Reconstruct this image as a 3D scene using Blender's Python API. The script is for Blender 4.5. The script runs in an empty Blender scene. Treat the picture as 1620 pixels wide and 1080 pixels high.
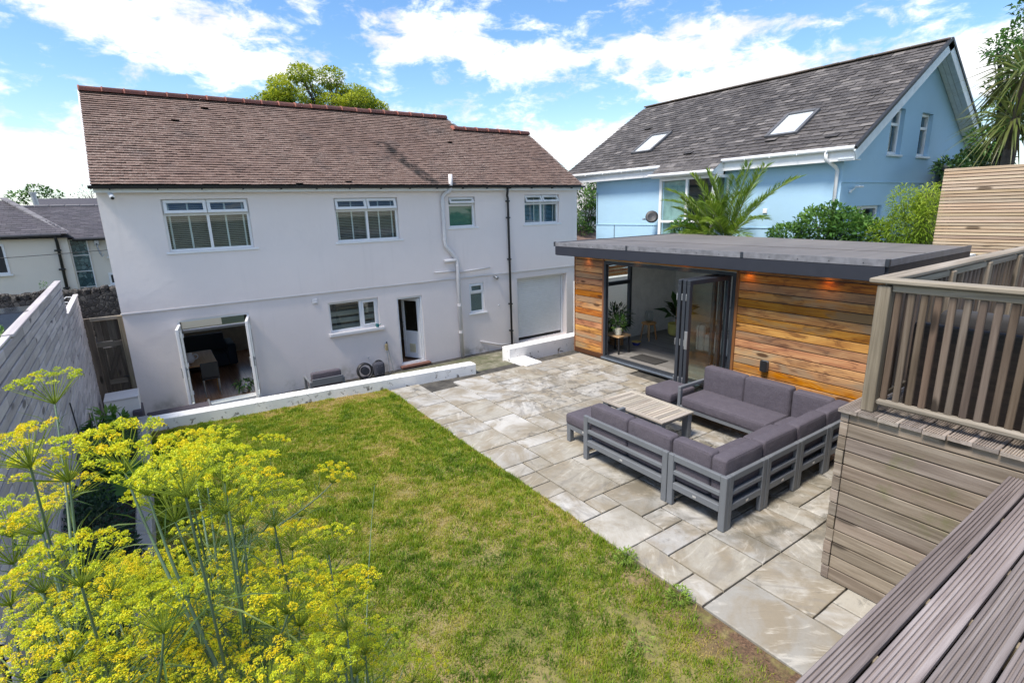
import bpy, math, random
import numpy as np
from mathutils import Vector, Matrix

random.seed(7)
RNG = np.random.default_rng(11)
SC = bpy.context.scene
COL = SC.collection

# ------------------------------------------------------------------ camera
LENS_PX = 831.33
YAW, PITCH, ROLL = math.radians(34.05), math.radians(14.095), math.radians(-1.689)
fw = Vector((math.sin(YAW)*math.cos(PITCH), math.cos(YAW)*math.cos(PITCH), -math.sin(PITCH)))
r0 = Vector((math.cos(YAW), -math.sin(YAW), 0)); u0 = r0.cross(fw)
rr = r0*math.cos(ROLL) + u0*math.sin(ROLL); uu = -r0*math.sin(ROLL) + u0*math.cos(ROLL)
cam_data = bpy.data.cameras.new('camera')
cam_data.sensor_width = 36.0
cam_data.lens = LENS_PX/1620*36
cam_data.clip_start = 0.05
cam_data.clip_end = 3000
cam = bpy.data.objects.new('camera', cam_data)
M = Matrix.Identity(4)
for i in range(3):
    M[i][0], M[i][1], M[i][2] = rr[i], uu[i], -fw[i]
M[2][3] = 3.3
cam.matrix_world = M
COL.objects.link(cam)
SC.camera = cam

# ------------------------------------------------------------------ light, sky, exposure
SUN_EL, SUN_AZ = math.radians(60), math.radians(-96)      # azimuth from +Y towards +X
SUN_STRENGTH, SUN_ANGLE = 2.3, math.radians(16)
SKY_STRENGTH = 0.15
EXPOSURE = 1.36
sun_dir = Vector((math.sin(SUN_AZ)*math.cos(SUN_EL), math.cos(SUN_AZ)*math.cos(SUN_EL), math.sin(SUN_EL)))
sd = bpy.data.lights.new('sun', 'SUN'); sd.energy = SUN_STRENGTH; sd.angle = SUN_ANGLE; sd.color = (1.0, 0.93, 0.83)
so = bpy.data.objects.new('sun', sd); COL.objects.link(so)
so.rotation_euler = sun_dir.to_track_quat('Z', 'Y').to_euler()
so.location = (-20, 5, 30)

world = bpy.data.worlds.new('World'); SC.world = world; world.use_nodes = True
nt = world.node_tree; nt.nodes.clear()
def wn(t, **k):
    n = nt.nodes.new(t)
    for a, b in k.items(): setattr(n, a, b)
    return n
def wmath(op, a, b=None, c=None, clamp=False):
    n = wn('ShaderNodeMath', operation=op, use_clamp=clamp)
    for i, v in enumerate((a, b, c)):
        if v is None: continue
        if isinstance(v, (int, float)): n.inputs[i].default_value = v
        else: nt.links.new(v, n.inputs[i])
    return n.outputs[0]
wout = wn('ShaderNodeOutputWorld'); bg = wn('ShaderNodeBackground'); bg.inputs['Strength'].default_value = SKY_STRENGTH
sky = wn('ShaderNodeTexSky', sky_type='NISHITA'); sky.sun_disc = False
sky.sun_elevation = SUN_EL; sky.sun_rotation = SUN_AZ; sky.altitude = 50; sky.air_density = 1.0; sky.dust_density = 0.6; sky.ozone_density = 2.0
tc = wn('ShaderNodeTexCoord'); sep = wn('ShaderNodeSeparateXYZ'); nt.links.new(tc.outputs['Generated'], sep.inputs[0])
az = wmath('ARCTAN2', sep.outputs[0], sep.outputs[1]); el = wmath('ARCSINE', sep.outputs[2])
comb = wn('ShaderNodeCombineXYZ'); nt.links.new(wmath('MULTIPLY', az, 5.2), comb.inputs[0]); nt.links.new(wmath('MULTIPLY', el, 10.5), comb.inputs[1])
comb.inputs[2].default_value = 3.7
def wnoise(scale, detail, rough, dist=0.0):
    n = wn('ShaderNodeTexNoise'); n.inputs['Scale'].default_value = scale; n.inputs['Detail'].default_value = detail
    n.inputs['Roughness'].default_value = rough; n.inputs['Distortion'].default_value = dist
    nt.links.new(comb.outputs[0], n.inputs['Vector']); return n.outputs['Fac']
big = wnoise(1.15, 2, 0.5); fine = wnoise(3.2, 9, 0.62, 0.25)
# drifting cumulus banks (azimuth, elevation, half widths, in degrees); between them the noise makes smaller ones
banks = [(2, 15.6, 10, 2.0), (9, 13.0, 7, 1.8), (27, 15.8, 6, 2.2), (36, 13.6, 6, 1.8), (50, 14.0, 9, 2.0), (60, 10.5, 10, 2.2),
         (74, 9.5, 7, 2.6), (-8, 4.6, 9, 2.2), (40, 6.0, 12, 1.8), (95, 15, 14, 4), (-30, 14, 16, 4), (130, 22, 20, 6), (170, 15, 22, 5), (-70, 20, 18, 5), (-120, 16, 22, 6), (20, 38, 24, 8), (80, 45, 20, 9), (-60, 50, 22, 9), (160, 55, 30, 9)]
acc = None
for a, e, sa, se in banks:
    da = wmath('DIVIDE', wmath('SUBTRACT', az, math.radians(a)), math.radians(sa))
    de = wmath('DIVIDE', wmath('SUBTRACT', el, math.radians(e)), math.radians(se))
    q = wmath('ADD', wmath('MULTIPLY', da, da), wmath('MULTIPLY', de, de))
    g = wmath('POWER', 2.718, wmath('MULTIPLY', q, -1.0))
    acc = g if acc is None else wmath('MAXIMUM', acc, g)
dens = wmath('ADD', wmath('ADD', wmath('MULTIPLY', fine, 1.0), wmath('MULTIPLY', big, 0.35)), wmath('MULTIPLY', acc, 0.34))
ramp = wn('ShaderNodeMapRange', interpolation_type='SMOOTHSTEP'); ramp.inputs['From Min'].default_value = 0.69; ramp.inputs['From Max'].default_value = 0.96
nt.links.new(dens, ramp.inputs['Value'])
haze = wn('ShaderNodeMapRange', interpolation_type='SMOOTHSTEP'); haze.inputs['From Min'].default_value = 0.22; haze.inputs['From Max'].default_value = -0.02
haze.inputs['To Max'].default_value = 0.30
nt.links.new(sep.outputs[2], haze.inputs['Value'])
shade = wn('ShaderNodeMapRange'); shade.inputs['From Min'].default_value = 0.35; shade.inputs['From Max'].default_value = 0.7
shade.inputs['To Min'].default_value = 0.62; shade.inputs['To Max'].default_value = 1.05
nt.links.new(wnoise(2.0, 4, 0.5), shade.inputs['Value'])
def wmix(fac, a, b):
    n = wn('ShaderNodeMix', data_type='RGBA')
    nt.links.new(fac, n.inputs['Factor'])
    for s, v in (('A', a), ('B', b)):
        sock = [i for i in n.inputs if i.name == s and i.type == 'RGBA'][0]
        if isinstance(v, tuple): sock.default_value = v
        else: nt.links.new(v, sock)
    return [o for o in n.outputs if o.type == 'RGBA'][0]
CL = 4.3
hsn = wn('ShaderNodeHueSaturation'); hsn.inputs['Saturation'].default_value = 1.20; hsn.inputs['Value'].default_value = 0.60; nt.links.new(sky.outputs[0], hsn.inputs['Color'])
hz = wmix(haze.outputs[0], hsn.outputs[0], (CL*0.62, CL*0.72, CL*0.82, 1))
cw = wn('ShaderNodeMix', data_type='RGBA', blend_type='MULTIPLY'); cw.inputs['Factor'].default_value = 1.0
[i for i in cw.inputs if i.name == 'A' and i.type == 'RGBA'][0].default_value = (CL, CL*1.0, CL*1.02, 1)
nt.links.new(shade.outputs[0], [i for i in cw.inputs if i.name == 'B' and i.type == 'RGBA'][0])
skyc = wmix(ramp.outputs[0], hz, [o for o in cw.outputs if o.type == 'RGBA'][0])
nt.links.new(skyc, bg.inputs['Color']); nt.links.new(bg.outputs[0], wout.inputs[0])

SC.view_settings.view_transform = 'Standard'; SC.view_settings.look = 'None'
SC.view_settings.exposure = EXPOSURE; SC.view_settings.gamma = 1.0; SC.view_settings.use_curve_mapping = False
SC.render.engine = 'CYCLES'
SC.cycles.use_denoising = True
SC.cycles.max_bounces = 8; SC.cycles.transparent_max_bounces = 16

# ------------------------------------------------------------------ helpers
WORLD_ORIGIN = {}
def wo(o): return WORLD_ORIGIN.get(o.name, Vector((0, 0, 0)))

class MB:
    """collects vertices and faces of one mesh"""
    def __init__(s): s.v = []; s.f = []
    def add(s, vs, fs):
        b = len(s.v); s.v += [tuple(p) for p in vs]; s.f += [tuple(i+b for i in f) for f in fs]; return s
    def poly(s, *p): return s.add(p, [tuple(range(len(p)))])
    def box(s, x0, x1, y0, y1, z0, z1):
        return s.add([(x0,y0,z0),(x1,y0,z0),(x1,y1,z0),(x0,y1,z0),(x0,y0,z1),(x1,y0,z1),(x1,y1,z1),(x0,y1,z1)],
                     [(3,2,1,0),(4,5,6,7),(0,1,5,4),(1,2,6,5),(2,3,7,6),(3,0,4,7)])
    def cbox(s, x0, x1, y0, y1, z0, z1, c=0.004):
        V, Fc = chamfer((x1-x0)/2, (y1-y0)/2, (z1-z0)/2, c)
        cx_, cy_, cz_ = (x0+x1)/2, (y0+y1)/2, (z0+z1)/2
        return s.add([(a+cx_, b+cy_, d+cz_) for a, b, d in V], Fc)
    def obox(s, c, a, b, d):
        c, a, b, d = Vector(c), Vector(a), Vector(b), Vector(d)
        P = [c+a*i+b*j+d*k for k in (-1,1) for j in (-1,1) for i in (-1,1)]
        return s.add(P, [(0,2,3,1),(4,5,7,6),(0,1,5,4),(1,3,7,5),(3,2,6,7),(2,0,4,6)])
    def prism(s, poly2, axis, a0, a1):
        """extrude a 2D outline along axis; outline in the other two axes (in order)"""
        n = len(poly2); V = []
        for a in (a0, a1):
            for p, q in poly2:
                V.append({'X': (a, p, q), 'Y': (p, a, q), 'Z': (p, q, a)}[axis])
        F = [tuple(range(n))[::-1], tuple(range(n, 2*n))] + [(i, (i+1) % n, (i+1) % n+n, i+n) for i in range(n)]
        return s.add(V, F)
    def tube(s, pts, r, n=8, cap=True):
        pts = [Vector(p) for p in pts]; m = len(pts)
        rad = r if isinstance(r, (list, tuple)) else [r]*m
        V = []; F = []
        t0 = (pts[1]-pts[0]).normalized(); ref = Vector((0,0,1)) if abs(t0.z) < 0.9 else Vector((1,0,0))
        nrm = t0.cross(ref).normalized()
        for i in range(m):
            t = (pts[min(i+1, m-1)]-pts[max(i-1, 0)])
            if t.length < 1e-9: t = t0
            t.normalize(); nrm = (nrm - t*nrm.dot(t)); nrm.normalize(); bn = t.cross(nrm)
            for k in range(n):
                a = 2*math.pi*k/n
                V.append(pts[i] + (nrm*math.cos(a)+bn*math.sin(a))*rad[i])
        for i in range(m-1):
            for k in range(n):
                F.append((i*n+k, i*n+(k+1) % n, (i+1)*n+(k+1) % n, (i+1)*n+k))
        if cap: F += [tuple(range(n))[::-1], tuple(range((m-1)*n, m*n))]
        return s.add(V, F)
    def lathe(s, prof, c=(0,0,0), n=20):
        V = []; F = []
        for r_, z in prof:
            for k in range(n):
                a = 2*math.pi*k/n; V.append((c[0]+r_*math.cos(a), c[1]+r_*math.sin(a), c[2]+z))
        for i in range(len(prof)-1):
            for k in range(n):
                F.append((i*n+k, i*n+(k+1) % n, (i+1)*n+(k+1) % n, (i+1)*n+k))
        F += [tuple(range(n))[::-1], tuple(range((len(prof)-1)*n, len(prof)*n))]
        return s.add(V, F)
    def mesh(s, name, smooth=False):
        me = bpy.data.meshes.new(name); me.from_pydata([tuple(p) for p in s.v], [], s.f); me.update()
        if smooth: me.polygons.foreach_set('use_smooth', [True]*len(me.polygons))
        return me

_SG = (-1, 1)
def _tmpl():
    idx = {}; k = 0
    for sx in _SG:
        for sy in _SG:
            for sz in _SG:
                for a in range(3): idx[(sx,sy,sz,a)] = k; k += 1
    F = []
    for a in range(3):
        b, c = (a+1) % 3, (a+2) % 3
        for s_ in _SG:
            f = []
            for p, q in ((-1,-1),(1,-1),(1,1),(-1,1)):
                t = [0,0,0]; t[a] = s_; t[b] = p; t[c] = q; f.append(idx[(*t, a)])
            F.append(f)
        for sb in _SG:
            for sc_ in _SG:
                f = []
                for sa, ax in ((-1,b),(1,b),(1,c),(-1,c)):
                    t = [0,0,0]; t[a] = sa; t[b] = sb; t[c] = sc_; f.append(idx[(*t, ax)])
                F.append(f)
    for sx in _SG:
        for sy in _SG:
            for sz in _SG: F.append([idx[(sx,sy,sz,i)] for i in range(3)])
    keys = list(idx.keys()); out = []
    for f in F:
        P = [Vector([(1.0 if i == keys[j][3] else 0.8)*keys[j][i] for i in range(3)]) for j in f]
        n = (P[1]-P[0]).cross(P[2]-P[0]); ctr = sum(P, Vector())/len(P)
        out.append(tuple(f) if n.dot(ctr) > 0 else tuple(f[::-1]))
    return keys, out
_CK, _CF = _tmpl()
def chamfer(hx, hy, hz, c):
    h = (hx, hy, hz); c = min(c, hx*.6, hy*.6, hz*.6)
    return [tuple(k[i]*(h[i] if i == k[3] else h[i]-c) for i in range(3)) for k in _CK], _CF

def roundbox(hx, hy, hz, r, bulge=0.0, n=3):
    """soft cushion block"""
    h = (hx, hy, hz); V = []; F = []; ids = {}
    def axis(hh):
        t = [0, .12, .35, .65, 1.0]
        lo = [-hh + r*x for x in t]; mid = [(-hh+r) + (2*hh-2*r)*(k+1)/(n+1) for k in range(n)]
        return lo + mid + [-x for x in lo[::-1]]
    ax = [axis(x) for x in h]
    def vid(p):
        k = tuple(round(x, 5) for x in p)
        if k not in ids:
            inner = [max(-(h[i]-r), min(h[i]-r, p[i])) for i in range(3)]
            d = Vector([p[i]-inner[i] for i in range(3)])
            q = Vector(inner) + (d.normalized()*r if d.length > 1e-9 else d)
            if bulge:
                w = [1-(p[i]/h[i])**2 for i in range(3)]
                for i in range(3):
                    o = [j for j in range(3) if j != i]
                    q[i] += bulge*(p[i]/h[i])*w[o[0]]*w[o[1]]
            ids[k] = len(V); V.append(tuple(q))
        return ids[k]
    for a in range(3):
        b, c = (a+1) % 3, (a+2) % 3
        for s_ in (-1, 1):
            for i in range(len(ax[b])-1):
                for j in range(len(ax[c])-1):
                    f = []
                    for (bb, cc) in ((i,j),(i+1,j),(i+1,j+1),(i,j+1)):
                        p = [0,0,0]; p[a] = s_*h[a]; p[b] = ax[b][bb]; p[c] = ax[c][cc]; f.append(vid(p))
                    F.append(tuple(f) if s_ > 0 else tuple(f[::-1]))
    return V, F

def link(name, me, mat, parent=None, loc=None, rot=None, local=False):
    o = bpy.data.objects.new(name, me); COL.objects.link(o)
    if mat is not None and not me.materials: me.materials.append(mat)
    if parent is not None: o.parent = parent
    o.location = loc if loc is not None else (0, 0, 0)
    if rot is not None: o.rotation_euler = rot
    return o
def part(name, mb, mat, parent=None, smooth=False, local=False):
    """mesh given in world coordinates (or in the parent's own when local) as a child of parent"""
    if parent is not None and not local:
        w = wo(parent); mb.v = [(p[0]-w.x, p[1]-w.y, p[2]-w.z) for p in mb.v]
    o = link(name, mb.mesh(name, smooth), mat, parent)
    WORLD_ORIGIN[o.name] = wo(parent).copy() if parent is not None else Vector((0,0,0))
    return o
_cache = {}
def piece(name, size, loc, mat, parent, c=0.004, rot=None, key=''):
    """a chamfered block centred at loc (world); alike pieces share mesh data"""
    k = (round(size[0],3), round(size[1],3), round(size[2],3), c, mat.name, key)
    if k not in _cache:
        mb = MB(); V, F = chamfer(size[0]/2, size[1]/2, size[2]/2, c); mb.add(V, F); me = mb.mesh(name); me.materials.append(mat); _cache[k] = me
    w = wo(parent) if parent is not None else Vector((0,0,0))
    o = link(name, _cache[k], mat, parent, (loc[0]-w.x, loc[1]-w.y, loc[2]-w.z), rot)
    WORLD_ORIGIN[o.name] = Vector(loc)
    return o
def tag(o, label, cat, group=None):
    o['label'] = label; o['category'] = cat
    if group: o['group'] = group
    return o
def thing(name, label, cat, loc=(0,0,0), rotz=0, group=None):
    o = bpy.data.objects.new(name, None); COL.objects.link(o); o.location = loc; o.rotation_euler = (0,0,rotz)
    o.empty_display_size = 0.2
    WORLD_ORIGIN[o.name] = Vector(loc) if not rotz else Vector((0,0,0))
    return tag(o, label, cat, group)
def struct(o, kind='structure'): o['kind'] = kind; return o

def np_mesh(name, V, F, tint=None, smooth=False):
    """V (n,3), F (m,k) arrays"""
    V = np.asarray(V, np.float32); F = np.asarray(F, np.int32)
    me = bpy.data.meshes.new(name); m, k = F.shape
    me.vertices.add(len(V)); me.vertices.foreach_set('co', V.ravel())
    me.loops.add(m*k); me.loops.foreach_set('vertex_index', F.ravel())
    me.polygons.add(m); me.polygons.foreach_set('loop_start', np.arange(0, m*k, k, dtype=np.int32))
    me.update(calc_edges=True)
    if smooth: me.polygons.foreach_set('use_smooth', np.ones(m, bool))
    if tint is not None:
        a = me.attributes.new('tint', 'FLOAT', 'POINT'); a.data.foreach_set('value', np.asarray(tint, np.float32))
    me.validate()
    return me

# ------------------------------------------------------------------ materials
class NT:
    def __init__(s, name):
        s.m = bpy.data.materials.new(name); s.m.use_nodes = True; s.t = s.m.node_tree
        s.b = s.t.nodes['Principled BSDF']; s.out = s.t.nodes['Material Output']
    def n(s, typ, **k):
        x = s.t.nodes.new(typ)
        for a, b in k.items(): setattr(x, a, b)
        return x
    def l(s, a, b): s.t.links.new(a, b)
    def val(s, sock, v):
        if isinstance(v, (int, float)): sock.default_value = v
        elif isinstance(v, tuple): sock.default_value = v if len(v) == len(sock.default_value) else (*v, 1)
        else: s.l(v, sock)
    def math(s, op, a, b=None, clamp=False):
        x = s.n('ShaderNodeMath', operation=op, use_clamp=clamp); s.val(x.inputs[0], a)
        if b is not None: s.val(x.inputs[1], b)
        return x.outputs[0]
    def coords(s, kind='Object', scale=(1,1,1), rnd=True):
        c = s.n('ShaderNodeTexCoord').outputs[kind] if kind != 'Position' else s.n('ShaderNodeNewGeometry').outputs['Position']
        if rnd:
            v = s.n('ShaderNodeVectorMath', operation='SCALE'); v.inputs[0].default_value = (37, 61, 83); s.l(s.n('ShaderNodeObjectInfo').outputs['Random'], v.inputs['Scale'])
            a = s.n('ShaderNodeVectorMath', operation='ADD'); s.l(c, a.inputs[0]); s.l(v.outputs[0], a.inputs[1]); c = a.outputs[0]
        m = s.n('ShaderNodeMapping'); m.inputs['Scale'].default_value = scale; s.l(c, m.inputs['Vector'])
        return m.outputs[0]
    def noise(s, vec, scale, detail=4, rough=.55, dist=0.0, out='Fac'):
        x = s.n('ShaderNodeTexNoise'); x.inputs['Scale'].default_value = scale; x.inputs['Detail'].default_value = detail
        x.inputs['Roughness'].default_value = rough; x.inputs['Distortion'].default_value = dist; s.l(vec, x.inputs['Vector']); return x.outputs[out]
    def voro(s, vec, scale, feature='F1', out='Distance', rnd=1.0):
        x = s.n('ShaderNodeTexVoronoi', feature=feature); x.inputs['Scale'].default_value = scale; x.inputs['Randomness'].default_value = rnd
        s.l(vec, x.inputs['Vector']); return x.outputs[out]
    def ramp(s, fac, stops, interp='LINEAR'):
        x = s.n('ShaderNodeValToRGB'); x.color_ramp.interpolation = interp
        e = x.color_ramp.elements
        while len(e) > len(stops): e.remove(e[-1])
        while len(e) < len(stops): e.new(0.5)
        for el_, (p, c) in zip(e, stops):
            el_.position = p; el_.color = (*c, 1) if len(c) == 3 else c
        s.val(x.inputs[0], fac); return x.outputs[0]
    def mix(s, fac, a, b, mode='MIX'):
        x = s.n('ShaderNodeMix', data_type='RGBA', blend_type=mode); s.val(x.inputs[0], fac); s.val(x.inputs[6], a); s.val(x.inputs[7], b); return x.outputs[2]
    def map(s, v, a, b, c=0.0, d=1.0, smooth=True):
        x = s.n('ShaderNodeMapRange', interpolation_type='SMOOTHSTEP' if smooth else 'LINEAR')
        s.val(x.inputs[0], v)
        for i, q in enumerate((a, b, c, d)): x.inputs[i+1].default_value = q
        return x.outputs[0]
    def rnd(s):
        return s.math('FRACT', s.math('ADD', s.n('ShaderNodeNewGeometry').outputs['Random Per Island'], s.math('MULTIPLY', s.n('ShaderNodeObjectInfo').outputs['Random'], 7.31)))
    def hsv(s, col, h=.5, sat=1.0, v=1.0):
        x = s.n('ShaderNodeHueSaturation'); s.val(x.inputs['Hue'], h); s.val(x.inputs['Saturation'], sat); s.val(x.inputs['Value'], v); s.val(x.inputs['Color'], col); return x.outputs[0]
    def bump(s, h, strength=.3, dist=.01):
        x = s.n('ShaderNodeBump'); x.inputs['Strength'].default_value = strength; x.inputs['Distance'].default_value = dist; s.l(h, x.inputs['Height']); s.l(x.outputs[0], s.b.inputs['Normal'])
    def done(s, col=None, rough=.7, metal=0.0, spec=None):
        if col is not None: s.val(s.b.inputs['Base Color'], col)
        s.val(s.b.inputs['Roughness'], rough); s.b.inputs['Metallic'].default_value = metal
        if spec is not None: s.b.inputs['Specular IOR Level'].default_value = spec
        return s.m

def plain(name, col, rough=.6, metal=0.0, var=.08, scale=6, bump=0.0, spec=None):
    t = NT(name); v = t.coords('Object')
    n_ = t.noise(v, scale, 5, .6)
    c = t.mix(t.map(n_, .3, .7), tuple(x*(1-var) for x in col), tuple(min(1, x*(1+var)) for x in col))
    if bump: t.bump(t.noise(v, scale*12, 4), bump, .004)
    return t.done(c, t.map(n_, .2, .8, max(0.02, rough-.06), min(1, rough+.08)), metal, spec)

def render_mat(name, col, streak=.10, moss=None):
    """painted render: broad mottling, faint rain streaks, fine roughcast"""
    t = NT(name); p = t.coords('Position', rnd=False)
    m = t.n('ShaderNodeMapping'); m.inputs['Scale'].default_value = (2.2, 2.2, .16); t.l(p, m.inputs['Vector'])
    st = t.noise(m.outputs[0], 1.6, 6, .6); mo = t.noise(p, .55, 5, .6)
    c = t.mix(t.map(mo, .3, .7), tuple(x*.95 for x in col), col)
    c = t.mix(t.map(st, .56, .78, 0, streak*2.2), c, tuple(x*.62 for x in col))
    sp = t.noise(p, 7.0, 6, .7)
    c = t.mix(t.map(sp, .66, .80, 0, .16), c, tuple(x*.55 for x in col))
    if moss:
        g = t.noise(p, 1.3, 5, .65); s2 = t.n('ShaderNodeSeparateXYZ'); t.l(p, s2.inputs[0])
        c = t.mix(t.math('MULTIPLY', t.map(g, .52, .72, 0, .75), t.map(s2.outputs[2], moss[0], moss[1], 0, 1)), c, moss[2])
    t.bump(t.math('ADD', t.noise(p, 120, 3, .6), t.math('MULTIPLY', t.noise(p, 5, 4, .6), 4.0)), .30, .006)
    return t.done(c, .88)

def wood(name, cols, axis='Y', rough=.75, knots=True, fine=1.0, var=.22, green=None, bump=.35, silver=None, gs=1.0, mott=None):
    t = NT(name)
    c9 = 9*gs; sc = {'X': (.55, c9, c9), 'Y': (c9, .55, c9), 'Z': (c9, c9, .55)}[axis]
    v = t.coords('Object', sc); v2 = t.coords('Object', tuple(x*(5 if x > 1 else 2.2) for x in sc))
    g = t.noise(v, 1.3, 5, .6, 1.1); f_ = t.noise(v2, 1.5*fine, 4, .6, .4)
    k = len(cols)-1
    c = t.ramp(t.math('ADD', t.math('MULTIPLY', g, .72), t.math('MULTIPLY', f_, .28)), [(.30+.4*i/k, cols[i]) for i in range(k+1)])
    r = t.n('ShaderNodeObjectInfo').outputs['Random']
    if mott is not None:
        mv = t.coords('Object', tuple(9 if x > 1 else 2.2 for x in sc)); mn = t.noise(mv, 1.0, 6, .68, .8)
        c = t.mix(t.map(mn, .50, .64, 0, .75), c, mott[0]); c = t.mix(t.map(mn, .44, .30, 0, .6), c, mott[1])
    if silver is not None:
        c = t.mix(t.math('MULTIPLY', t.map(t.noise(t.coords('Object', tuple(x*.35 if x > 1 else .5 for x in sc)), 1.6, 4, .6, .6), .46, .62), t.map(r, .1, .8)), c, silver)
    c = t.hsv(c, t.map(r, 0, 1, .49, .51, False), t.map(t.math('FRACT', t.math('MULTIPLY', r, 5.7)), 0, 1, 1-var*.7, 1+var*.5, False), t.map(t.math('FRACT', t.math('MULTIPLY', r, 13.3)), 0, 1, 1-var, 1+var*.8, False))
    if knots:
        kn = t.voro(t.coords('Object', tuple(4 if x > 1 else 1.25 for x in sc)), 1.0)
        c = t.mix(t.map(kn, .09, .17, .85, 0), c, tuple(x*.32 for x in cols[0]))
    # dark drying checks along the grain
    c = t.mix(t.map(f_, .62, .74, 0, .45), c, tuple(x*.35 for x in cols[0]))
    if green is not None:
        p = t.coords('Position', rnd=False)
        c = t.mix(t.map(t.noise(p, 2.3, 5, .65), .58, .74, 0, .55), c, green)
    t.bump(t.math('ADD', f_, t.math('MULTIPLY', g, .6)), bump, .004)
    return t.done(c, rough, spec=.3)

def glass(name, tint=(.92, .96, .95), rough=.02):
    t = NT(name); t.t.nodes.remove(t.b)
    tr = t.n('ShaderNodeBsdfTransparent'); tr.inputs[0].default_value = (*tint, 1)
    gl = t.n('ShaderNodeBsdfGlossy'); gl.inputs['Roughness'].default_value = rough
    ge = t.n('ShaderNodeNewGeometry'); dt_ = t.n('ShaderNodeVectorMath', operation='DOT_PRODUCT'); t.l(ge.outputs['Normal'], dt_.inputs[0]); t.l(ge.outputs['Incoming'], dt_.inputs[1])
    sch = t.math('MULTIPLY_ADD' if False else 'ADD', t.math('MULTIPLY', t.math('POWER', t.math('SUBTRACT', 1.0, t.math('ABSOLUTE', dt_.outputs['Value'])), 5.0), .94), .055)
    mx = t.n('ShaderNodeMixShader'); t.l(sch, mx.inputs[0]); t.l(tr.outputs[0], mx.inputs[1]); t.l(gl.outputs[0], mx.inputs[2]); t.l(mx.outputs[0], t.out.inputs[0])
    return t.m

def leaf_mat(name, stops, rough=.5, trans=.25):
    """foliage: colour by the leaf's own tint attribute"""
    t = NT(name); a = t.n('ShaderNodeAttribute', attribute_name='tint')
    c = t.ramp(a.outputs['Fac'], stops)
    t.done(c, rough, spec=.35)
    tl = t.n('ShaderNodeBsdfTranslucent'); t.l(t.hsv(c, .49, 1.05, 1.5), tl.inputs[0])
    mx = t.n('ShaderNodeMixShader'); mx.inputs[0].default_value = trans
    t.l(t.b.outputs[0], mx.inputs[1]); t.l(tl.outputs[0], mx.inputs[2]); t.l(mx.outputs[0], t.out.inputs[0])
    return t.m

# ------------------------------------------------------------------ shared materials
M_white = plain('white_upvc', (.80, .80, .80), .35, var=.03)
M_white_paint = render_mat('white_masonry_paint', (.80, .79, .77), .12)
M_house = render_mat('pale_lilac_render', (.84, .76, .725), .08, moss=(-.55, -1.15, (.24, .21, .13)))
M_house_trim = render_mat('house_sill_paint', (.72, .70, .70), .06)
M_black = plain('black_plastic', (.018, .018, .02), .45)
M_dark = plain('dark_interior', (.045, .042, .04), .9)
M_glass = glass('window_glass')
M_glass_dark = glass('smoked_window_glass', (.55, .60, .60))
M_steel = plain('galvanised_steel', (.42, .43, .44), .4, .8)
M_anth = plain('anthracite_aluminium', (.028, .033, .042), .42, var=.06)
M_grey_metal = plain('grey_powder_coat', (.135, .145, .16), .5, var=.05, scale=3)
M_pipe = plain('painted_pipe', (.66, .64, .64), .5, var=.05)

# ------------------------------------------------------------------ ground, patio base, lawn
def ground_mat():
    t = NT('rough_ground'); p = t.coords('Position', rnd=False)
    n1 = t.noise(p, .12, 6, .6); n2 = t.noise(p, 2.5, 6, .65)
    c = t.ramp(n1, [(.35, (.055, .075, .028)), (.55, (.085, .10, .04)), (.7, (.12, .105, .07))])
    c = t.mix(t.map(n2, .4, .7, 0, .5), c, (.09, .08, .055)); t.bump(n2, .5, .05)
    return t.done(c, .95)
mb = MB(); mb.poly((-900,-900,-1.32),(900,-900,-1.32),(900,900,-1.32),(-900,900,-1.32))
struct(part('ground', mb, ground_mat()))

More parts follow.
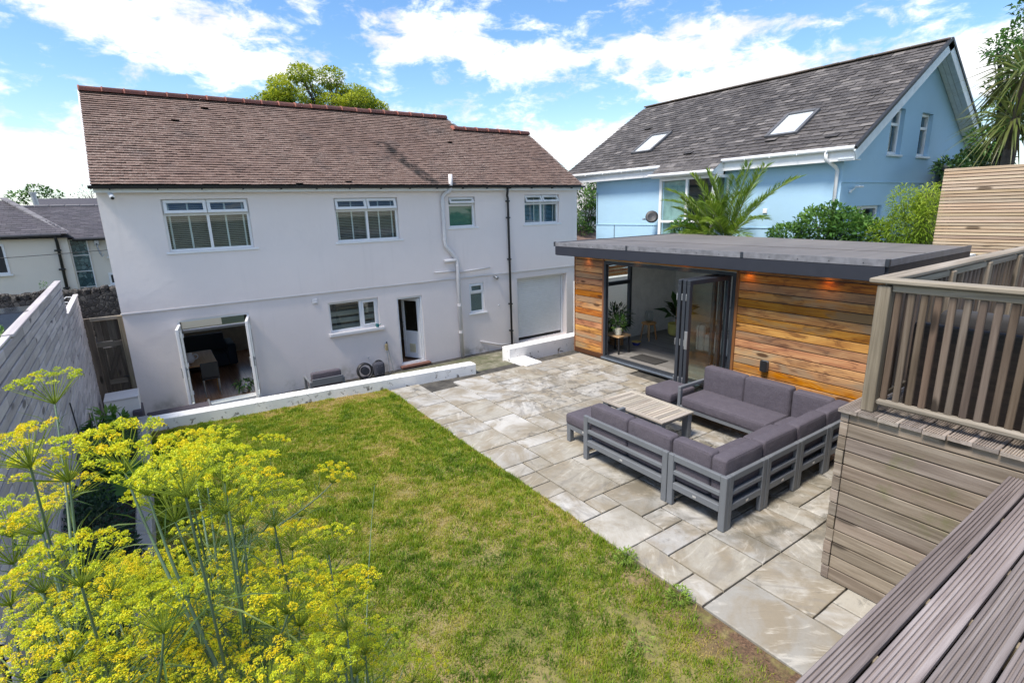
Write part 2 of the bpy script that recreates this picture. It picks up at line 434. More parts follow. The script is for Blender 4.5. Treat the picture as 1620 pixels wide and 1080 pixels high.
def mortar_mat():
    t = NT('patio_mortar'); p = t.coords('Position', rnd=False)
    n1 = t.noise(p, 5, 5, .6); c = t.ramp(n1, [(.35, (.032, .030, .026)), (.65, (.085, .078, .066))]); t.bump(t.noise(p, 60, 4), .5, .005)
    return t.done(c, .95)
def sandstone(name='weathered_sandstone'):
    t = NT(name); v = t.coords('Object'); p = t.coords('Position', rnd=False)
    oi = t.n('ShaderNodeObjectInfo').outputs['Random']
    r1 = t.math('FRACT', t.math('MULTIPLY', oi, 9.7)); r2 = t.math('FRACT', t.math('MULTIPLY', oi, 23.1)); r3 = t.math('FRACT', t.math('MULTIPLY', oi, 41.9))
    base = t.ramp(oi, [(0, (.29, .28, .255)), (.25, (.44, .43, .405)), (.5, (.33, .305, .25)), (.75, (.47, .455, .42)), (1, (.38, .37, .35))])
    rot = t.n('ShaderNodeVectorRotate', rotation_type='Z_AXIS'); t.l(v, rot.inputs['Vector']); t.l(t.math('MULTIPLY', r1, 6.28), rot.inputs['Angle'])
    mp = t.n('ShaderNodeMapping'); mp.inputs['Scale'].default_value = (1.2, 5.5, 1); t.l(rot.outputs[0], mp.inputs['Vector'])
    vein = t.noise(mp.outputs[0], 1.5, 7, .62, 1.6); cloud = t.noise(v, 2.2, 6, .6, .5); fine = t.noise(v, 24, 5, .65)
    c = t.mix(t.map(cloud, .38, .62, 0, .85), base, (.235, .195, .135))
    c = t.mix(t.math('MULTIPLY', t.map(vein, .50, .66), t.map(r2, .25, .85, .05, .6)), c, (.20, .185, .165))
    c = t.mix(t.math('MULTIPLY', t.map(vein, .46, .30), .5), c, (.58, .55, .49))
    # lichen / soot patches on some slabs, where the paving stays damp
    lich = t.noise(v, 3.4, 8, .72, .8); damp = t.noise(p, .38, 3, .5)
    c = t.mix(t.math('MULTIPLY', t.math('MULTIPLY', t.map(lich, .53, .66), t.map(r3, .30, .75, .05, .95)), t.map(damp, .36, .56, .35, 1)), c, (.085, .082, .075))
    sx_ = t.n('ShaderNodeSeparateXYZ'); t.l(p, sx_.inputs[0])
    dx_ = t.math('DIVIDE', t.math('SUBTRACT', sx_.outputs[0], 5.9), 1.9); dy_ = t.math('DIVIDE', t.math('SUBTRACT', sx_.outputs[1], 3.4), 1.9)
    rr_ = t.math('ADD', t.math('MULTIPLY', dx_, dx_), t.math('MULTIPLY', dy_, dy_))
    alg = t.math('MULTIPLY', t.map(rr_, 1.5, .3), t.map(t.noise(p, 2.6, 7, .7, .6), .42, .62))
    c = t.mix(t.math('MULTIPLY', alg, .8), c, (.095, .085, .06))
    ex_ = t.math('DIVIDE', t.math('SUBTRACT', sx_.outputs[0], 6.4), 1.7); ey_ = t.math('DIVIDE', t.math('SUBTRACT', sx_.outputs[1], 7.2), 2.0)
    er_ = t.math('ADD', t.math('MULTIPLY', ex_, ex_), t.math('MULTIPLY', ey_, ey_))
    soot = t.math('MULTIPLY', t.map(er_, 1.3, .2), t.math('MULTIPLY', t.map(t.noise(v, 4.2, 8, .75, 1.2), .47, .60), t.map(r2, .2, .6, .25, 1)))
    c = t.mix(t.math('MULTIPLY', soot, .75), c, (.10, .098, .09))
    c = t.mix(t.map(fine, .55, .75, 0, .28), c, (.19, .175, .15))
    sp = t.noise(v, 70, 2, .5); c = t.mix(t.map(sp, .70, .76, 0, .5), c, (.10, .09, .08))
    grime = t.noise(p, .9, 5, .6); c = t.mix(t.map(grime, .48, .70, 0, .6), c, (.20, .175, .13))
    t.bump(t.math('ADD', t.math('MULTIPLY', vein, .9), t.math('ADD', cloud, t.math('MULTIPLY', fine, .5))), .8, .010)
    return t.done(c, t.map(cloud, .3, .7, .62, .85))
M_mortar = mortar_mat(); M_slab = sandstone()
def mossy():
    t = NT('mossy_paving'); v = t.coords('Object'); p = t.coords('Position', rnd=False)
    n1 = t.noise(p, 2.2, 7, .7); n2 = t.noise(v, 14, 5, .6)
    c = t.ramp(n1, [(.32, (.30, .275, .21)), (.48, (.16, .15, .10)), (.62, (.085, .095, .045)), (.75, (.20, .19, .15))])
    c = t.mix(t.map(n2, .5, .7, 0, .4), c, (.06, .06, .035)); t.bump(n1, .4, .006)
    return t.done(c, .85)
M_moss = mossy()

X_LAWN = 3.38                       # lawn meets paving here
patio = struct(part('patio', MB().box(X_LAWN, 8.05, -2.0, 9.30, -1.30, -.032), M_mortar))
WORLD_ORIGIN[patio.name] = Vector((0,0,0))
# paving laid in random courses on a 305 mm module; a few of the large near slabs are set out by hand
MOD = .305; NX, NY = 16, 38; PY0 = 2.25-14*MOD
occ = np.zeros((NX, NY), bool); slabs = []
def put(i, j, w, h):
    if i+w > NX or j+h > NY or occ[i:i+w, j:j+h].any(): return False
    occ[i:i+w, j:j+h] = True; slabs.append((i, j, w, h)); return True
J0 = 14
for s_ in [(0,J0,1,1),(0,J0+1,1,2),(1,J0,2,2),(1,J0+2,2,1),(0,J0-3,2,3),(2,J0-2,2,2),(3,J0,1,2),(3,J0+2,2,2),(0,J0+3,2,2),(2,J0+4,2,2),
           (0,J0+5,1,2),(1,J0+6,2,3),(0,J0+7,1,1),(0,J0+8,1,1),(2,J0+12,2,3),(0,J0+10,2,2),(0,J0+12,2,2),(4,J0,2,2),(2,J0+9,3,2),(0,J0+9,1,1),(4,J0+12,1,2)]:
    put(*s_)
for j in range(NY):
    for i in range(NX):
        if occ[i, j]: continue
        opts = [(3,2)]*3+[(2,3)]*4+[(2,2)]*5+[(2,1)]*2+[(1,2)]*2+[(1,1)]*1
        random.shuffle(opts)
        for w, h in opts + [(1,1)]:
            if put(i, j, w, h): break
_smesh = {}
def slab_mesh(w, h, k):
    key = (w, h, k)
    if key not in _smesh:
        rg = random.Random(hash(key) % 9999+k)
        sx, sy = w*MOD-.016, h*MOD-.016; mbs = MB(); ring = []
        n = 5
        pts = []
        for s0, s1 in (((-1,-1),(1,-1)),((1,-1),(1,1)),((1,1),(-1,1)),((-1,1),(-1,-1))):
            for q in range(n):
                a = q/n; pts.append(((s0[0]*(1-a)+s1[0]*a)*sx/2+rg.uniform(-.0022,.0022), (s0[1]*(1-a)+s1[1]*a)*sy/2+rg.uniform(-.0022,.0022)))
        N = len(pts)
        V = [(x, y, -.04) for x, y in pts]+[(x, y, -.005) for x, y in pts]+[(x*(1-.010/abs(sx)), y*(1-.010/abs(sy)), .0) for x, y in pts]
        F = [(a, (a+1) % N, (a+1) % N+N, a+N) for a in range(N)]+[(a+N, (a+1) % N+N, (a+1) % N+2*N, a+2*N) for a in range(N)]+[tuple(range(2*N, 3*N))]
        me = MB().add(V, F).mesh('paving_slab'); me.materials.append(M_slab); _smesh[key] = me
    return _smesh[key]
for i, j, w, h in slabs:
    x = X_LAWN+.006+(i+w/2)*MOD; y = PY0+(j+h/2)*MOD
    if x+w*MOD/2 > 8.06 or y+h*MOD/2 > 9.42 or y < .2: continue
    if x > 4.56 and y+h*MOD/2 < 1.6: continue
    if y > 8.8 and 6.2 < x < 6.9: continue
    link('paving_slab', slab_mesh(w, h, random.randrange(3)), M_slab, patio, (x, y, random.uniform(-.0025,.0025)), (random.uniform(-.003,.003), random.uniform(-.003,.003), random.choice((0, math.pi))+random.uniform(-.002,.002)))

# lower yard in front of the house: mossy paving
YARD = -1.16
yard = struct(part('lower_yard', MB().box(-1.3, 13.2, 9.3, 14.25, -1.31, YARD-.02), M_mortar)); WORLD_ORIGIN[yard.name] = Vector((0,0,0))
for i in range(22):
    for j in range(4):
        yy = 10.9+.86*j
        piece('paving_slab', (.60, .845, .04), (-.9+.615*i+.3*(j % 2), yy, YARD-.02+random.uniform(-.003,.003)), M_moss, yard, .006)
# steps from the patio down to the yard
for k in range(5):
    piece('step', (1.02, .32, .2), (5.79, 9.46+.30*k, -.12-.20*k), M_moss, yard, .012)

# lawn: soil sheet + blades
def soil_mat():
    t = NT('lawn_soil'); p = t.coords('Position', rnd=False)
    n1 = t.noise(p, 1.1, 5, .6); n2 = t.noise(p, 22, 6, .7)
    c = t.ramp(n1, [(.36, (.14, .15, .03)), (.5, (.21, .19, .06)), (.64, (.29, .22, .10))])
    c = t.mix(t.map(n2, .45, .65, 0, .7), c, (.07, .062, .03)); t.bump(n2, .7, .02)
    s3 = t.n('ShaderNodeSeparateXYZ'); t.l(p, s3.inputs[0]); worn = t.math('MULTIPLY', t.map(s3.outputs[0], 2.7, 3.3), t.map(s3.outputs[1], 3.6, 1.8))
    c = t.mix(t.math('MULTIPLY', worn, t.map(t.noise(p, 5, 5, .6), .3, .55)), c, t.ramp(t.noise(p, 60, 4, .7), [(.35, (.05,.032,.02)), (.6, (.15,.085,.05)), (.75, (.28,.20,.13))]))
    return t.done(c, .95)
WB = lambda x: 9.79 - (x+.45)*.106         # line of the low white wall
lawn = MB(); nx, ny = 24, 50; V = []
for j in range(ny+1):
    for i in range(nx+1):
        x = -.42+(X_LAWN-.005+.42)*i/nx; y = -1.0+(WB(x)+1.0)*j/ny
        V.append((x, y, .010*math.sin(x*2.1+1)*math.sin(y*1.7)+.008*math.sin(y*4.1+x*3)-.004))
lawn.add(V, [(j*(nx+1)+i, j*(nx+1)+i+1, (j+1)*(nx+1)+i+1, (j+1)*(nx+1)+i) for j in range(ny) for i in range(nx)])
lawn.box(-.42, X_LAWN-.01, -1.0, 9.3, -1.30, -.06)
struct(part('lawn_soil', lawn, soil_mat(), smooth=False))

def vnoise(x, y, s, seed):
    """smooth value noise on arrays"""
    rg = np.random.default_rng(seed); T = rg.random((64, 64))
    x = x*s+100; y = y*s+100; xi = np.floor(x).astype(int); yi = np.floor(y).astype(int); fx = x-xi; fy = y-yi
    fx = fx*fx*(3-2*fx); fy = fy*fy*(3-2*fy); g = lambda a, b: T[a % 64, b % 64]
    return (g(xi,yi)*(1-fx)+g(xi+1,yi)*fx)*(1-fy)+(g(xi,yi+1)*(1-fx)+g(xi+1,yi+1)*fx)*fy
def fbm(x, y, s, seed): return .5*vnoise(x,y,s,seed)+.28*vnoise(x,y,s*2.3,seed+1)+.22*vnoise(x,y,s*5.1,seed+2)

def grass():
    N = 520000
    x = RNG.uniform(-.43, X_LAWN+.035, N); y = 0.3+RNG.random(N)**0.85*9.5
    edge = X_LAWN-.005+.05*(fbm(x*0+3, y, 2.6, 5)-.45)
    dry = .55*fbm(x, y, 1.3, 21)+.45*fbm(x, y, 4.2, 23); bare = fbm(x, y, 2.6, 31)
    nearw = np.clip(1-(9.79-(x+.45)*.106-y)/.55, 0, 1)          # scorched strip along the wall
    nearp = np.clip(1-(X_LAWN-x)/.36, 0, 1)*np.clip((3.3-y)/1.3, 0, 1)*1.7*(.4+1.2*fbm(x, y, 3.0, 55))
    dry = (dry-.5)*1.15+.45+.30*nearw*fbm(x, y, 2.0, 77)*1.6+.06*np.clip((3.6-y)/3, 0, 1)
    pb = np.clip((bare-.57)*7, 0, 1)*np.clip((6.5-y)/4.5, .12, 1)+nearp
    keep = (RNG.random(N) > pb*.9)&(x < edge)&(y < WB(x)-.01)
    x, y, dry, bare = x[keep], y[keep], dry[keep], bare[keep]; n = len(x)
    tuft = .5*fbm(x, y, 6.5, 9)+.5*vnoise(x, y, 15, 10)
    h = (.010+.058*np.clip(tuft-.18, 0, 1)**1.3+RNG.exponential(.007, n))*(1-.45*np.clip((dry-.5)*4, 0, 1)); h = np.minimum(h, .075)
    h *= np.where(x > X_LAWN-.09, 1.35, 1)
    a = RNG.uniform(0, 2*np.pi, n); lean = RNG.normal(0, .5, n)+.35; w = RNG.uniform(.0022, .0042, n)*(1+.12*y)
    bx, by = np.cos(a), np.sin(a); z0 = .010*np.sin(x*2.1+1)*np.sin(y*1.7)+.008*np.sin(y*4.1+x*3)-.008
    P0 = np.stack([x-by*w, y+bx*w, z0], 1); P1 = np.stack([x+by*w, y-bx*w, z0], 1)
    T = np.stack([x+bx*h*lean, y+by*h*lean, z0+h], 1)
    V = np.empty((n*3, 3)); V[0::3] = P0; V[1::3] = P1; V[2::3] = T
    tint = np.clip(.56-(dry-.46)*1.35+RNG.normal(0, .12, n)+.55*(tuft-.5), 0, 1)
    straw = RNG.random(n) < .04+.26*np.clip((dry-.55)*5, 0, 1); tint[straw] = RNG.uniform(0, .18, straw.sum())
    me = np_mesh('lawn_grass', V, np.arange(n*3).reshape(-1, 3), np.repeat(tint, 3))
    me.materials.append(leaf_mat('grass_blades', [(0, (.52, .40, .17)), (.2, (.40, .34, .075)), (.42, (.27, .32, .022)), (.7, (.155, .25, .012)), (1, (.055, .125, .008))], .6, .3))
    o = link('lawn_grass', me, None); o['kind'] = 'stuff'; return o
grass()

# ------------------------------------------------------------------ low garden walls
def low_wall_mat():
    t = NT('flaking_white_wall'); p = t.coords('Position', rnd=False)
    c = t.mix(t.map(t.noise(p, 1.2, 4), .3, .7), (.74, .73, .70), (.83, .82, .80))
    s2 = t.n('ShaderNodeSeparateXYZ'); t.l(p, s2.inputs[0])
    low = t.map(s2.outputs[2], .19, .02, .30, 1)
    n1 = t.noise(p, 7.5, 8, .72, .4); flake = t.math('MULTIPLY', t.map(n1, .575, .60, 0, 1), low)
    c = t.mix(flake, c, t.ramp(t.noise(p, 20, 4), [(.35, (.10, .095, .085)), (.65, (.30, .28, .25))]))
    c = t.mix(t.math('MULTIPLY', t.map(t.noise(p, 3.0, 6, .7), .55, .75, 0, .6), low), c, (.22, .20, .15))
    t.bump(t.math('SUBTRACT', t.noise(p, 40, 4), t.math('MULTIPLY', flake, 1.5)), .4, .006)
    return t.done(c, .85)
M_flake = low_wall_mat()
w = thing('garden_wall', 'long low white flaking wall along the far edge of the lawn', 'wall', (-.45, 9.8, 0))
def wall_run(x0, x1, z0, z1, off=0.0, th=.24):
    mbw = MB(); n = 26; pts = []
    V = []
    for k in range(n+1):
        x = x0+(x1-x0)*k/n; y = WB(x)+off; j = .004*math.sin(k*2.1)
        V += [(x, y+j, z0), (x, y+j, z1-.012), (x+0, y+.012+j, z1), (x, y+th-.012, z1+.003), (x, y+th, z1-.010), (x, y+th, z0)]
    F = []
    for k in range(n):
        for q in range(5): F.append((k*6+q, k*6+6+q, k*6+7+q, k*6+1+q))
    F += [tuple(range(6)), tuple(range(n*6, n*6+6))[::-1]]
    return mbw.add(V, [f[::-1] for f in F])
part('wall_body', wall_run(-.46, 5.27, -1.25, .19), M_flake, w)
w = thing('garden_wall', 'short white wall running to the timber garden room corner', 'wall', (6.33, 9.5, 0))
part('wall_body', MB().cbox(6.34, 8.9, 9.50, 9.80, -1.25, .26, .012), M_flake, w)
part('wall_foot', MB().cbox(6.33, 6.76, 8.84, 9.497, -1.2, .035, .01), M_white_paint, w)

# ------------------------------------------------------------------ the rendered house
def holed_wall(xs0, xs1, zs0, zs1, holes, y0, y1, axis='Y'):
    """wall slab between y0 (outer) and y1 with rectangular holes (x0,x1,z0,z1)"""
    X = sorted({xs0, xs1, *[h[0] for h in holes], *[h[1] for h in holes]}); Zs = sorted({zs0, zs1, *[h[2] for h in holes], *[h[3] for h in holes]})
    solid = lambda i, k: 0 <= i < len(X)-1 and 0 <= k < len(Zs)-1 and not any(h[0]-1e-6 <= X[i] and X[i+1] <= h[1]+1e-6 and h[2]-1e-6 <= Zs[k] and Zs[k+1] <= h[3]+1e-6 for h in holes)
    ids = {}; V = []; F = []
    def v(i, k, s):
        key = (i, k, s)
        if key not in ids:
            p = (X[i], (y0, y1)[s], Zs[k]); ids[key] = len(V); V.append(p if axis == 'Y' else (p[1], p[0], p[2]))
        return ids[key]
    for i in range(len(X)-1):
        for k in range(len(Zs)-1):
            if not solid(i, k): continue
            F.append((v(i,k,0), v(i+1,k,0), v(i+1,k+1,0), v(i,k+1,0))); F.append((v(i,k,1), v(i,k+1,1), v(i+1,k+1,1), v(i+1,k,1)))
            if not solid(i-1, k): F.append((v(i,k,0), v(i,k+1,0), v(i,k+1,1), v(i,k,1)))
            if not solid(i+1, k): F.append((v(i+1,k,0), v(i+1,k,1), v(i+1,k+1,1), v(i+1,k+1,0)))
            if not solid(i, k-1): F.append((v(i,k,0), v(i,k,1), v(i+1,k,1), v(i+1,k,0)))
            if not solid(i, k+1): F.append((v(i,k+1,0), v(i+1,k+1,0), v(i+1,k+1,1), v(i,k+1,1)))
    if axis == 'X': F = [f[::-1] for f in F]
    return MB().add(V, F)

YF = 14.2; HX0, HX1 = -.70, 12.44; ZG = -1.30
house = thing('rendered_house', 'pale lilac white rendered two storey house with brown tiled roof', 'house', (HX0, YF, ZG))
OPEN = dict(w1=(.395,2.14,2.585,3.73), w2=(4.15,5.89,2.585,3.71), w3=(7.47,8.37,2.82,3.70), w4=(10.22,11.65,2.815,3.735),
            fd=(.284,1.80,-1.10,1.03), kw=(3.72,5.10,.19,1.02), dr=(5.64,6.43,-1.08,.93), sw=(8.05,8.58,.16,1.10), ga=(9.87,11.99,-1.10,1.085))
up = [OPEN[k] for k in ('w1','w2','w3','w4')]; lo = [OPEN[k] for k in ('fd','kw','dr','sw','ga')]
ZS = 1.315
part('upper_wall', holed_wall(HX0-.004, HX1, ZS, 4.05, up, YF-.032, YF+.30), M_house, house)
part('lower_wall', holed_wall(HX0, HX1-.004, ZG, ZS-.012, lo, YF, YF+.30), M_house, house)
part('string_course', MB().box(HX0-.02, HX1+.01, YF-.040, YF-.002, ZS-.012, ZS+.014), M_house_trim, house)
side = MB()
for xa, xb in ((HX0, HX0+.25), (HX1-.25, HX1)):
    side.box(xa, xb, YF+.302, 20.2, ZG, 4.0)
side.box(HX0+.251, .5, 19.95, 20.2, ZG, 4.0).box(.501, 3.6, 19.95, 20.2, ZG, -.25).box(.501, 3.6, 19.95, 20.2, 1.0, 4.0).box(3.601, HX1-.251, 19.95, 20.2, ZG, 4.0)  # rear opening added to bring daylight into the French door room
side.add([(HX0+.02, YF+.1, 4.0), (HX0+.02, 20.2, 4.0), (HX0+.02, 17.05, 6.2), (HX0+.22, YF+.1, 4.0), (HX0+.22, 20.2, 4.0), (HX0+.22, 17.05, 6.2)], [(0,2,1), (3,4,5), (0,1,4,3), (1,2,5,4), (2,0,3,5)])
part('side_wall', side, M_house, house)
part('upper_floor', MB().box(HX0+.26, HX1-.26, YF+.31, 19.9, 1.16, 1.34), plain('ceiling_white', (.7,.69,.67), .8), house)

# roof: plain tiles laid in courses
def tile_mat(name, cols, lichen, rough=.85, dark=(.05,.04,.04), lich_amt=.5, streak=False):
    t = NT(name); r = t.rnd(); p = t.coords('Position', rnd=False)
    c = t.ramp(r, [(i/(len(cols)-1), q) for i, q in enumerate(cols)])
    n1 = t.noise(p, 1.3, 6, .65); n2 = t.noise(p, 26, 5, .7); n3 = t.noise(p, .5, 3, .5)
    c = t.mix(t.map(n1, .5, .72, 0, .55), c, dark)
    c = t.mix(t.math('MULTIPLY', t.map(n2, .5, .64, 0, 1), t.map(n3, .35, .65, lich_amt*.35, lich_amt)), c, lichen)
    if streak:
        s3 = t.n('ShaderNodeSeparateXYZ'); t.l(p, s3.inputs[0])
        lin = t.math('ABSOLUTE', t.math('ADD', t.math('SUBTRACT', s3.outputs[0], 9.62), t.math('MULTIPLY', s3.outputs[2], .66)))
        m_ = t.math('MULTIPLY', t.map(lin, .30, .10), t.math('MULTIPLY', t.map(s3.outputs[2], 5.5, 5.2), t.map(t.noise(p, 3.5, 5, .7), .35, .6)))
        c = t.mix(t.math('MULTIPLY', m_, .95), c, (.016,.013,.012))
    t.bump(n2, .5, .006)
    return t.done(c, rough)
M_tile = tile_mat('brown_clay_tiles', [(.150,.094,.074), (.170,.108,.087), (.140,.088,.072), (.195,.128,.104), (.160,.105,.088)], (.40,.34,.29), lich_amt=.7, streak=True)
M_ridge = tile_mat('red_ridge_tiles', [(.27,.085,.058), (.31,.115,.08), (.22,.08,.06), (.28,.10,.07)], (.35,.28,.24), lich_amt=.3)
def course_roof(org, u, v, nrm, ulim, L, gauge, tw, th, jit=.004, gap=.004, lap=1.15, skip=None, pick=None):
    """org at the left end of the eave; returns joined tiles (MB) and a list of picked tiles (centre frame)"""
    out = MB(); picked = []
    org, u, v, nrm = Vector(org), Vector(u).normalized(), Vector(v).normalized(), Vector(nrm).normalized()
    nrow = int(L/gauge)
    for j in range(nrow):
        v0 = j*gauge; a, b = ulim(v0+gauge*.5); st = tw*.5*(j % 2); k0 = int((a-st)//tw)
        for k in range(k0, int((b-st)//tw)+1):
            ua, ub = max(a, st+k*tw+gap/2), min(b, st+(k+1)*tw-gap/2)
            if ub-ua < tw*.15: continue
            if skip and skip((ua+ub)/2, v0+gauge/2): continue
            t = th*random.uniform(.75, 1.25)+(th*1.4 if random.random() < .003 else 0); dv = random.uniform(-jit, jit); tl = random.uniform(-jit, jit)*.6
            va, vb = v0+dv, min(v0+gauge*lap, L)
            P = [org+u*ua+v*va+nrm*(t+tl), org+u*ub+v*(va+random.uniform(-jit,jit)*.5)+nrm*(t-tl), org+u*ub+v*vb+nrm*.003, org+u*ua+v*vb+nrm*.003,
                 org+u*ua+v*va+nrm*(t+tl-.012), org+u*ub+v*va+nrm*(t-tl-.012)]
            if pick and pick((ua+ub)/2, v0): picked.append(P); continue
            out.add(P, [(0,1,2,3), (4,5,1,0), (4,0,3), (5,2,1)])
    return out, picked
RY, RZ, EY, EZ = 17.08, 6.37, 13.90, 4.02
slope = Vector((0, RY-EY, RZ-EZ)); SL = slope.length; sv = slope.normalized(); sn = Vector((0, -sv.z, sv.y))
LR = (16.5-EY)/sv.y                              # length up to the lower ridge
def ulim_main(vv):
    right = 13.24 if vv < LR else 9.08+.75+.42*(SL-vv)*.6
    right = min(right, 13.24-.37*min(1, vv/LR)) if vv < LR else 9.83+.32*(SL-vv)/(SL-LR)
    return (.0, right)
out, _ = course_roof((-.75, EY, EZ), (1,0,0), sv, sn, ulim_main, SL-.03, .1, .165, .027, .004, .0012)
roof = part('roof_tiles', out, M_tile, house); roof['kind'] = 'stuff'
deck = MB()
o0 = Vector((-.74, EY, EZ-.03))
deck.poly(o0, o0+Vector((13.2,0,0)), o0+Vector((12.85,0,0))+sv*LR, o0+Vector((10.1,0,0))+sv*LR, o0+Vector((9.82,0,0))+sv*SL, o0+sv*SL)
deck.poly((-.74, 20.4, EZ), (-.74, RY, RZ-.03), (9.06, RY, RZ-.03), (9.06, 20.4, EZ)); deck.poly((9.06, 20.4, EZ-.2), (9.06, 16.55, 5.86), (12.05, 16.55, 5.86), (12.44, 20.4, EZ-.2)); deck.poly((9.06, 16.5, 5.9), (9.06, RY, RZ-.04), (9.06, 17.9, 5.6))
part('roof_deck', deck, plain('roof_underlay', (.03,.028,.027), .9), house)
rt = MB()
def ridge_piece(L):
    m = MB(); n = 8; V = []
    for e, rad in ((0, .165), (.035, .165), (.036, .152), (L, .147)):
        for k in range(n+1):
            a = math.pi*k/n; V.append((e, -math.cos(a)*rad*1.05, math.sin(a)*rad*.86-.02))
    F = [(q*(n+1)+k, (q+1)*(n+1)+k, (q+1)*(n+1)+k+1, q*(n+1)+k+1) for q in range(3) for k in range(n)]
    F += [tuple(range(n+1)), tuple(range(3*(n+1), 4*(n+1)))[::-1]]
    me = m.add(V, F).mesh('ridge_tile', True); me.materials.append(M_ridge); return me
rm = ridge_piece(.445); wv = wo(house)
for k in range(22): link('ridge_tile', rm, M_ridge, house, (-.76+.447*k-wv.x, RY-wv.y, RZ-.012+random.uniform(-.004,.004)-wv.z), (0, 0, random.uniform(-.008,.008)))
for k in range(7): link('ridge_tile', rm, M_ridge, house, (8.98+.447*k-wv.x, 16.5-wv.y, 5.935+random.uniform(-.004,.004)-wv.z), (0, 0, random.uniform(-.008,.008)))
# eaves: gutter, fascia, brackets
part('fascia', MB().cbox(HX0-.03, HX1+.02, YF-.20, YF-.17, 3.87, 3.985), M_white, house)
part('soffit', MB().box(HX0-.02, HX1+.01, YF-.168, YF-.013, 3.885, 3.90), M_white, house)
gut = MB(); V = []
for x in (HX0-.10, HX1+.12):
    for k in range(9):
        a = math.pi*k/8; V.append((x, EY+.035-.058*math.cos(a)-.03, 4.005-.062*math.sin(a)))
gut.add(V, [(k, k+1, k+10, k+9) for k in range(8)]+[tuple(range(9)), tuple(range(9,18))[::-1]])
g = part('gutter', gut, M_black, house)
for k in range(16): piece('gutter_bracket', (.025, .10, .06), (HX0+.25+.83*k, EY+.03, 3.95), M_black, g, .006)

# windows -------------------------------------------------------------
def frame_bars(m, x0, x1, z0, z1, y, d, b, c=.006):
    m.cbox(x0, x1, y, y+d, z0, z0+b, c); m.cbox(x0, x1, y, y+d, z1-b, z1, c)
    m.cbox(x0, x0+b, y+.001, y+d-.001, z0+b, z1-b, c); m.cbox(x1-b, x1, y+.001, y+d-.001, z0+b, z1-b, c)
    return m
def tilt(mb_, x, y, z, ang):
    """rotate about the X axis through (y,z)"""
    ca, sa = math.cos(ang), math.sin(ang)
    mb_.v = [(p[0], y+(p[1]-y)*ca-(p[2]-z)*sa, z+(p[1]-y)*sa+(p[2]-z)*ca) for p in mb_.v]; return mb_
M_blind = plain('taupe_blind_slats', (.36, .33, .29), .6); M_tape = plain('white_blind_tape', (.66,.66,.64), .8)
M_green = plain('frosted_green_blind', (.09, .22, .17), .8); M_blue = plain('blue_blind_slats', (.22, .42, .55), .6)
def upper_window(name, o, trans, cols, ang, blind, lab=None):
    x0, x1, z0, z1 = o; y = YF+.05
    fr = frame_bars(MB(), x0, x1, z0, z1, y, .07, .055)
    fr.cbox(x0+.055, x1-.055, y+.001, y+.069, trans-.03, trans+.03)
    xm = (x0+x1)/2
    if cols == 2: fr.cbox(xm-.03, xm+.03, y+.002, y+.068, z0+.055, z1-.055)
    wdw = part(name, fr, M_white, house)
    spans = [(x0+.055, xm-.03), (xm+.03, x1-.055)] if cols == 2 else [(x0+.055, x1-.055)]
    for a, b in spans:
        part('pane', MB().box(a, b, y+.03, y+.042, z0+.05, trans-.028), M_glass, wdw)
        sash = frame_bars(MB(), a-.02, b+.02, trans+.015, z1-.02, y-.035, .05, .066)
        part('top_sash', tilt(sash, 0, y-.01, z1-.03, ang), M_white, wdw)
        part('pane', tilt(MB().box(a+.03, b-.03, y-.015, y-.005, trans+.065, z1-.07), 0, y-.01, z1-.03, ang), M_glass, wdw)
    part('sill', MB().cbox(x0-.06, x1+.09, YF-.06, YF+.05, z0-.05, z0-.002, .008), M_white, wdw)
    bl = MB(); yb = y+.13
    if blind is M_green:
        bl.box(x0+.02, x1-.02, yb, yb+.01, z0, z1-.05)
    else:
        n = int((z1-z0)/.042)
        for k in range(n):
            zz = z0+.03+k*.042; bl.add([(x0+.03, yb, zz-.014), (x1-.03, yb, zz-.014), (x1-.03, yb+.038, zz+.010), (x0+.03, yb+.038, zz+.010)], [(0,1,2,3)])
    part('blind', bl, blind, wdw)
    if blind is not M_green:
        tp = MB(); nt_ = 5 if x1-x0 > 1.6 else 4
        for k in range(nt_):
            xx = x0+.12+(x1-x0-.24)*k/(nt_-1); tp.box(xx-.019, xx+.019, yb-.006, yb-.003, z0+.02, z1-.03)
        part('blind_tape', tp, M_tape, wdw)
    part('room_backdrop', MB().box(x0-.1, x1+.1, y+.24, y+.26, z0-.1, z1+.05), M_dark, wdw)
    return wdw
upper_window('window', OPEN['w1'], 3.40, 2, math.radians(-14), M_blind)
upper_window('window', OPEN['w2'], 3.39, 2, math.radians(-19), M_blind)
upper_window('window', OPEN['w3'], 3.47, 1, math.radians(-36), M_green)
upper_window('window', OPEN['w4'], 3.46, 2, math.radians(-32), M_blue)
# kitchen window
x0, x1, z0, z1 = OPEN['kw']; y = YF+.07
fr = frame_bars(MB(), x0, x1, z0, z1, y, .07, .06); xm = x0+.88; fr.cbox(xm-.035, xm+.035, y+.001, y+.069, z0+.06, z1-.06); frame_bars(fr, xm+.037, x1-.062, z0+.062, z1-.062, y-.02, .05, .05)
kw = part('kitchen_window', fr, M_white, house)
for a, b in ((x0+.055, xm-.03), (xm+.08, x1-.10)): part('pane', MB().box(a, b, y+.03, y+.042, z0+.055, z1-.055), M_glass, kw)
part('sill', MB().cbox(x0-.06, x1+.10, YF-.10, YF+.07, z0-.09, z0-.002, .01), M_house_trim, kw)
M_slatshelf = plain('roman_blind_fabric', (.30, .285, .25), .9)
bl = MB()
for k in range(4): bl.cbox(x0+.03, x1-.03, y+.16+.02*k, y+.19+.02*k, z0+.02+.19*k, z0+.15+.19*k, .01)
part('blind', bl, M_slatshelf, kw); part('room_backdrop', MB().box(x0-.1, x1+.1, y+.21, y+.225, z0-.1, z1+.1), M_dark, kw)
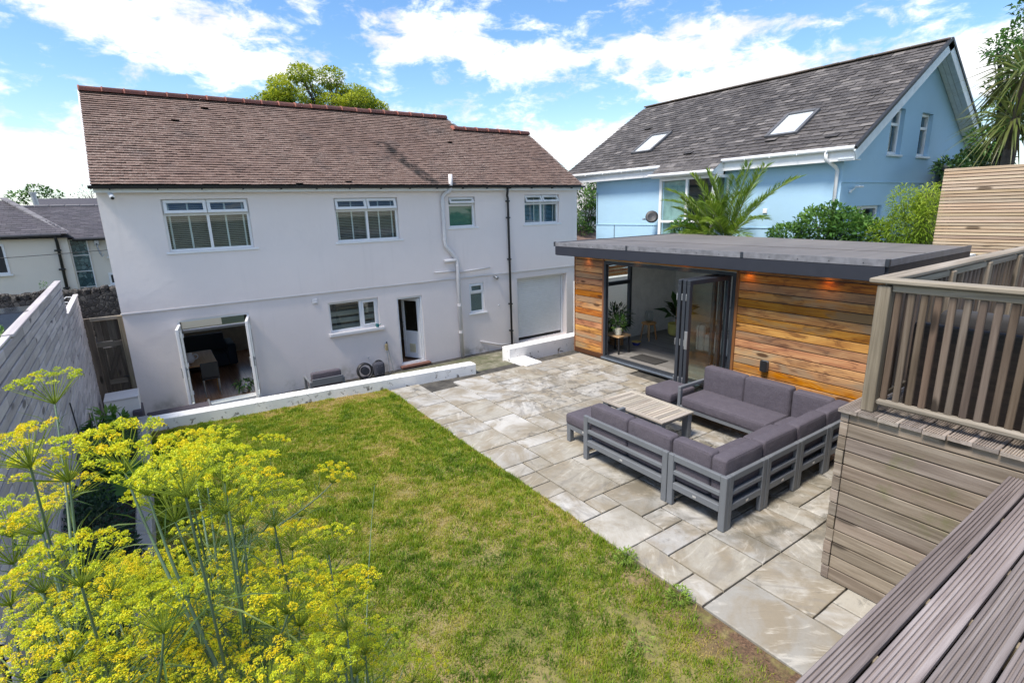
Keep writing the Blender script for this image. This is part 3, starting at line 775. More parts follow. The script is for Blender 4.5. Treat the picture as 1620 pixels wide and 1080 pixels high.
# small window
x0, x1, z0, z1 = OPEN['sw']; y = YF+.03
fr = frame_bars(MB(), x0, x1, z0, z1, y, .07, .06); fr.cbox(x0+.06, x1-.06, y+.001, y+.069, .765, .83); frame_bars(fr, x0+.045, x1-.045, .815, z1-.045, y-.02, .05, .045)
sw = part('small_window', fr, M_white, house)
part('pane', MB().box(x0+.05, x1-.05, y+.03, y+.042, z0+.05, .77), M_glass, sw); part('pane', MB().box(x0+.08, x1-.08, y+.0, y+.01, .85, z1-.085), M_glass, sw)
part('sill', MB().cbox(x0-.05, x1+.08, YF-.05, YF+.03, z0-.05, z0-.002, .008), M_white, sw)
part('frosted_backing', MB().box(x0+.02, x1-.02, y+.06, y+.075, z0+.02, z1-.02), plain('frosted_glass', (.14,.19,.18), .4), sw)
# garage roller door
x0, x1, z0, z1 = OPEN['ga']
gd = part('garage_door', MB().box(x0+.02, x1-.02, YF+.285, YF+.298, -1.02, z1-.12), M_white, house)
k = 0; zz = -1.0
while zz < z1-.08:
    piece('door_slat', (x1-x0-.12, .030, .064), ((x0+x1)/2, YF+.272, zz+.031), M_white, gd, .016); zz += .0655; k += 1
part('guide_rail', MB().cbox(x0+.001, x0+.055, YF+.20, YF+.29, -1.1, z1-.01, .006).cbox(x1-.055, x1-.001, YF+.20, YF+.29, -1.1, z1-.01, .006).cbox(x0+.056, x1-.056, YF+.20, YF+.29, z1-.11, z1-.008, .006), M_white, gd)
part('bottom_seal', MB().box(x0+.06, x1-.06, YF+.268, YF+.29, -1.06, -1.002), M_black, gd)
# back door: open inwards, hinged on the right
x0, x1, z0, z1 = OPEN['dr']
bd = part('back_door_frame', frame_bars(MB(), x0, x1, z0, z1, YF+.03, .08, .055), M_white, house)
ang = math.radians(62)
leafm = frame_bars(MB(), 0, .66, 0, 1.86, -.022, .044, .10); leafm.cbox(.10, .56, -.020, .020, .72, .84); leafm.cbox(.10, .56, -.010, .010, .10, .72)
def place(mb_, ox, oy, oz, a):
    ca, sa = math.cos(a), math.sin(a); mb_.v = [(ox+p[0]*ca-p[1]*sa, oy+p[0]*sa+p[1]*ca, oz+p[2]) for p in mb_.v]; return mb_
DA = math.pi-ang
lf = part('door_leaf', place(leafm, x1-.06, YF+.10, z0+.06, DA), M_white, bd)
part('pane', place(MB().box(.10, .56, -.006, .006, .84, 1.76), x1-.06, YF+.10, z0+.06, DA), M_glass_dark, bd)
part('cat_flap', place(MB().cbox(.22, .44, .011, .03, .18, .44, .02).cbox(.22, .44, -.03, -.011, .18, .44, .02), x1-.06, YF+.10, z0+.06, DA), plain('cream_plastic', (.62,.56,.38), .5), bd)
part('door_handle', place(MB().cbox(.60, .63, .022, .06, .92, 1.12, .008), x1-.06, YF+.10, z0+.06, DA), M_steel, bd)
part('doorstep', MB().cbox(x0-.05, x1+.10, YF-.16, YF+.02, -1.15, -1.085, .01), plain('red_tile_step', (.22,.10,.07), .7), bd)
# rooms behind the two open doors
M_floor_in = wood('oak_floor', [(.30,.14,.055), (.42,.21,.09), (.52,.28,.13)], 'Y', .22, False)
M_wall_in = plain('interior_beige', (.60,.53,.43), .85)
room = MB(); room.box(-.44, .5, 19.6, 19.7, -1.2, 1.15).box(.501, 3.6, 19.6, 19.7, -1.2, -.25).box(.501, 3.6, 19.6, 19.7, 1.0, 1.15).box(3.601, 4.2, 19.6, 19.7, -1.2, 1.15); room.box(4.2, 4.3, YF+.31, 19.7, -1.2, 1.15); room.box(5.2, 5.28, YF+.31, 17.4, -1.2, 1.15); room.box(7.0, 7.08, YF+.31, 17.5, -1.2, 1.15); room.box(5.29, 6.99, 17.3, 17.4, -1.2, 1.15)  # inner rear wall left open too, for the added daylight
part('inner_walls', room, M_wall_in, house)
fl = MB()
for k in range(32): fl.box(-.43+.145*k, -.43+.145*k+.142, YF+.12, 19.6, -1.14, -1.09-.001*(k % 2))
for k in range(12): fl.box(5.29+.142*k, 5.29+.142*k+.139, YF+.12, 17.3, -1.14, -1.09-.001*(k % 2))
f = part('floorboards', fl, M_floor_in, house)
# French doors, leaves folded outwards
x0, x1, z0, z1 = OPEN['fd']
fdf = part('french_door_frame', frame_bars(MB(), x0, x1, z0, z1, YF+.02, .09, .05), M_white, house)
part('threshold', MB().cbox(x0+.02, x1-.0, YF-.09, YF+.02, z0-.06, z0+.03, .01), M_white, fdf)
for hx, a, sg in ((x0+.035, math.radians(-97), 1), (x1-.035, math.radians(-101), 1)):
    lm = frame_bars(MB(), 0, .70, 0, 1.98, -.03, .06, .085)
    lv = part('door_leaf', place(lm, hx, YF+.02, z0+.06, a), M_white, fdf)
    part('pane', place(MB().box(.08, .62, -.008, .008, .085, 1.90), hx, YF+.02, z0+.06, a), M_glass, fdf)
    hd = MB().cbox(.635, .665, .03, .055, .86, 1.10, .006).cbox(.60, .67, .055, .075, 1.03, 1.06, .006).cbox(.635, .665, -.055, -.03, .86, 1.10, .006)
    part('door_handle', place(hd, hx, YF+.02, z0+.06, a), M_steel, fdf)
    for zz in (.3, 1.0, 1.7): part('hinge', place(MB().cbox(-.02, .02, -.045, .045, zz-.05, zz+.05, .006), hx, YF+.02, z0+.06, a), M_white, fdf)
# pipes
def pipe(name, pts, r, m, parent=house, n=12): return part(name, MB().tube(pts, r, n), m, parent, True)
PY = YF-.105
soil = pipe('soil_pipe', [(7.46,PY-.16,4.32),(7.455,PY-.16,3.98),(7.44,PY-.13,3.88),(7.34,PY-.03,3.80),(7.27,PY,3.72),(7.245,PY,3.62),(7.245,PY,2.44),(7.27,PY,2.32),(7.33,PY,2.22),(7.52,PY,2.00),(7.60,PY,1.90),(7.625,PY,1.78),(7.625,PY,-1.16)], .058, M_pipe)
for zz in (3.55, 2.5, 1.7, .5, -.35): part('pipe_collar', MB().tube([(7.245 if zz > 2 else 7.625, PY, zz-.035), (7.245 if zz > 2 else 7.625, PY, zz+.035)], .069, 12), M_pipe, soil)
part('pipe_branch', MB().tube([(7.20,PY,1.865),(7.56,PY,1.875),(7.62,PY,1.83)], .052, 12).tube([(6.86,PY+.03,1.56),(7.60,PY+.03,1.54)], .021, 8).tube([(7.63,PY+.03,1.50),(8.80,PY+.03,1.545)], .021, 8), M_pipe, soil, True)
dp = pipe('downpipe', [(9.42,EY+.03,3.95),(9.42,EY+.04,3.84),(9.50,PY,3.72),(9.525,PY,3.64),(9.525,PY,-1.10)], .036, M_black)
for zz in (3.55, 3.05, 1.75, .3, -.6): part('pipe_clip', MB().cbox(9.475, 9.575, PY-.045, YF-.012, zz-.02, zz+.02, .006), M_black, dp)
part('waste_pipe', MB().tube([(8.35,YF-.03,-.78),(9.1,YF-.05,-1.02),(9.5,YF-.06,-1.07)], .022, 8), M_pipe, house, True)
# fittings on the wall
sc1 = part('security_camera', MB().cbox(-.50, -.40, YF-.24, YF-.20, 3.80, 3.87, .01).tube([(-.45,YF-.24,3.83),(-.43,YF-.34,3.76)], [.045,.048], 14), M_white, house, True)
part('lens', MB().tube([(-.4299,YF-.341,3.759),(-.428,YF-.35,3.753)], .030, 12), M_black, sc1)
sc2 = part('wall_light', MB().tube([(8.99,YF-.002,1.23),(8.99,YF-.06,1.23)], .035, 12).tube([(8.99,YF-.06,1.23),(9.02,YF-.14,1.19)], [.05,.055], 12), M_steel, house, True)
part('vent_cover', MB().cbox(3.32, 3.46, YF-.03, YF-.002, 1.04, 1.17, .012).cbox(3.35, 3.43, YF-.045, YF-.03, 1.06, 1.10, .006), M_house_trim, house)
part('vent_pipe', MB().tube([(9.12,YF,.30),(9.12,YF-.03,.30)], .025, 12), M_house_trim, house)
part('outside_tap', MB().tube([(4.66,YF,-.66),(4.66,YF-.05,-.66),(4.66,YF-.07,-.70)], .014, 8).cbox(4.63,4.69,YF-.06,YF-.04,-.645,-.63,.004), M_steel, house)
for dx, zz in ((-.75, 3.93),): part('verge_board', MB().obox((HX0-.055, (EY+RY)/2, (EZ+RZ)/2-.05), (.02,0,0), slope*.5, sn*.05), M_white, house)

# ------------------------------------------------------------------ timber garden room
GX, GY0, GY1 = 8.0, 2.95, 9.17
M_cedar = wood('oiled_cedar', [(.17,.058,.016), (.33,.125,.03), (.48,.21,.05), (.56,.29,.085)], 'Y', .5, True, 1.0, .26, bump=.25, silver=(.30,.19,.10), gs=.6, mott=((.135,.045,.016), (.60,.34,.11)))
M_cedar_v = wood('oiled_cedar_trim', [(.14,.045,.014), (.26,.10,.03), (.34,.15,.05)], 'Z', .5, False)
M_rubber = None
def rubber_mat():
    t = NT('grey_rubber_roof'); p = t.coords('Position', rnd=False)
    n1 = t.noise(p, .7, 6, .6); n2 = t.noise(p, 5, 5, .65); mp = t.n('ShaderNodeMapping'); mp.inputs['Scale'].default_value = (.25, 3, 1); t.l(p, mp.inputs['Vector'])
    st = t.noise(mp.outputs[0], 1.2, 5, .6)
    c = t.ramp(n1, [(.35, (.125,.115,.112)), (.65, (.175,.16,.153))]); c = t.mix(t.map(st, .45, .7, 0, .45), c, (.085,.08,.08)); c = t.mix(t.map(n2, .55, .75, 0, .2), c, (.17,.16,.155))
    t.bump(n2, .2, .004); return t.done(c, .62)
M_rubber = rubber_mat()
M_trim = plain('grey_roof_trim', (.17,.17,.185), .42, var=.22, scale=9)
M_navy = plain('anthracite_fascia', (.020,.022,.032), .5, var=.05)
room = thing('garden_room', 'cedar clad garden room with flat grey roof and open folding doors', 'garden room', (GX, GY1, 0))
D0, D1, DZ0, DZ1 = 5.13, 8.21, .09, 2.17           # door opening along y and z
BT = 2.30
shell = MB(); T = .12
S = holed_wall(GY0+.02, GY1-.02, -.02, BT, [(D0, D1, .06, DZ1)], GX+.036, GX+T, 'X')
part('cladding_gap_shade', holed_wall(GY0+.02, GY1-.02, .0, 2.27, [(D0-.02, D1+.02, .05, DZ1+.02)], GX+.0295, GX+.034, 'X'), M_black, room)  # black sheet added behind the boards so their gaps look shaded
part('front_frame', S, plain('wall_lining', (.60,.60,.585), .8), room)
EW = (8.55, 9.75, .35, 2.02)                       # window in the house-side end wall
part('end_wall', holed_wall(GX+T+.002, 11.6, -.02, BT, [EW], GY1-.03, GY1-.13), plain('interior_white', (.70,.70,.685), .8), room)
part('back_wall', MB().box(11.4, 11.52, GY0+.05, GY1-.132, -.02, BT).box(GX+T+.002, 11.39, GY0+.03, GY0+.13, -.02, BT), plain('interior_white_wall', (.70,.70,.69), .8), room)
part('ceiling', MB().box(GX+.03, 11.5, GY0+.02, GY1-.02, BT+.005, BT+.05), plain('ceiling_paint', (.75,.75,.74), .8), room)
M_lam = wood('grey_laminate', [(.10,.095,.09), (.20,.19,.18), (.30,.285,.27)], 'Y', .42, False, .8, .16, bump=.1)
for k in range(17):
    xx = GX+.13+.19*k
    off = (k*.37) % 1.2
    ys = [GY0+.14]+[GY0+.14+off+1.2*q for q in range(1, 6) if GY0+.14+off+1.2*q < GY1-.2]+[GY1-.14]
    for a, b in zip(ys[:-1], ys[1:]): piece('floor_plank', (.188, b-a-.003, .02), (xx+.095, (a+b)/2, .07), M_lam, room, .002)
part('floor_slab', MB().box(GX+.03, 11.39, GY0+.13, GY1-.14, -.02, .058), M_dark, room)
# cladding: one board after another
zz = .10; k = 0
while zz < 2.25:
    h = min(.138, 2.262-zz)
    for a, b in (((GY0, D0-.075)), ((D1+.075, GY1))):
        piece('cladding_board', (.022, b-a, h-.013), (GX+.018+random.uniform(-.001,.001), (a+b)/2, zz+h/2), M_cedar, room, .004)
    piece('cladding_board', (GX+3.3-GX, .022, h-.013), (GX+1.68, GY1-.012, zz+h/2), M_cedar, room, .004) if False else None
    zz += h; k += 1
piece('head_board', (.022, D1-D0+.15, .075), (GX+.017, (D0+D1)/2, 2.222), M_cedar, room, .004)
piece('base_board', (.03, GY1-GY0+.004, .098), (GX+.014, (GY0+GY1)/2, .047), wood('dark_base_board', [(.05,.022,.012),(.09,.04,.02)], 'Y', .6, False), room, .004)
piece('corner_trim', (.05, .024, 2.25), (GX+.020, GY1+.013, 1.13), M_cedar_v, room, .004)
part('end_cladding', MB().box(GX+.05, 11.6, GY1-.028, GY1-.004, -.02, EW[2]-.06).box(GX+.05, EW[0]-.06, GY1-.028, GY1-.004, EW[2]-.06, BT).box(EW[1]+.06, 11.6, GY1-.028, GY1-.004, EW[2]-.06, BT).box(EW[0]-.06, EW[1]+.06, GY1-.028, GY1-.004, EW[3]+.06, BT), M_cedar, room)
for yy in (D0-.045, D1+.045): piece('jamb_trim', (.03, .055, DZ1+.02), (GX+.012, yy, (DZ1+.12)/2+.06), M_cedar_v, room, .004)
# flat roof
RX0, RYa, RYb = 7.56, 2.80, 9.30
roofp = [(RX0, RYa), (10.45, RYa), (11.75, RYb), (RX0, RYb)]
rf = part('flat_roof', MB().prism(roofp, 'Z', 2.34, 2.545), M_rubber, room)
def edge(name, a, b, z0, z1, th, m, parent, off=0.0):
    a, b = Vector((*a, 0)), Vector((*b, 0)); d = (b-a); L = d.length; d.normalize(); n = Vector((d.y, -d.x, 0))
    return part(name, MB().obox((a+b)/2+n*(off+th/2)+Vector((0,0,(z0+z1)/2)), d*(L/2), n*(th/2), Vector((0,0,(z1-z0)/2))), m, parent)
e_pts = [((RX0,RYb),(RX0,RYa)), ((RX0,RYa),(10.45,RYa)), ((11.75,RYb),(RX0,RYb))]
for q, (a, b) in enumerate(e_pts):
    a_, b_ = (a, b)
    edge('roof_trim', a_, b_, 2.475, 2.562, .022, M_trim, rf, .012)
    edge('fascia_board', a_, b_, 2.285, 2.469, .030, M_navy, room, .002)
for yy in (RYb, RYa): piece('trim_corner', (.05, .05, .10), (RX0-.020, yy+(.020 if yy > 5 else -.020), 2.52), M_anth, rf, .005)
for yy in (7.15, 4.75): piece('trim_joint', (.010, .05, .092), (RX0-.036, yy, 2.519), M_anth, rf, .003)
yy = RYa+.25
while yy < RYb: piece('trim_screw', (.012, .012, .012), (RX0-.036, yy, 2.51), M_black, rf, .004); yy += .42
part('soffit', MB().box(RX0-.02, GX+.03, RYa+.02, RYb-.02, 2.278, 2.30), M_navy, room)
for xx in (8.9, 10.1): piece('roof_seam', (.06, RYb-RYa-.1, .006), (xx-.35*0, (RYa+RYb)/2, 2.5495), M_rubber, rf, .002) if xx < 10 else None
# warm downlights under the eaves, lit
t = NT('warm_downlight'); t.b.inputs['Emission Color'].default_value = (1.0, .45, .14, 1); t.b.inputs['Emission Strength'].default_value = 6.0; M_lamp = t.done((.9,.6,.3), .4)
for k, yy in enumerate((8.72, 7.28, 6.14, 4.88, 3.65)):
    l = part('downlight', MB().lathe([(.032,-.004), (.036,0), (.036,.012), (.03,.014)], (GX-.07, yy, 2.270), 16), M_steel, room)
    part('lamp_disc', MB().lathe([(.001,0), (.027,0.0), (.027,.004), (.001,.004)], (GX-.07, yy, 2.2645), 14), M_lamp, l)
    ld = bpy.data.lights.new('downlight_lamp', 'SPOT'); ld.energy = 1.3; ld.color = (1.0, .42, .12); ld.spot_size = math.radians(125); ld.spot_blend = .9; ld.shadow_soft_size = .02
    lo_ = bpy.data.objects.new('downlight_lamp', ld); COL.objects.link(lo_); lo_.parent = room; w_ = wo(room); lo_.location = (GX-.06-w_.x, yy-w_.y, 2.258-w_.z); lo_.rotation_euler = (0, math.radians(14), 0)
# outer door frame and the folded leaves
of = MB(); of.cbox(GX-.01, GX+.075, D0-.02, D0+.045, .06, DZ1, .005).cbox(GX-.01, GX+.075, D1-.045, D1+.02, .06, DZ1, .005).cbox(GX-.009, GX+.074, D0+.046, D1-.046, DZ1-.06, DZ1, .005).cbox(GX-.03, GX+.09, D0+.046, D1-.046, .05, .10, .005)
bf = part('folding_door_frame', of, M_anth, room)
part('sill', MB().cbox(GX-.075, GX-.012, D0-.02, D1+.02, .035, .075, .006), plain('steel_blue_sill', (.16,.19,.23), .4, .5), bf)
LW = 1.0
for q, (yy, a) in enumerate(((5.22, 176), (5.34, 178.5), (5.47, 180.5))):
    lm = MB(); a_ = math.radians(a)
    frame_bars(lm, 0, LW, 0, 2.03, -.032, .064, .075, .006)
    lf = part('door_leaf', place(lm, GX-.01, yy, .095, a_), M_anth, bf)
    part('pane', place(MB().box(.07, LW-.07, -.010, .010, .07, 1.96), GX-.01, yy, .095, a_), M_glass, bf)
    for zz in (.35, 1.0, 1.75): part('hinge', place(MB().cbox(LW-.06, LW-.0, -.052, -.033, zz-.055, zz+.055, .006), GX-.01, yy, .095, a_), M_steel, lf)
part('door_handle', place(MB().cbox(LW-.05, LW-.025, -.075, -.033, .95, 1.15, .006).cbox(LW-.012, LW+.008, -.03, .03, .9, 1.2, .004), GX-.01, 5.22, .095, math.radians(176)), M_steel, bf)
# end window
x0, x1, z0, z1 = EW
ef = MB(); frame_bars(ef, x0, x1, z0, z1, GY1-.13, .10, .07); ef.cbox(x0+.07, x1-.07, GY1-.125, GY1-.035, 1.45, 1.54)
ew = part('end_window', ef, M_anth, room); part('pane', MB().box(x0+.06, x1-.06, GY1-.09, GY1-.078, z0+.06, z1-.06), M_glass, ew)
so_ = part('outdoor_socket', MB().cbox(GX-.075, GX+.006, 4.42, 4.54, .62, .80, .012), plain('slate_blue_plastic', (.06,.085,.115), .4), room)
part('socket_cover', MB().cbox(GX-.085, GX-.076, 4.415, 4.525, .63, .81, .004), M_black, so_)

bw_ = thing('boundary_screen', 'white wall topped with pale slats seen through the end window', 'screen', (9.5, 10.7, YARD))
part('wall_body', MB().cbox(9.45, 13.4, 10.7, 10.9, YARD, 1.35, .01), M_white_paint, bw_)
for k in range(9): piece('slat', (3.9, .03, .085), (11.42, 10.8, 1.42+.1*k), M_cedar_v, bw_, .004)
# things inside the garden room
M_oak = wood('oak', [(.30,.15,.06), (.42,.24,.11), (.50,.30,.14)], 'Z', .5, False)
def leaf_cloud(name, C_, D_, L_, W_, mat, parent=None, tint=None, fold=.25, droop=.0, wo_=None):
    """leaves: centre-base points C (n,3), directions D (n,3), lengths, widths; each leaf two bent quads"""
    C_ = np.asarray(C_, float); D_ = np.asarray(D_, float); n = len(C_)
    D_ = D_/np.maximum(np.linalg.norm(D_, axis=1, keepdims=True), 1e-9)
    up = RNG.normal(0, .35, (n, 3))+np.array([0,0,1.0]); S_ = np.cross(D_, up); S_ /= np.maximum(np.linalg.norm(S_, axis=1, keepdims=True), 1e-9)
    Nn = np.cross(S_, D_); L_ = np.broadcast_to(L_, n)[:, None]; W_ = np.broadcast_to(W_, n)[:, None]
    base = C_; mid = C_+D_*L_*.45; tip = C_+D_*L_-Nn*L_*droop*0+np.array([0,0,-1.0])*L_*droop
    l = mid+S_*W_*.5+Nn*W_*fold; r = mid-S_*W_*.5+Nn*W_*fold
    V = np.stack([base, r, tip, l, mid], 1).reshape(-1, 3); b = np.arange(n)[:, None]*5
    F = np.concatenate([b+np.array([0,1,4]), b+np.array([1,2,4]), b+np.array([2,3,4]), b+np.array([3,0,4])], 0)
    if tint is None: tint = RNG.random(n)
    if parent is not None:
        w_ = wo(parent) if wo_ is None else wo_; V = V-np.array(w_)
    me = np_mesh(name, V, F, np.repeat(tint, 5)); me.materials.append(mat)
    return link(name, me, None, parent)
M_leaf_deep = leaf_mat('deep_green_leaves', [(0,(.010,.030,.010)), (.5,(.025,.065,.018)), (1,(.06,.13,.03))], .4, .15)
M_leaf_mid = leaf_mat('mid_green_leaves', [(0,(0.025,0.070,0.017)), (.5,(0.063,0.154,0.031)), (1,(0.154,0.280,0.056))], .45, .25)
def rand_dirs(n, zlo=-.3, zhi=1.0):
    z = RNG.uniform(zlo, zhi, n); a = RNG.uniform(0, 2*np.pi, n); r = np.sqrt(np.clip(1-z*z, .05, 1)); return np.stack([r*np.cos(a), r*np.sin(a), z], 1)
def ellipsoid(c, r, n, lo=.45):
    d = RNG.normal(size=(n,3)); d /= np.linalg.norm(d, axis=1, keepdims=True); return np.array(c)+d*np.array(r)*(lo+(1-lo)*RNG.random((n,1))**.5), d
st = thing('wooden_stool', 'small round topped oak stool holding a glass vase', 'stool', (9.85, 8.55, .08))
part('seat', MB().lathe([(.16,.40), (.18,.41), (.18,.435), (.165,.44)], (9.85,8.55,.08), 20), M_oak, st)
for k in range(4):
    a = .785+k*1.571; part('leg', MB().tube([(9.85+.19*math.cos(a),8.55+.19*math.sin(a),.085),(9.85+.13*math.cos(a),8.55+.13*math.sin(a),.485)], [.018,.024], 8), M_oak, st)
v_ = thing('glass_vase', 'clear ribbed glass vase on the oak stool', 'vase', (9.85, 8.55, .525))
part('vase_body', MB().lathe([(.05,0), (.10,.05), (.115,.14), (.10,.24), (.085,.27)], (9.85,8.55,.525), 16), glass('vase_glass', (.75,.78,.78), .1), v_, True)
pp = thing('potted_fig', 'dark broad leaved plant in a yellow pot inside the garden room', 'plant', (10.75, 8.45, .08))
part('pot', MB().lathe([(.15,0), (.19,.05), (.20,.30), (.17,.30), (.16,.25)], (10.75,8.45,.08), 20), plain('yellow_pot', (.50,.45,.13), .5), pp)
n = 26; d = rand_dirs(n, .05, .9); leaf_cloud('leaf_mass', np.array([10.75,8.45,.5])+d*np.array([.12,.12,.35]), d+np.array([0,0,.25]), RNG.uniform(.4,.75,n), RNG.uniform(.12,.2,n), M_leaf_deep, pp, droop=.25)
part('stem', MB().tube([(10.75,8.45,.3),(10.76,8.44,.8)], .02, 6), M_oak, pp)
ps = thing('potted_plant', 'bushy green plant in a striped wooden planter by the folding doors', 'plant', (8.75, 8.75, .08))
pl_ = MB()
for k in range(7): pl_.lathe([(.16,.0), (.165,.045), (.16,.05)], (8.95,8.75,.08+.055*k), 16)
part('planter', pl_, M_oak, ps)
part('planter_liner', MB().lathe([(.14,0), (.155,.39)], (8.95,8.75,.085), 14), M_dark, ps)
n = 420; c, d = ellipsoid((8.85,8.72,.75), (.38,.3,.30), n, .1); leaf_cloud('leaf_mass', c, d+np.array([0,0,.3]), RNG.uniform(.12,.24,n), .03, M_leaf_deep, ps, droop=.3)
pb = thing('plant_bench', 'low dark bench with small pots just inside the doorway', 'bench', (8.45, 8.3, .08))
part('seat', MB().cbox(8.28, 8.66, 8.02, 8.5, .46, .50, .006), M_oak, pb)
for a in (8.31, 8.63):
    for b in (8.05, 8.47): part('leg', MB().cbox(a-.018, a+.018, b-.018, b+.018, .08, .46, .004), M_black, pb)
for k, (a, b) in enumerate(((8.38,8.14),(8.52,8.34))):
    t_ = thing('flower_pot', ('small cream pot on the near end of the plant bench', 'small cream pot on the far end of the plant bench')[k], 'pot', (a, b, .5))
    part('pot_body', MB().lathe([(.05,0), (.075,.02), (.085,.15), (.07,.15)], (a,b,.502), 14), plain('cream_ceramic%d' % k, (.55,.52,.42), .5), t_)
    n = 60; c, d = ellipsoid((a,b,.78), (.14,.14,.14), n, .1); leaf_cloud('leaf_mass', c, d+np.array([0,0,.6]), .14, .035, M_leaf_mid, t_)
tb = thing('blue_bowl', 'small blue and gold bowl on the grey floor by the stool', 'bowl', (9.2, 8.35, .08))
part('bowl_body', MB().lathe([(.05,0), (.07,.01), (.11,.09), (.10,.09), (.06,.03)], (9.2,8.35,.083), 16), plain('cobalt_glaze', (.05,.06,.25), .25), tb)
part('bowl_rim', MB().lathe([(.100,.09), (.112,.092), (.112,.105), (.100,.105)], (9.2,8.35,.083), 16), plain('gold_glaze', (.5,.35,.06), .4), tb)
dm = thing('door_mat', 'dark ribbed doormat on the grey floor inside the folding doors', 'mat', (8.6, 7.3, .082))
part('mat_body', MB().cbox(8.3, 8.72, 7.0, 7.72, .082, .092, .004), M_black, dm)
for k in range(14): piece('rib', (.40, .02, .006), (8.51, 7.03+.052*k, .0955), plain('mat_rib', (.09,.085,.08), .9) if k == 0 else bpy.data.materials['mat_rib'], dm, .002)
# striped sofa seen through the folded glass
def stripes():
    t = NT('striped_throw'); v = t.coords('Object', (1,1,1), False); s2 = t.n('ShaderNodeSeparateXYZ'); t.l(v, s2.inputs[0])
    f_ = t.math('FRACT', t.math('MULTIPLY', s2.outputs[0], 6.5)); g_ = t.math('FRACT', t.math('MULTIPLY', s2.outputs[1], 6.5))
    m_ = t.math('MAXIMUM', t.map(t.math('ABSOLUTE', t.math('SUBTRACT', f_, .5)), .07, .04), t.map(t.math('ABSOLUTE', t.math('SUBTRACT', g_, .5)), .07, .04))
    return t.done(t.mix(m_, (.52,.50,.46), (.10,.10,.11)), .9)
M_str = stripes()
ss = thing('striped_sofa', 'cream sofa with a dark check throw seen through the folded door glass', 'sofa', (10.2, 6.2, .08))
for nm, c, h in (('seat', (10.2,6.1,.33), (.45,.85,.20)), ('backrest', (10.62,6.1,.60), (.14,.85,.42)), ('armrest', (10.2,7.02,.42), (.45,.12,.30)), ('armrest', (10.2,5.18,.42), (.45,.12,.30))):
    V, F = roundbox(*h, .07); part(nm, MB().add([(c[0]+a,c[1]+b,c[2]+d_) for a,b,d_ in V], F), M_str, ss, True)
sc_ = thing('mustard_cushion', 'mustard yellow cushion on the cream check sofa', 'cushion', (10.35, 6.4, .55))
V, F = roundbox(.08, .22, .22, .06, .03); part('cushion_body', MB().add([(10.37+a,6.42+b,.78+d_) for a,b,d_ in V], F), plain('mustard_fabric', (.45,.26,.05), .9), sc_, True)

# ------------------------------------------------------------------ outdoor corner sofa set
def fabric():
    t = NT('charcoal_outdoor_fabric'); v = t.coords('Object'); w1 = t.noise(v, 240, 2, .5); w2 = t.noise(v, 9, 4, .6); w3 = t.noise(v, 60, 3, .6)
    c = t.ramp(w1, [(.3, (.048,.041,.052)), (.7, (.105,.091,.112))]); c = t.mix(t.map(w2, .4, .7, 0, .3), c, (.112,.099,.118)); c = t.mix(t.map(w3, .6, .75, 0, .25), c, (.155,.14,.158))
    t.bump(t.math('ADD', w1, t.math('MULTIPLY', w2, 5.0)), .5, .006); return t.done(c, .9)
M_fab = fabric()
M_badge = plain('steel_badge', (.6,.6,.6), .35, .6)
def cushion(parent, name, x0, x1, y0, y1, z0, z1, r=.035, bulge=.010):
    V, F = roundbox((x1-x0)/2, (y1-y0)/2, (z1-z0)/2, r, bulge); c = ((x0+x1)/2, (y0+y1)/2, (z0+z1)/2)
    me = MB().add(V, F).mesh(name, True); me.materials.append(M_fab); w_ = wo(parent)
    o = link(name, me, None, parent, (c[0]-w_.x, c[1]-w_.y, c[2]-w_.z), (random.uniform(-.01,.01), random.uniform(-.01,.01), random.uniform(-.01,.01)))
    # welted seams round the two broad faces
    h = [(x1-x0)/2, (y1-y0)/2, (z1-z0)/2]; ax = h.index(min(h)); u, v = [i for i in range(3) if i != ax]; e = r*.28; wl_ = MB()
    for s_ in (-1, 1):
        loop = []
        for a_, b_ in ((-1,-1),(1,-1),(1,1),(-1,1)):
            for q in range(5):
                an = math.atan2(b_, a_)-math.pi/4+math.pi/2*q/4; p = [0,0,0]; rc = r*1.1
                p[ax] = s_*(h[ax]-e); p[u] = a_*(h[u]-e-rc)+rc*math.cos(an); p[v] = b_*(h[v]-e-rc)+rc*math.sin(an); loop.append(tuple(p))
        wl_.tube(loop+[loop[0]], .0048, 5, False)
    wm = wl_.mesh('piping', True); wm.materials.append(M_fab); link('piping', wm, None, o)
    return o
SX0, SX1, SY0 = 4.42, 7.20, 2.76       # outer faces of the set
PW = .075
def back_frame(parent, a0, a1, face, side):
    """back made of two posts and three rails; side 'x': back lies in x=face, spans y a0..a1 ; 'y': in y=face"""
    d = .05
    def bx(u0, u1, z0, z1, e=0.0):
        lo_, hi_ = (face+e, face+d-e) if side in 'xy' else (face-d+e, face-e)
        if side in 'xX': return (lo_, hi_, u0, u1, z0, z1)
        return (u0, u1, lo_, hi_, z0, z1)
    for u in (a0, a1-PW): part('back_post', MB().cbox(*bx(u, u+PW, .002, .62), .006), M_grey_metal, parent)
    for z0, z1 in ((.545, .62), (.385, .435), (.205, .285)): part('back_rail', MB().cbox(*bx(a0+PW, a1-PW, z0, z1, .003), .006), M_grey_metal, parent)
    um = (a0+a1)/2; bb = bx(um-.022, um+.022, .235, .258); 
    b = list(bb)
    if side == 'x': b[0], b[1] = face-.003, face-.0005
    elif side == 'y': b[2], b[3] = face-.003, face-.0005
    else: return
    part('badge', MB().box(*b), M_badge, parent)
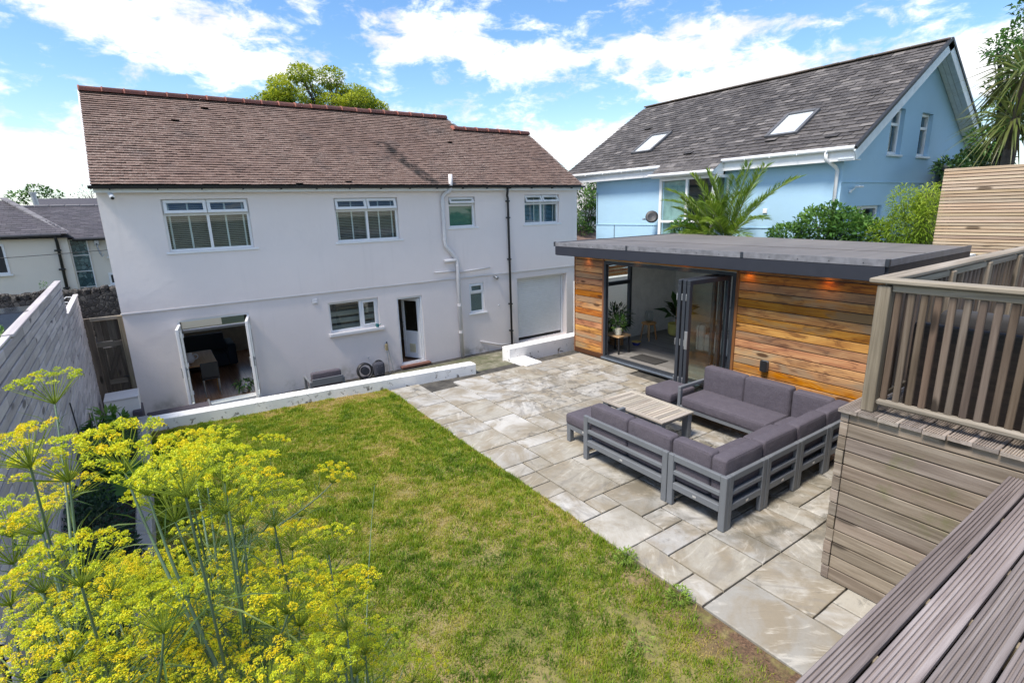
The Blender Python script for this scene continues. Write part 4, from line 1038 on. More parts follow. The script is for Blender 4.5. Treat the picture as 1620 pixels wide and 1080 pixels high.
def seat_frame(parent, x0, x1, y0, y1, skip=()):
    m = MB()
    for key, b in (('x0', (x0, x0+.05, y0+.051, y1-.051)), ('x1', (x1-.05, x1, y0+.051, y1-.051)), ('y0', (x0, x1, y0, y0+.05)), ('y1', (x0, x1, y1-.05, y1))):
        if key not in skip: m.cbox(*b, .20, .27, .006)
    m.box(x0+.06, x1-.06, y0+.06, y1-.06, .22, .25)
    part('seat_frame', m, M_grey_metal, parent)
def leg(parent, x, y, s=PW): part('leg', MB().cbox(x-s/2, x+s/2, y-s/2, y+s/2, .002, .199, .005), M_grey_metal, parent)
GRP = 'grey modular corner sofa set'
# left two seater, back towards the lawn
a = thing('two_seat_sofa', 'grey two seat outdoor sofa with its slatted back towards the lawn', 'sofa', (4.8, 4.2, 0), group=GRP)
ya, yb = 3.505, 4.90
back_frame(a, ya, yb, SX0, 'x'); seat_frame(a, SX0+.055, 5.16, ya, yb)
leg(a, 5.12, ya+.04); leg(a, 5.12, yb-.04)
ar = part('arm_frame', MB().cbox(SX0+.052, 5.16, yb-PW+.012, yb+.001-.012, .52, .57, .006).cbox(5.10, 5.16, yb-PW+.012, yb-.011, .271, .519, .006).cbox(SX0+.052, 5.08, yb-.07, yb-.015, .004, .045, .006), M_grey_metal, a)
cushion(a, 'seat_cushion', SX0+.21, 5.17, ya+.01, yb-.085, .255, .42)
ym = (ya+yb-.07)/2
for y0, y1 in ((ya+.012, ym-.004), (ym+.004, yb-.08)): cushion(a, 'back_cushion', SX0+.055, SX0+.225, y0, y1, .30, .78)
# near corner
b = thing('corner_sofa_unit', 'grey corner sofa unit nearest the lawn and the timber deck', 'sofa', (4.8, 3.1, 0), group=GRP)
back_frame(b, SY0, 3.495, SX0, 'x'); back_frame(b, SX0+.052, 5.155, SY0, 'y'); seat_frame(b, SX0+.055, 5.155, SY0+.055, 3.495); leg(b, 5.11, 3.45)
cushion(b, 'seat_cushion', SX0+.21, 5.155, SY0+.21, 3.49, .255, .42)
cushion(b, 'back_cushion', SX0+.055, SX0+.22, SY0+.235, 3.49, .30, .78); cushion(b, 'back_cushion', SX0+.055, 5.150, SY0+.055, SY0+.225, .30, .775)
# two armless units
for k, (x0, x1) in enumerate(((5.165, 5.845), (5.855, 6.525))):
    c = thing('armless_sofa_unit', ('grey armless sofa unit next to the near corner unit', 'grey armless sofa unit next to the far corner unit')[k], 'sofa', ((x0+x1)/2, 3.1, 0), group=GRP)
    back_frame(c, x0, x1, SY0, 'y'); seat_frame(c, x0, x1, SY0+.055, 3.495); leg(c, x0+.04, 3.45); leg(c, x1-.04, 3.45)
    cushion(c, 'seat_cushion', x0+.003, x1-.003, SY0+.21, 3.505, .255, .42); cushion(c, 'back_cushion', x0+.003, x1-.003, SY0+.055, SY0+.225, .30, .78)
# far corner
b = thing('corner_sofa_unit', 'grey corner sofa unit tucked behind the deck by the cedar wall', 'sofa', (6.85, 3.1, 0), group=GRP)
back_frame(b, 6.535, 7.145, SY0, 'y'); back_frame(b, SY0, 3.495, SX1, 'X'); seat_frame(b, 6.535, 7.145, SY0+.055, 3.495); leg(b, 6.58, 3.45)
cushion(b, 'seat_cushion', 6.54, SX1-.21, SY0+.21, 3.49, .255, .42); cushion(b, 'back_cushion', SX1-.22, SX1-.055, SY0+.235, 3.49, .30, .78); cushion(b, 'back_cushion', 6.54, SX1-.055, SY0+.055, SY0+.225, .30, .775)
# two seater by the cedar wall
a = thing('two_seat_sofa', 'grey two seat outdoor sofa with its back to the cedar wall', 'sofa', (6.85, 4.2, 0), group=GRP)
yb = 4.98
back_frame(a, ya, yb, SX1, 'X'); seat_frame(a, 6.44, SX1-.055, ya, yb); leg(a, 6.48, ya+.04); leg(a, 6.48, yb-.04)
part('arm_frame', MB().cbox(6.44, SX1-.052, yb-PW+.012, yb-.011, .52, .57, .006).cbox(6.44, 6.50, yb-PW+.012, yb-.011, .271, .519, .006), M_grey_metal, a)
cushion(a, 'seat_cushion', 6.43, SX1-.21, ya+.01, yb-.085, .255, .42)
ym = (ya+yb-.07)/2
for y0, y1 in ((ya+.012, ym-.004), (ym+.004, yb-.08)): cushion(a, 'back_cushion', SX1-.225, SX1-.055, y0, y1, .30, .80)
# footstools
for k, (x0, x1, y0, y1, lab) in enumerate(((4.60, 5.12, 5.0, 5.48, 'grey footstool beyond the sofa on the lawn side'), (6.36, 6.98, 5.04, 5.56, 'grey footstool in front of the folding glass doors'))):
    s_ = thing('footstool', lab, 'stool', ((x0+x1)/2, (y0+y1)/2, 0), group='grey footstools of the sofa set')
    part('stool_frame', MB().cbox(x0+.01, x1-.01, y0+.01, y1-.01, .20, .28, .006), M_grey_metal, s_)
    for xx in (x0+.05, x1-.05):
        for yy in (y0+.05, y1-.05): leg(s_, xx, yy)
    cushion(s_, 'seat_cushion', x0, x1, y0, y1, .275, .42, .03)
    part('badge', MB().box(x0+.006, x0+.009, y0+.08, y0+.125, .235, .26) if k == 0 else MB().box(x0+.2, x0+.245, y0+.006, y0+.0095, .235, .26), M_badge, s_)
# coffee table with a weathered slatted top
M_teak = wood('bleached_teak', [(.20,.17,.14), (.33,.29,.24), (.46,.42,.36)], 'X', .8, False, 1.0, .25, bump=.4)
M_teak_y = wood('bleached_teak_rails', [(.22,.19,.155), (.35,.31,.26), (.47,.43,.37)], 'Y', .8, False, 1.0, .2, bump=.4)
ct = thing('coffee_table', 'low coffee table with bleached teak slat top and grey metal legs', 'table', (5.76, 5.02, 0))
tx0, tx1, ty0, ty1, tz = 5.43, 6.12, 4.42, 5.61, .40
for x0, x1 in ((tx0, tx0+.075), (tx1-.075, tx1)): piece('top_rail', (x1-x0, ty1-ty0, .028), ((x0+x1)/2, (ty0+ty1)/2, tz-.014), M_teak_y, ct, .004)
for y0 in (ty0, ty1-.075): piece('top_rail', (tx1-tx0-.154, .073, .027), ((tx0+tx1)/2, y0+.0375, tz-.014), M_teak, ct, .004)
n = 17; sp = (ty1-ty0-.158)/n
for k in range(n): piece('slat', (tx1-tx0-.156, sp-.008, .024), ((tx0+tx1)/2, ty0+.079+sp*(k+.5), tz-.016+random.uniform(-.001,.001)), M_teak, ct, .003)
part('apron', MB().cbox(tx0+.05, tx1-.05, ty0+.05, ty0+.085, .32, .37, .004).cbox(tx0+.05, tx1-.05, ty1-.085, ty1-.05, .32, .37, .004).cbox(tx0+.05, tx0+.085, ty0+.086, ty1-.086, .32, .37, .004).cbox(tx1-.085, tx1-.05, ty0+.086, ty1-.086, .32, .37, .004), M_grey_metal, ct)
for xx in (tx0+.06, tx1-.06):
    for yy in (ty0+.07, ty1-.07): part('leg', MB().cbox(xx-.04, xx+.04, yy-.055, yy+.055, .002, .319 if False else .368, .005), M_grey_metal, ct)

# ------------------------------------------------------------------ raised timber deck on the right
M_deck = wood('weathered_deck', [(.16,.13,.105), (.26,.22,.19), (.36,.315,.28)], 'X', .8, True, 1.2, .20, bump=.5)
M_clad = wood('grey_softwood_cladding', [(.12,.09,.065), (.225,.18,.14), (.35,.295,.24)], 'Y', .8, True, 1.0, .22, green=(.13,.14,.05), bump=.45)
M_post = wood('weathered_post', [(.10,.08,.052), (.22,.18,.125), (.33,.285,.22)], 'Z', .8, True, 1.0, .16, green=(.15,.16,.06), bump=.4)
M_spin = wood('spindle_timber', [(.06,.042,.03), (.12,.088,.064), (.20,.155,.12)], 'Z', .8, True, 1.0, .28, bump=.4)
M_rail_y = wood('hand_rail_timber', [(.13,.11,.08), (.27,.235,.185), (.38,.34,.285)], 'Y', .8, False, 1.0, .12, green=(.16,.17,.09), bump=.4)
M_rail_x = wood('hand_rail_timber_long', [(.13,.11,.08), (.27,.235,.185), (.38,.34,.285)], 'X', .8, False, 1.0, .12, green=(.16,.17,.07), bump=.4)
def groove_board(L, W, T, ng=7):
    """grooved decking board along X, centred"""
    pts = [(-W/2, -T/2), (W/2, -T/2), (W/2, T/2-.004), (W/2-.004, T/2)]
    e = .016; p = (W-2*e)/ng
    for k in range(ng):
        x = W/2-e-p*k; pts += [(x, T/2), (x-p*.12, T/2-.009), (x-p*.42, T/2-.009), (x-p*.54, T/2)]
    pts += [(-W/2+.004, T/2), (-W/2, T/2-.004)]
    me = MB().prism(pts, 'X', -L/2, L/2).mesh('deck_board'); return me
dk = thing('raised_deck', 'raised weathered timber deck with horizontal cladding and grooved boards', 'deck', (4.56, 1.8, 0))
wd = wo(dk)
for k in range(13):
    zc = .006+.1225/2+.1248*k
    piece('cladding_board', (.024, 3.3, .1150), (4.572+random.uniform(-.002,.002), .15, zc), M_clad, dk, .004, key=k % 3)
    piece('board_end', (.024, .060, .1150), (4.566, 1.836+random.uniform(-.006,.004), zc), M_clad, dk, .003, key='e')
    piece('end_board', (1.6, .024, .1150), (5.40, 1.855, zc), M_deck, dk, .004)
part('frame', MB().box(4.586, 8.6, -1.4, 1.79, .0, 1.588), M_dark, dk)
gb = groove_board(3.95, .140, .032)
gb.materials.append(M_deck)
yy = 1.805
while yy > -1.4:
    link('deck_board', gb, None, dk, (6.50+random.uniform(-.012,.012)-wd.x, yy-wd.y, 1.612-wd.z), (0, 0, random.uniform(-.002,.002))); yy -= .1465
DZ = 1.63
# balustrade
def balustrade():
    b = thing('balustrade', 'weathered timber balustrade with square spindles round the deck', 'railing', (4.64, 1.69, DZ)); w_ = wo(b)
    for (x, y) in ((4.645, 1.70), (4.645, .70), (4.645, -.9)): piece('post', (.092, .092, 1.02), (x, y, DZ+.51), M_post, b, .006)
    for x in (5.95, 6.95, 7.95, 8.95): piece('post', (.092, .092, 1.02), (x, 1.70, DZ+.51), M_post, b, .006)
    for y0, y1 in ((1.80, -1.2),): piece('hand_rail', (.135, y0-y1, .036), (4.645, (y0+y1)/2, 2.688), M_rail_y, b, .008)
    piece('hand_rail', (4.6, .135, .036), (4.716+2.3, 1.735, 2.6885), M_rail_x, b, .008)
    piece('sub_rail', (.045, .902, .055), (4.645, 1.20, 2.635), M_rail_y, b, .006); piece('bottom_rail', (.06, .902, .05), (4.635, 1.20, 1.725), M_rail_y, b, .018)
    piece('sub_rail', (.045, 1.5, .055), (4.645, -.10, 2.635), M_rail_y, b, .006); piece('bottom_rail', (.06, 1.5, .05), (4.635, -.10, 1.725), M_rail_y, b, .018)
    for x0, x1 in ((4.70, 5.90), (6.0, 6.90), (7.0, 7.90), (8.0, 8.90)):
        piece('sub_rail', (x1-x0, .04, .055), ((x0+x1)/2, 1.70, 2.632), M_rail_x, b, .006); piece('bottom_rail', (x1-x0, .05, .05), ((x0+x1)/2, 1.70, 1.725), M_rail_x, b, .006)
        n = int((x1-x0)/.105)
        for k in range(n): piece('spindle', (.045, .034, .86), (x0+(x1-x0)*(k+.5)/n, 1.70, 2.178), M_spin, b, .005)
    for k in range(11): piece('spindle', (.034, .044, .86), (4.65, 1.610-.0838*k, 2.178), M_spin, b, .005, rot=(random.uniform(-.004,.004), 0, random.uniform(-.03,.03)))
    for k in range(15): piece('spindle', (.034, .044, .86), (4.65, .60-.0838*k, 2.178), M_spin, b, .005)
balustrade()
# rattan sofa standing on the deck
def rattan():
    t = NT('dark_rattan'); v = t.coords('Object', (1,1,1), False)
    b1 = t.n('ShaderNodeTexBrick'); b1.inputs['Scale'].default_value = 34; b1.inputs['Mortar Size'].default_value = .03; b1.inputs['Color1'].default_value = (.040,.030,.026,1); b1.inputs['Color2'].default_value = (.022,.017,.016,1); b1.inputs['Mortar'].default_value = (.006,.005,.005,1)
    rot = t.n('ShaderNodeMapping'); rot.inputs['Rotation'].default_value = (math.pi/2, 0, math.pi/2); t.l(v, rot.inputs['Vector']); t.l(rot.outputs[0], b1.inputs['Vector'])
    t.bump(b1.outputs['Fac'], -.8, .006); return t.done(b1.outputs['Color'], .45)
M_rat = rattan()
rs = thing('rattan_sofa', 'dark brown rattan sofa standing behind the balustrade spindles', 'sofa', (5.3, .6, DZ))
def rpart(nm, a, m=M_rat, r=.02):
    V, F = roundbox((a[1]-a[0])/2, (a[3]-a[2])/2, (a[5]-a[4])/2, r); part(nm, MB().add([((a[0]+a[1])/2+p, (a[2]+a[3])/2+q, (a[4]+a[5])/2+s) for p, q, s in V], F), m, rs, True)
rpart('backrest', (4.84, 4.93, -.55, 1.55, DZ+.04, 2.36)); rpart('seat_base', (4.935, 5.60, -.5, 1.50, DZ+.03, 1.98))
rpart('armrest', (4.935, 5.62, 1.46, 1.56, DZ+.04, 2.24)); rpart('armrest', (4.935, 5.62, -.58, -.505, DZ+.04, 2.24))
M_gcush = plain('graphite_cushion', (.035,.034,.036), .9, bump=.3)
for y0, y1 in ((.50, 1.45), (-.48, .49)):
    rpart('seat_cushion', (4.98, 5.62, y0, y1, 1.985, 2.09), M_gcush, .04); rpart('back_cushion', (4.94, 5.09, y0+.02, y1-.02, 2.095, 2.46), M_gcush, .05)
for a, b in ((4.9,-.5),(4.9,1.5),(5.55,-.5),(5.55,1.5)): part('foot', MB().cbox(a-.025,a+.025,b-.025,b+.025,DZ+.001,DZ+.045,.004), M_black, rs)
rt_ = thing('rattan_table', 'low dark rattan table with a ribbed glass top on the deck', 'table', (6.35, .7, DZ))
V, F = roundbox(.38, .45, .22, .02); part('base', MB().add([(6.35+a, .7+b, DZ+.225+c) for a, b, c in V], F), M_rat, rt_, True)
part('top', MB().cbox(5.95, 6.75, .23, 1.17, DZ+.455, DZ+.47, .005), plain('grey_glass_top', (.16,.17,.17), .15), rt_)

# lower boarded landing in the foreground
ld = thing('boarded_landing', 'grooved purple grey decking landing in the near right foreground', 'deck', (4.46, .77, 1.5)); wl = wo(ld)
M_land = wood('purple_grey_decking', [(.11,.088,.082), (.215,.18,.172), (.34,.30,.288)], 'X', .75, False, 1.5, .14, bump=.55)
for k in range(11):
    W = .138 if k else .118
    yc = .77-.059 if k == 0 else .77-.118-.012-.0775+.002-(k-1)*.1555-.0
    me = groove_board(4.7, W+(.006 if k else 0), .03, 6 if k else 5); me.materials.append(M_land)
    link('deck_board', me, None, ld, (2.11+random.uniform(-.01,.004)-wl.x, yc-wl.y, 1.485-wl.z), (0, random.uniform(-.0008,.0008), random.uniform(-.0012,.0012)))
part('landing_gap_shade', MB().box(-.2, 4.44, -.93, .72, 1.29, 1.325), M_black, ld)  # black sheet added below the boards, stands in for shade in the gaps
for x in (0.0, .55, 1.1, 1.65, 2.2, 2.75, 3.3, 3.85, 4.40): piece('joist', (.045, 1.7, .14), (x, -.12, 1.398), M_post, ld, .004)
piece('fascia_board', (4.68, .025, .15), (2.11, .735, 1.39), M_deck, ld, .004)
for x in (.1, 1.5, 3.0, 4.35): piece('post', (.09, .09, 1.32), (x, .66, .66), M_post, ld, .005)

# ------------------------------------------------------------------ boundary fences
M_fence = wood('lilac_grey_painted_boards', [(.36,.325,.335), (.48,.445,.45), (.60,.56,.56)], 'Y', .85, True, .8, .2, bump=.4)
FSK = .036                                   # the boundary is not quite square to the house
def FX(y): return -1.28+(11.2-y)*FSK
def board_fence(label, y0, y1, ztop, zbot, pitch, seed, capy):
    rg = random.Random(seed); rz = (0, 0, math.atan(FSK))
    f = thing('board_fence', label, 'fence', (FX((y0+y1)/2), (y0+y1)/2, zbot))
    nrow = int((ztop-zbot)/pitch)
    for j in range(nrow):
        z = ztop-pitch*(j+.5); a = y0-rg.uniform(0, .8)
        while a < y1:
            L = rg.choice((.5, .6, .7, .9, 1.1)); b0, b1 = max(a, y0), min(a+L, y1)
            if b1-b0 > .05: piece('board', (.022, round(b1-b0-.006, 2), pitch-.017), (FX((b0+b1)/2)+rg.uniform(-.003,.003), (b0+b1)/2, z), M_fence, f, .004, rz)
            a += L
    m = (y0+y1)/2; h = (y1-y0)/2-.002; d = Vector((-FSK, 1, 0)).normalized(); n = Vector((d.y, -d.x, 0))
    part('fence_back', MB().obox((FX(m)-.024, m, (zbot+ztop)/2-.03), d*h, n*.006, Vector((0,0,(ztop-zbot)/2-.03))), M_dark, f)
    yy = y0+.3
    while yy < y1: piece('fence_post', (.07, .07, ztop-zbot-.16), (FX(yy)-.074, yy, (ztop+zbot-.16)/2), M_post, f, .005, rz); yy += 1.75
    piece('cap_rail', (.085, y1-capy, .03), (FX((y1+capy)/2)-.018, (y1+capy)/2, ztop+.017), M_fence, f, .005, rz)
    if capy > y0: piece('cap_rail', (.06, capy-y0-.02, .02), (FX((capy+y0)/2)-.03, (capy+y0)/2, ztop+.011), M_fence, f, .004, rz)
    return f
board_fence('tall painted board fence panel nearest the yellow fennel', 3.6, 11.30, 2.35, .12, .1, 3, 6.1)
board_fence('lower painted board fence panel beside the wooden gate', 11.32, 14.27, 1.80, -1.1, .1, 5, 11.32)
# slatted screen beyond the garden room roof
M_screen = wood('new_larch_slats', [(.30,.20,.12), (.46,.345,.235), (.56,.455,.34)], 'Y', .75, True, 1.0, .16, bump=.3)
sf = thing('slatted_screen', 'tall pale slatted timber screen beyond the garden room roof', 'fence', (12.0, 2.0, 1.2))
for k in range(30): piece('slat', (.022, 4.9, .044), (12.0, 1.30, 3.755-.0555*k), M_screen, sf, .003)
for k, y in enumerate((3.6, 2.4, 1.2, 0.0)): piece('batten', (.045, .05, 2.6), (12.036, y, 2.48), M_post, sf, .004)
part('screen_backing', MB().box(12.062, 12.07, -1.1, 3.7, 1.2, 3.74), M_dark, sf)

# ------------------------------------------------------------------ planting bed edge, gate and yard things
def soilbed():
    t = NT('dark_bed_soil'); p = t.coords('Position', rnd=False); n1 = t.noise(p, 16, 6, .7); t.bump(n1, .9, .03)
    return t.done(t.ramp(n1, [(.35, (.018,.013,.009)), (.65, (.055,.042,.03))]), .95)
struct(part('planting_bed', MB().box(-1.236, -.575, .85, 9.85, -1.3, .12), soilbed()))
M_conc = render_mat('old_concrete', (.36,.335,.30), .3)
kb = thing('bed_kerb', 'mottled concrete kerb between planting bed and lawn', 'kerb', (-.5, 5.5, 0))
for k in range(10): piece('kerb_block', (.145, .985, .36), (-.497+random.uniform(-.004,.004), 1.0+.49+.99*k-.98, .075), M_conc, kb, .012)
piece('kerb_block', (.64, .10, .30), (-.90, 9.90, .075), M_conc, kb, .012)
piece('raised_path', (.55, .6, .9), (-.9, 10.3, -.6), M_conc, kb, .02) if False else None
M_old = wood('old_gate_timber', [(.055,.042,.032), (.10,.082,.064), (.15,.128,.10)], 'Z', .85, True, 1.0, .2, bump=.5)
gt = thing('garden_gate', 'narrow dark weathered braced timber gate beside the house corner', 'gate', (-1.0, 14.3, -1.16))
for k in range(4): piece('gate_board', (.116, .022, 1.75), (-1.175+.12*k, 14.345, -.28), M_old, gt, .004)
for k in range(4): piece('gate_board', (.116, .022, .46), (-1.175+.12*k, 14.345, .98), M_old, gt, .004)
M_old2 = wood('old_gate_rails', [(.09,.075,.06), (.16,.14,.11), (.22,.19,.16)], 'X', .85, True, 1.0, .2, bump=.5)
for z in (.68, -.18, -.95): piece('gate_rail', (.49, .03, .11), (-.998, 14.316, z), M_old2, gt, .005)
piece('gate_rail', (.56, .05, .07), (-.998, 14.30, 1.255), M_rail_x, gt, .006)
for x in (-1.205, -.80): piece('gate_stile', (.09, .03, 1.62), (x, 14.315, -.17), M_old, gt, .005)
piece('gate_brace', (.09, .026, .92), (-1.0, 14.318, .25), M_old, gt, .005, rot=(0, math.radians(22), 0)); piece('gate_brace', (.09, .026, .85), (-1.0, 14.318, -.56), M_old, gt, .005, rot=(0, math.radians(22), 0))
piece('gate_post', (.09, .09, 2.45), (-.748, 14.29, .06), M_post, gt, .006); piece('gate_post', (.15, .09, 2.45), (-1.33, 14.33, .06), M_old, gt, .006)
part('latch', MB().cbox(-.90, -.76, 14.28, 14.298, -.10, -.075, .004).tube([(-.82,14.27,-.09),(-.78,14.27,-.09)], .012, 8), M_black, gt)
wb = thing('white_block_plinth', 'white painted masonry block in front of the garden gate', 'plinth', (-.97, 13.4, -1.16))
part('plinth_body', MB().cbox(-1.25, -.66, 13.12, 13.70, -1.16, -.30, .012), M_white_paint, wb)
part('plinth_cap', MB().cbox(-1.25, -.655, 13.10, 13.71, -.298, -.255, .012), M_house_trim, wb)
# yard armchair
def armchair(label, cx_, cy_, rz, z, wide=.72):
    a = thing('outdoor_armchair', label, 'armchair', (cx_, cy_, z), rz, 'grey armchairs in the lower yard')
    L = dict(parent=a, local=True); h = wide/2
    for x in (-h, h):
        part('arm_frame', MB().cbox(x-.03, x+.03, -.36, .36, .52, .56, .006).cbox(x-.03, x+.03, -.36, -.30, .0, .519, .006).cbox(x-.03, x+.03, .30, .36, .0, .519, .006), M_grey_metal, **L)
    part('seat_frame', MB().cbox(-h+.031, h-.031, -.36, .34, .20, .27, .006), M_grey_metal, **L)
    V, F = roundbox(h-.04, .33, .08, .035, .008); part('seat_cushion', MB().add([(p, q-.02, s+.35) for p, q, s in V], F), M_fab, smooth=True, **L)
    V, F = roundbox(h-.04, .08, .22, .035, .008); part('back_cushion', MB().add([(p, q+.26, s+.54) for p, q, s in V], F), M_fab, smooth=True, **L)
    part('back_frame', MB().cbox(-h+.031, h-.031, .345, .375, .45, .62, .006), M_grey_metal, **L)
armchair('dark grey outdoor armchair whose back shows above the white wall', 3.12, 13.05, math.radians(178), YARD, .78)
sf2 = thing('outdoor_lounger', 'grey lounge seat in the yard by the white block', 'seat', (-.2, 13.1, YARD))
V, F = roundbox(.09, .33, .24, .03); part('armrest', MB().add([(-.72+p, 13.3+q, -.80+s) for p, q, s in V], F), M_fab, sf2, True)
V, F = roundbox(.62, .38, .09, .035); part('seat_cushion', MB().add([(.02+p, 13.2+q, -.90+s) for p, q, s in V], F), M_fab, sf2, True)
part('frame', MB().cbox(-.62, .62, 12.80, 12.84, -.80, -.76, .006).cbox(.58, .62, 12.80, 13.55, -.80, -.76, .006).cbox(.57, .625, 12.80, 12.86, YARD, -.801, .006).cbox(-.66, .63, 12.85, 13.6, -1.06, -1.0, .006).cbox(.57, .625, 13.5, 13.56, YARD, -.801, .006).cbox(-.70, -.64, 12.80, 12.86, YARD, -.76, .006), M_grey_metal, sf2)
# hose reels, poles, trowel
hr = thing('hose_reel', 'black round hose reel lying by the tap below the kitchen window', 'hose reel', (4.45, 13.85, YARD))
def torus(c, R_, r_, axis, n=24, m=8):
    pts = []
    for k in range(n+1):
        a = 2*math.pi*k/n; pts.append((c[0]+R_*math.cos(a), c[1]+axis*R_*math.sin(a)*.15, c[2]+R_*math.sin(a)))
    return MB().tube(pts, r_, m, False)
for k in range(3): part('hose_coil', torus((4.42, 13.80+.045*k, -.92), .20, .026, 1), M_black, hr, True)
part('hub', MB().tube([(4.42,13.78,-.92),(4.42,13.92,-.92)], .11, 16), plain('reel_green', (.03,.035,.05), .5), hr)
part('stand', MB().cbox(4.28, 4.56, 13.76, 13.96, YARD, -1.10, .01), M_black, hr)
bk = thing('garden_backpack', 'dark grey striped bag standing beside the hose reel', 'bag', (4.78, 13.8, YARD))
V, F = roundbox(.15, .10, .20, .06, .02); part('bag_body', MB().add([(4.80+p, 13.82+q, -.93+s) for p, q, s in V], F), plain('slate_fabric', (.05,.052,.07), .8), bk, True)
part('bag_handle', torus((4.80, 13.80, -.82), .14, .018, 1), M_black, bk, True)
for k in range(4): part('bag_stripe', MB().cbox(4.72+.045*k, 4.735+.045*k, 13.708, 13.722, -1.05, -.82, .003), plain('pale_stripe', (.28,.29,.32), .7) if k == 0 else bpy.data.materials['pale_stripe'], bk)
for k, (xa, xb, lab) in enumerate(((5.18, 5.20, 'long handled broom leaning left of the open back door'), (5.30, 5.23, 'thin garden pole crossing the broom by the back door'))):
    b = thing('leaning_pole' if k else 'broom', lab, 'broom' if k == 0 else 'pole', (xa, 13.95, YARD))
    part('handle', MB().tube([(xa, 13.98, YARD+.005), (xb, 14.15, -.38+.03*k)], .012, 8), M_steel, b)
    if k == 0: part('broom_head', MB().cbox(5.165, 5.235, 14.09, 14.17, -.52, -.34, .01), plain('straw_bristle', (.33,.27,.15), .9), b)
    else: part('grip', MB().tube([(xb, 14.15, -.35), (xb-.003, 14.165, -.28)], .016, 8), M_black, b)
tr = thing('teal_watering_can', 'small teal watering can on the kitchen window sill', 'watering can', (5.02, 14.14, .18))
part('can_body', MB().lathe([(.04,0), (.045,.01), (.04,.085), (.03,.09)], (5.0,14.15,.192), 14), plain('teal_plastic', (.02,.16,.17), .4), tr); part('spout', MB().tube([(5.03,14.15,.22),(5.10,14.13,.27)], [.012,.009], 8), bpy.data.materials['teal_plastic'], tr); part('can_handle', torus((4.97,14.15,.25), .035, .006, 1, 14, 6), bpy.data.materials['teal_plastic'], tr)

# dining things inside the French doors
M_oak_x = wood('dining_oak', [(.28,.12,.04), (.40,.20,.08), (.48,.26,.11)], 'Y', .45, False)
dt = thing('dining_table', 'oak dining table just inside the open French doors', 'table', (.75, 15.9, -1.09))
part('table_top', MB().cbox(.10, 1.02, 15.2, 16.9, -.37, -.33, .006), M_oak_x, dt)
for x in (.15, .97):
    for y in (15.25, 16.85): part('leg', MB().cbox(x-.04, x+.04, y-.04, y+.04, -1.089, -.371, .005), M_oak, dt)
dc = thing('dining_chair', 'black dining chair with thin metal legs at the oak table', 'chair', (.80, 14.95, -1.09))
part('seat', MB().cbox(.60, 1.0, 14.80, 15.2, -.65, -.60, .015), M_black, dc); part('backrest', MB().cbox(.60, 1.0, 14.76, 14.80, -.58, -.20, .015), M_black, dc)
for x in (.63, .97):
    for y in (14.82, 15.17): part('leg', MB().tube([(x, y, -1.089), (x, y, -.651)], .012, 8), M_steel, dc)
jb = thing('ceramic_jug', 'pale ceramic jug standing on the oak dining table', 'jug', (.45, 15.6, -.33))
part('jug_body', MB().lathe([(.06,0), (.10,.06), (.105,.14), (.06,.22), (.065,.26)], (.45,15.6,-.329), 16), plain('pale_ceramic', (.55,.53,.55), .3), jb, True); part('jug_handle', torus((.57,15.6,-.18), .06, .012, 1, 14, 6), bpy.data.materials['pale_ceramic'], jb)
ds = thing('dark_sofa', 'dark blue grey sofa in the room behind the French doors', 'sofa', (.9, 17.9, -1.09))
for nm, c, h in (('seat', (.75,17.9,-.82), (.75,.45,.20)), ('backrest', (.75,18.3,-.55), (.75,.14,.42)), ('armrest', (1.6,17.9,-.68), (.12,.5,.32))):
    V, F = roundbox(*h, .06); part(nm, MB().add([(c[0]+a,c[1]+b,c[2]+d_) for a,b,d_ in V], F), plain('ink_fabric_'+nm, (.03,.038,.05), .9), ds, True)
dpn = thing('potted_plant', 'trailing houseplant in a white spiral pot at the French door threshold', 'plant', (1.52, 14.75, -1.09))
part('pot', MB().lathe([(.075,0), (.09,.01), (.095,.17), (.08,.17)], (1.50,14.62,-1.088), 18), plain('white_pot', (.62,.62,.60), .4), dpn)
for k in range(3): part('pot_ring', MB().lathe([(.0955,0), (.0975,.004), (.0975,.012), (.0955,.016)], (1.50,14.62,-1.06+.045*k), 18), M_black, dpn)
n = 70; c, d = ellipsoid((1.5,14.62,-.86), (.22,.14,.10), n, .1); leaf_cloud('leaf_mass', c, d+np.array([0,0,.2]), .16, .05, M_leaf_mid, dpn, droop=.5)
cu = thing('door_curtain', 'dark green leafy curtain hanging right inside the French doors', 'curtain', (1.80, 14.7, -1.09))
cm = MB(); V = []
for k in range(24):
    yq = 14.56+.045*k*.5; V += [(1.80+.04*math.sin(k*1.3)+.02*k/24, yq, -1.07), (1.80+.035*math.sin(k*1.3+.3)+.02*k/24, yq, .98)]
part('curtain_cloth', cm.add(V, [(2*k, 2*k+2, 2*k+3, 2*k+1) for k in range(23)]), plain('dark_olive_cloth', (.035,.035,.018), .9, var=.5, scale=14), cu, True)
tvp = thing('wall_art', 'dark framed panel with pale circles on the inner wall', 'picture', (2.6, 17, .1))
part('frame', MB().cbox(2.9, 3.0, 16.2, 17.6, -.4, .9, .01), M_black, tvp)

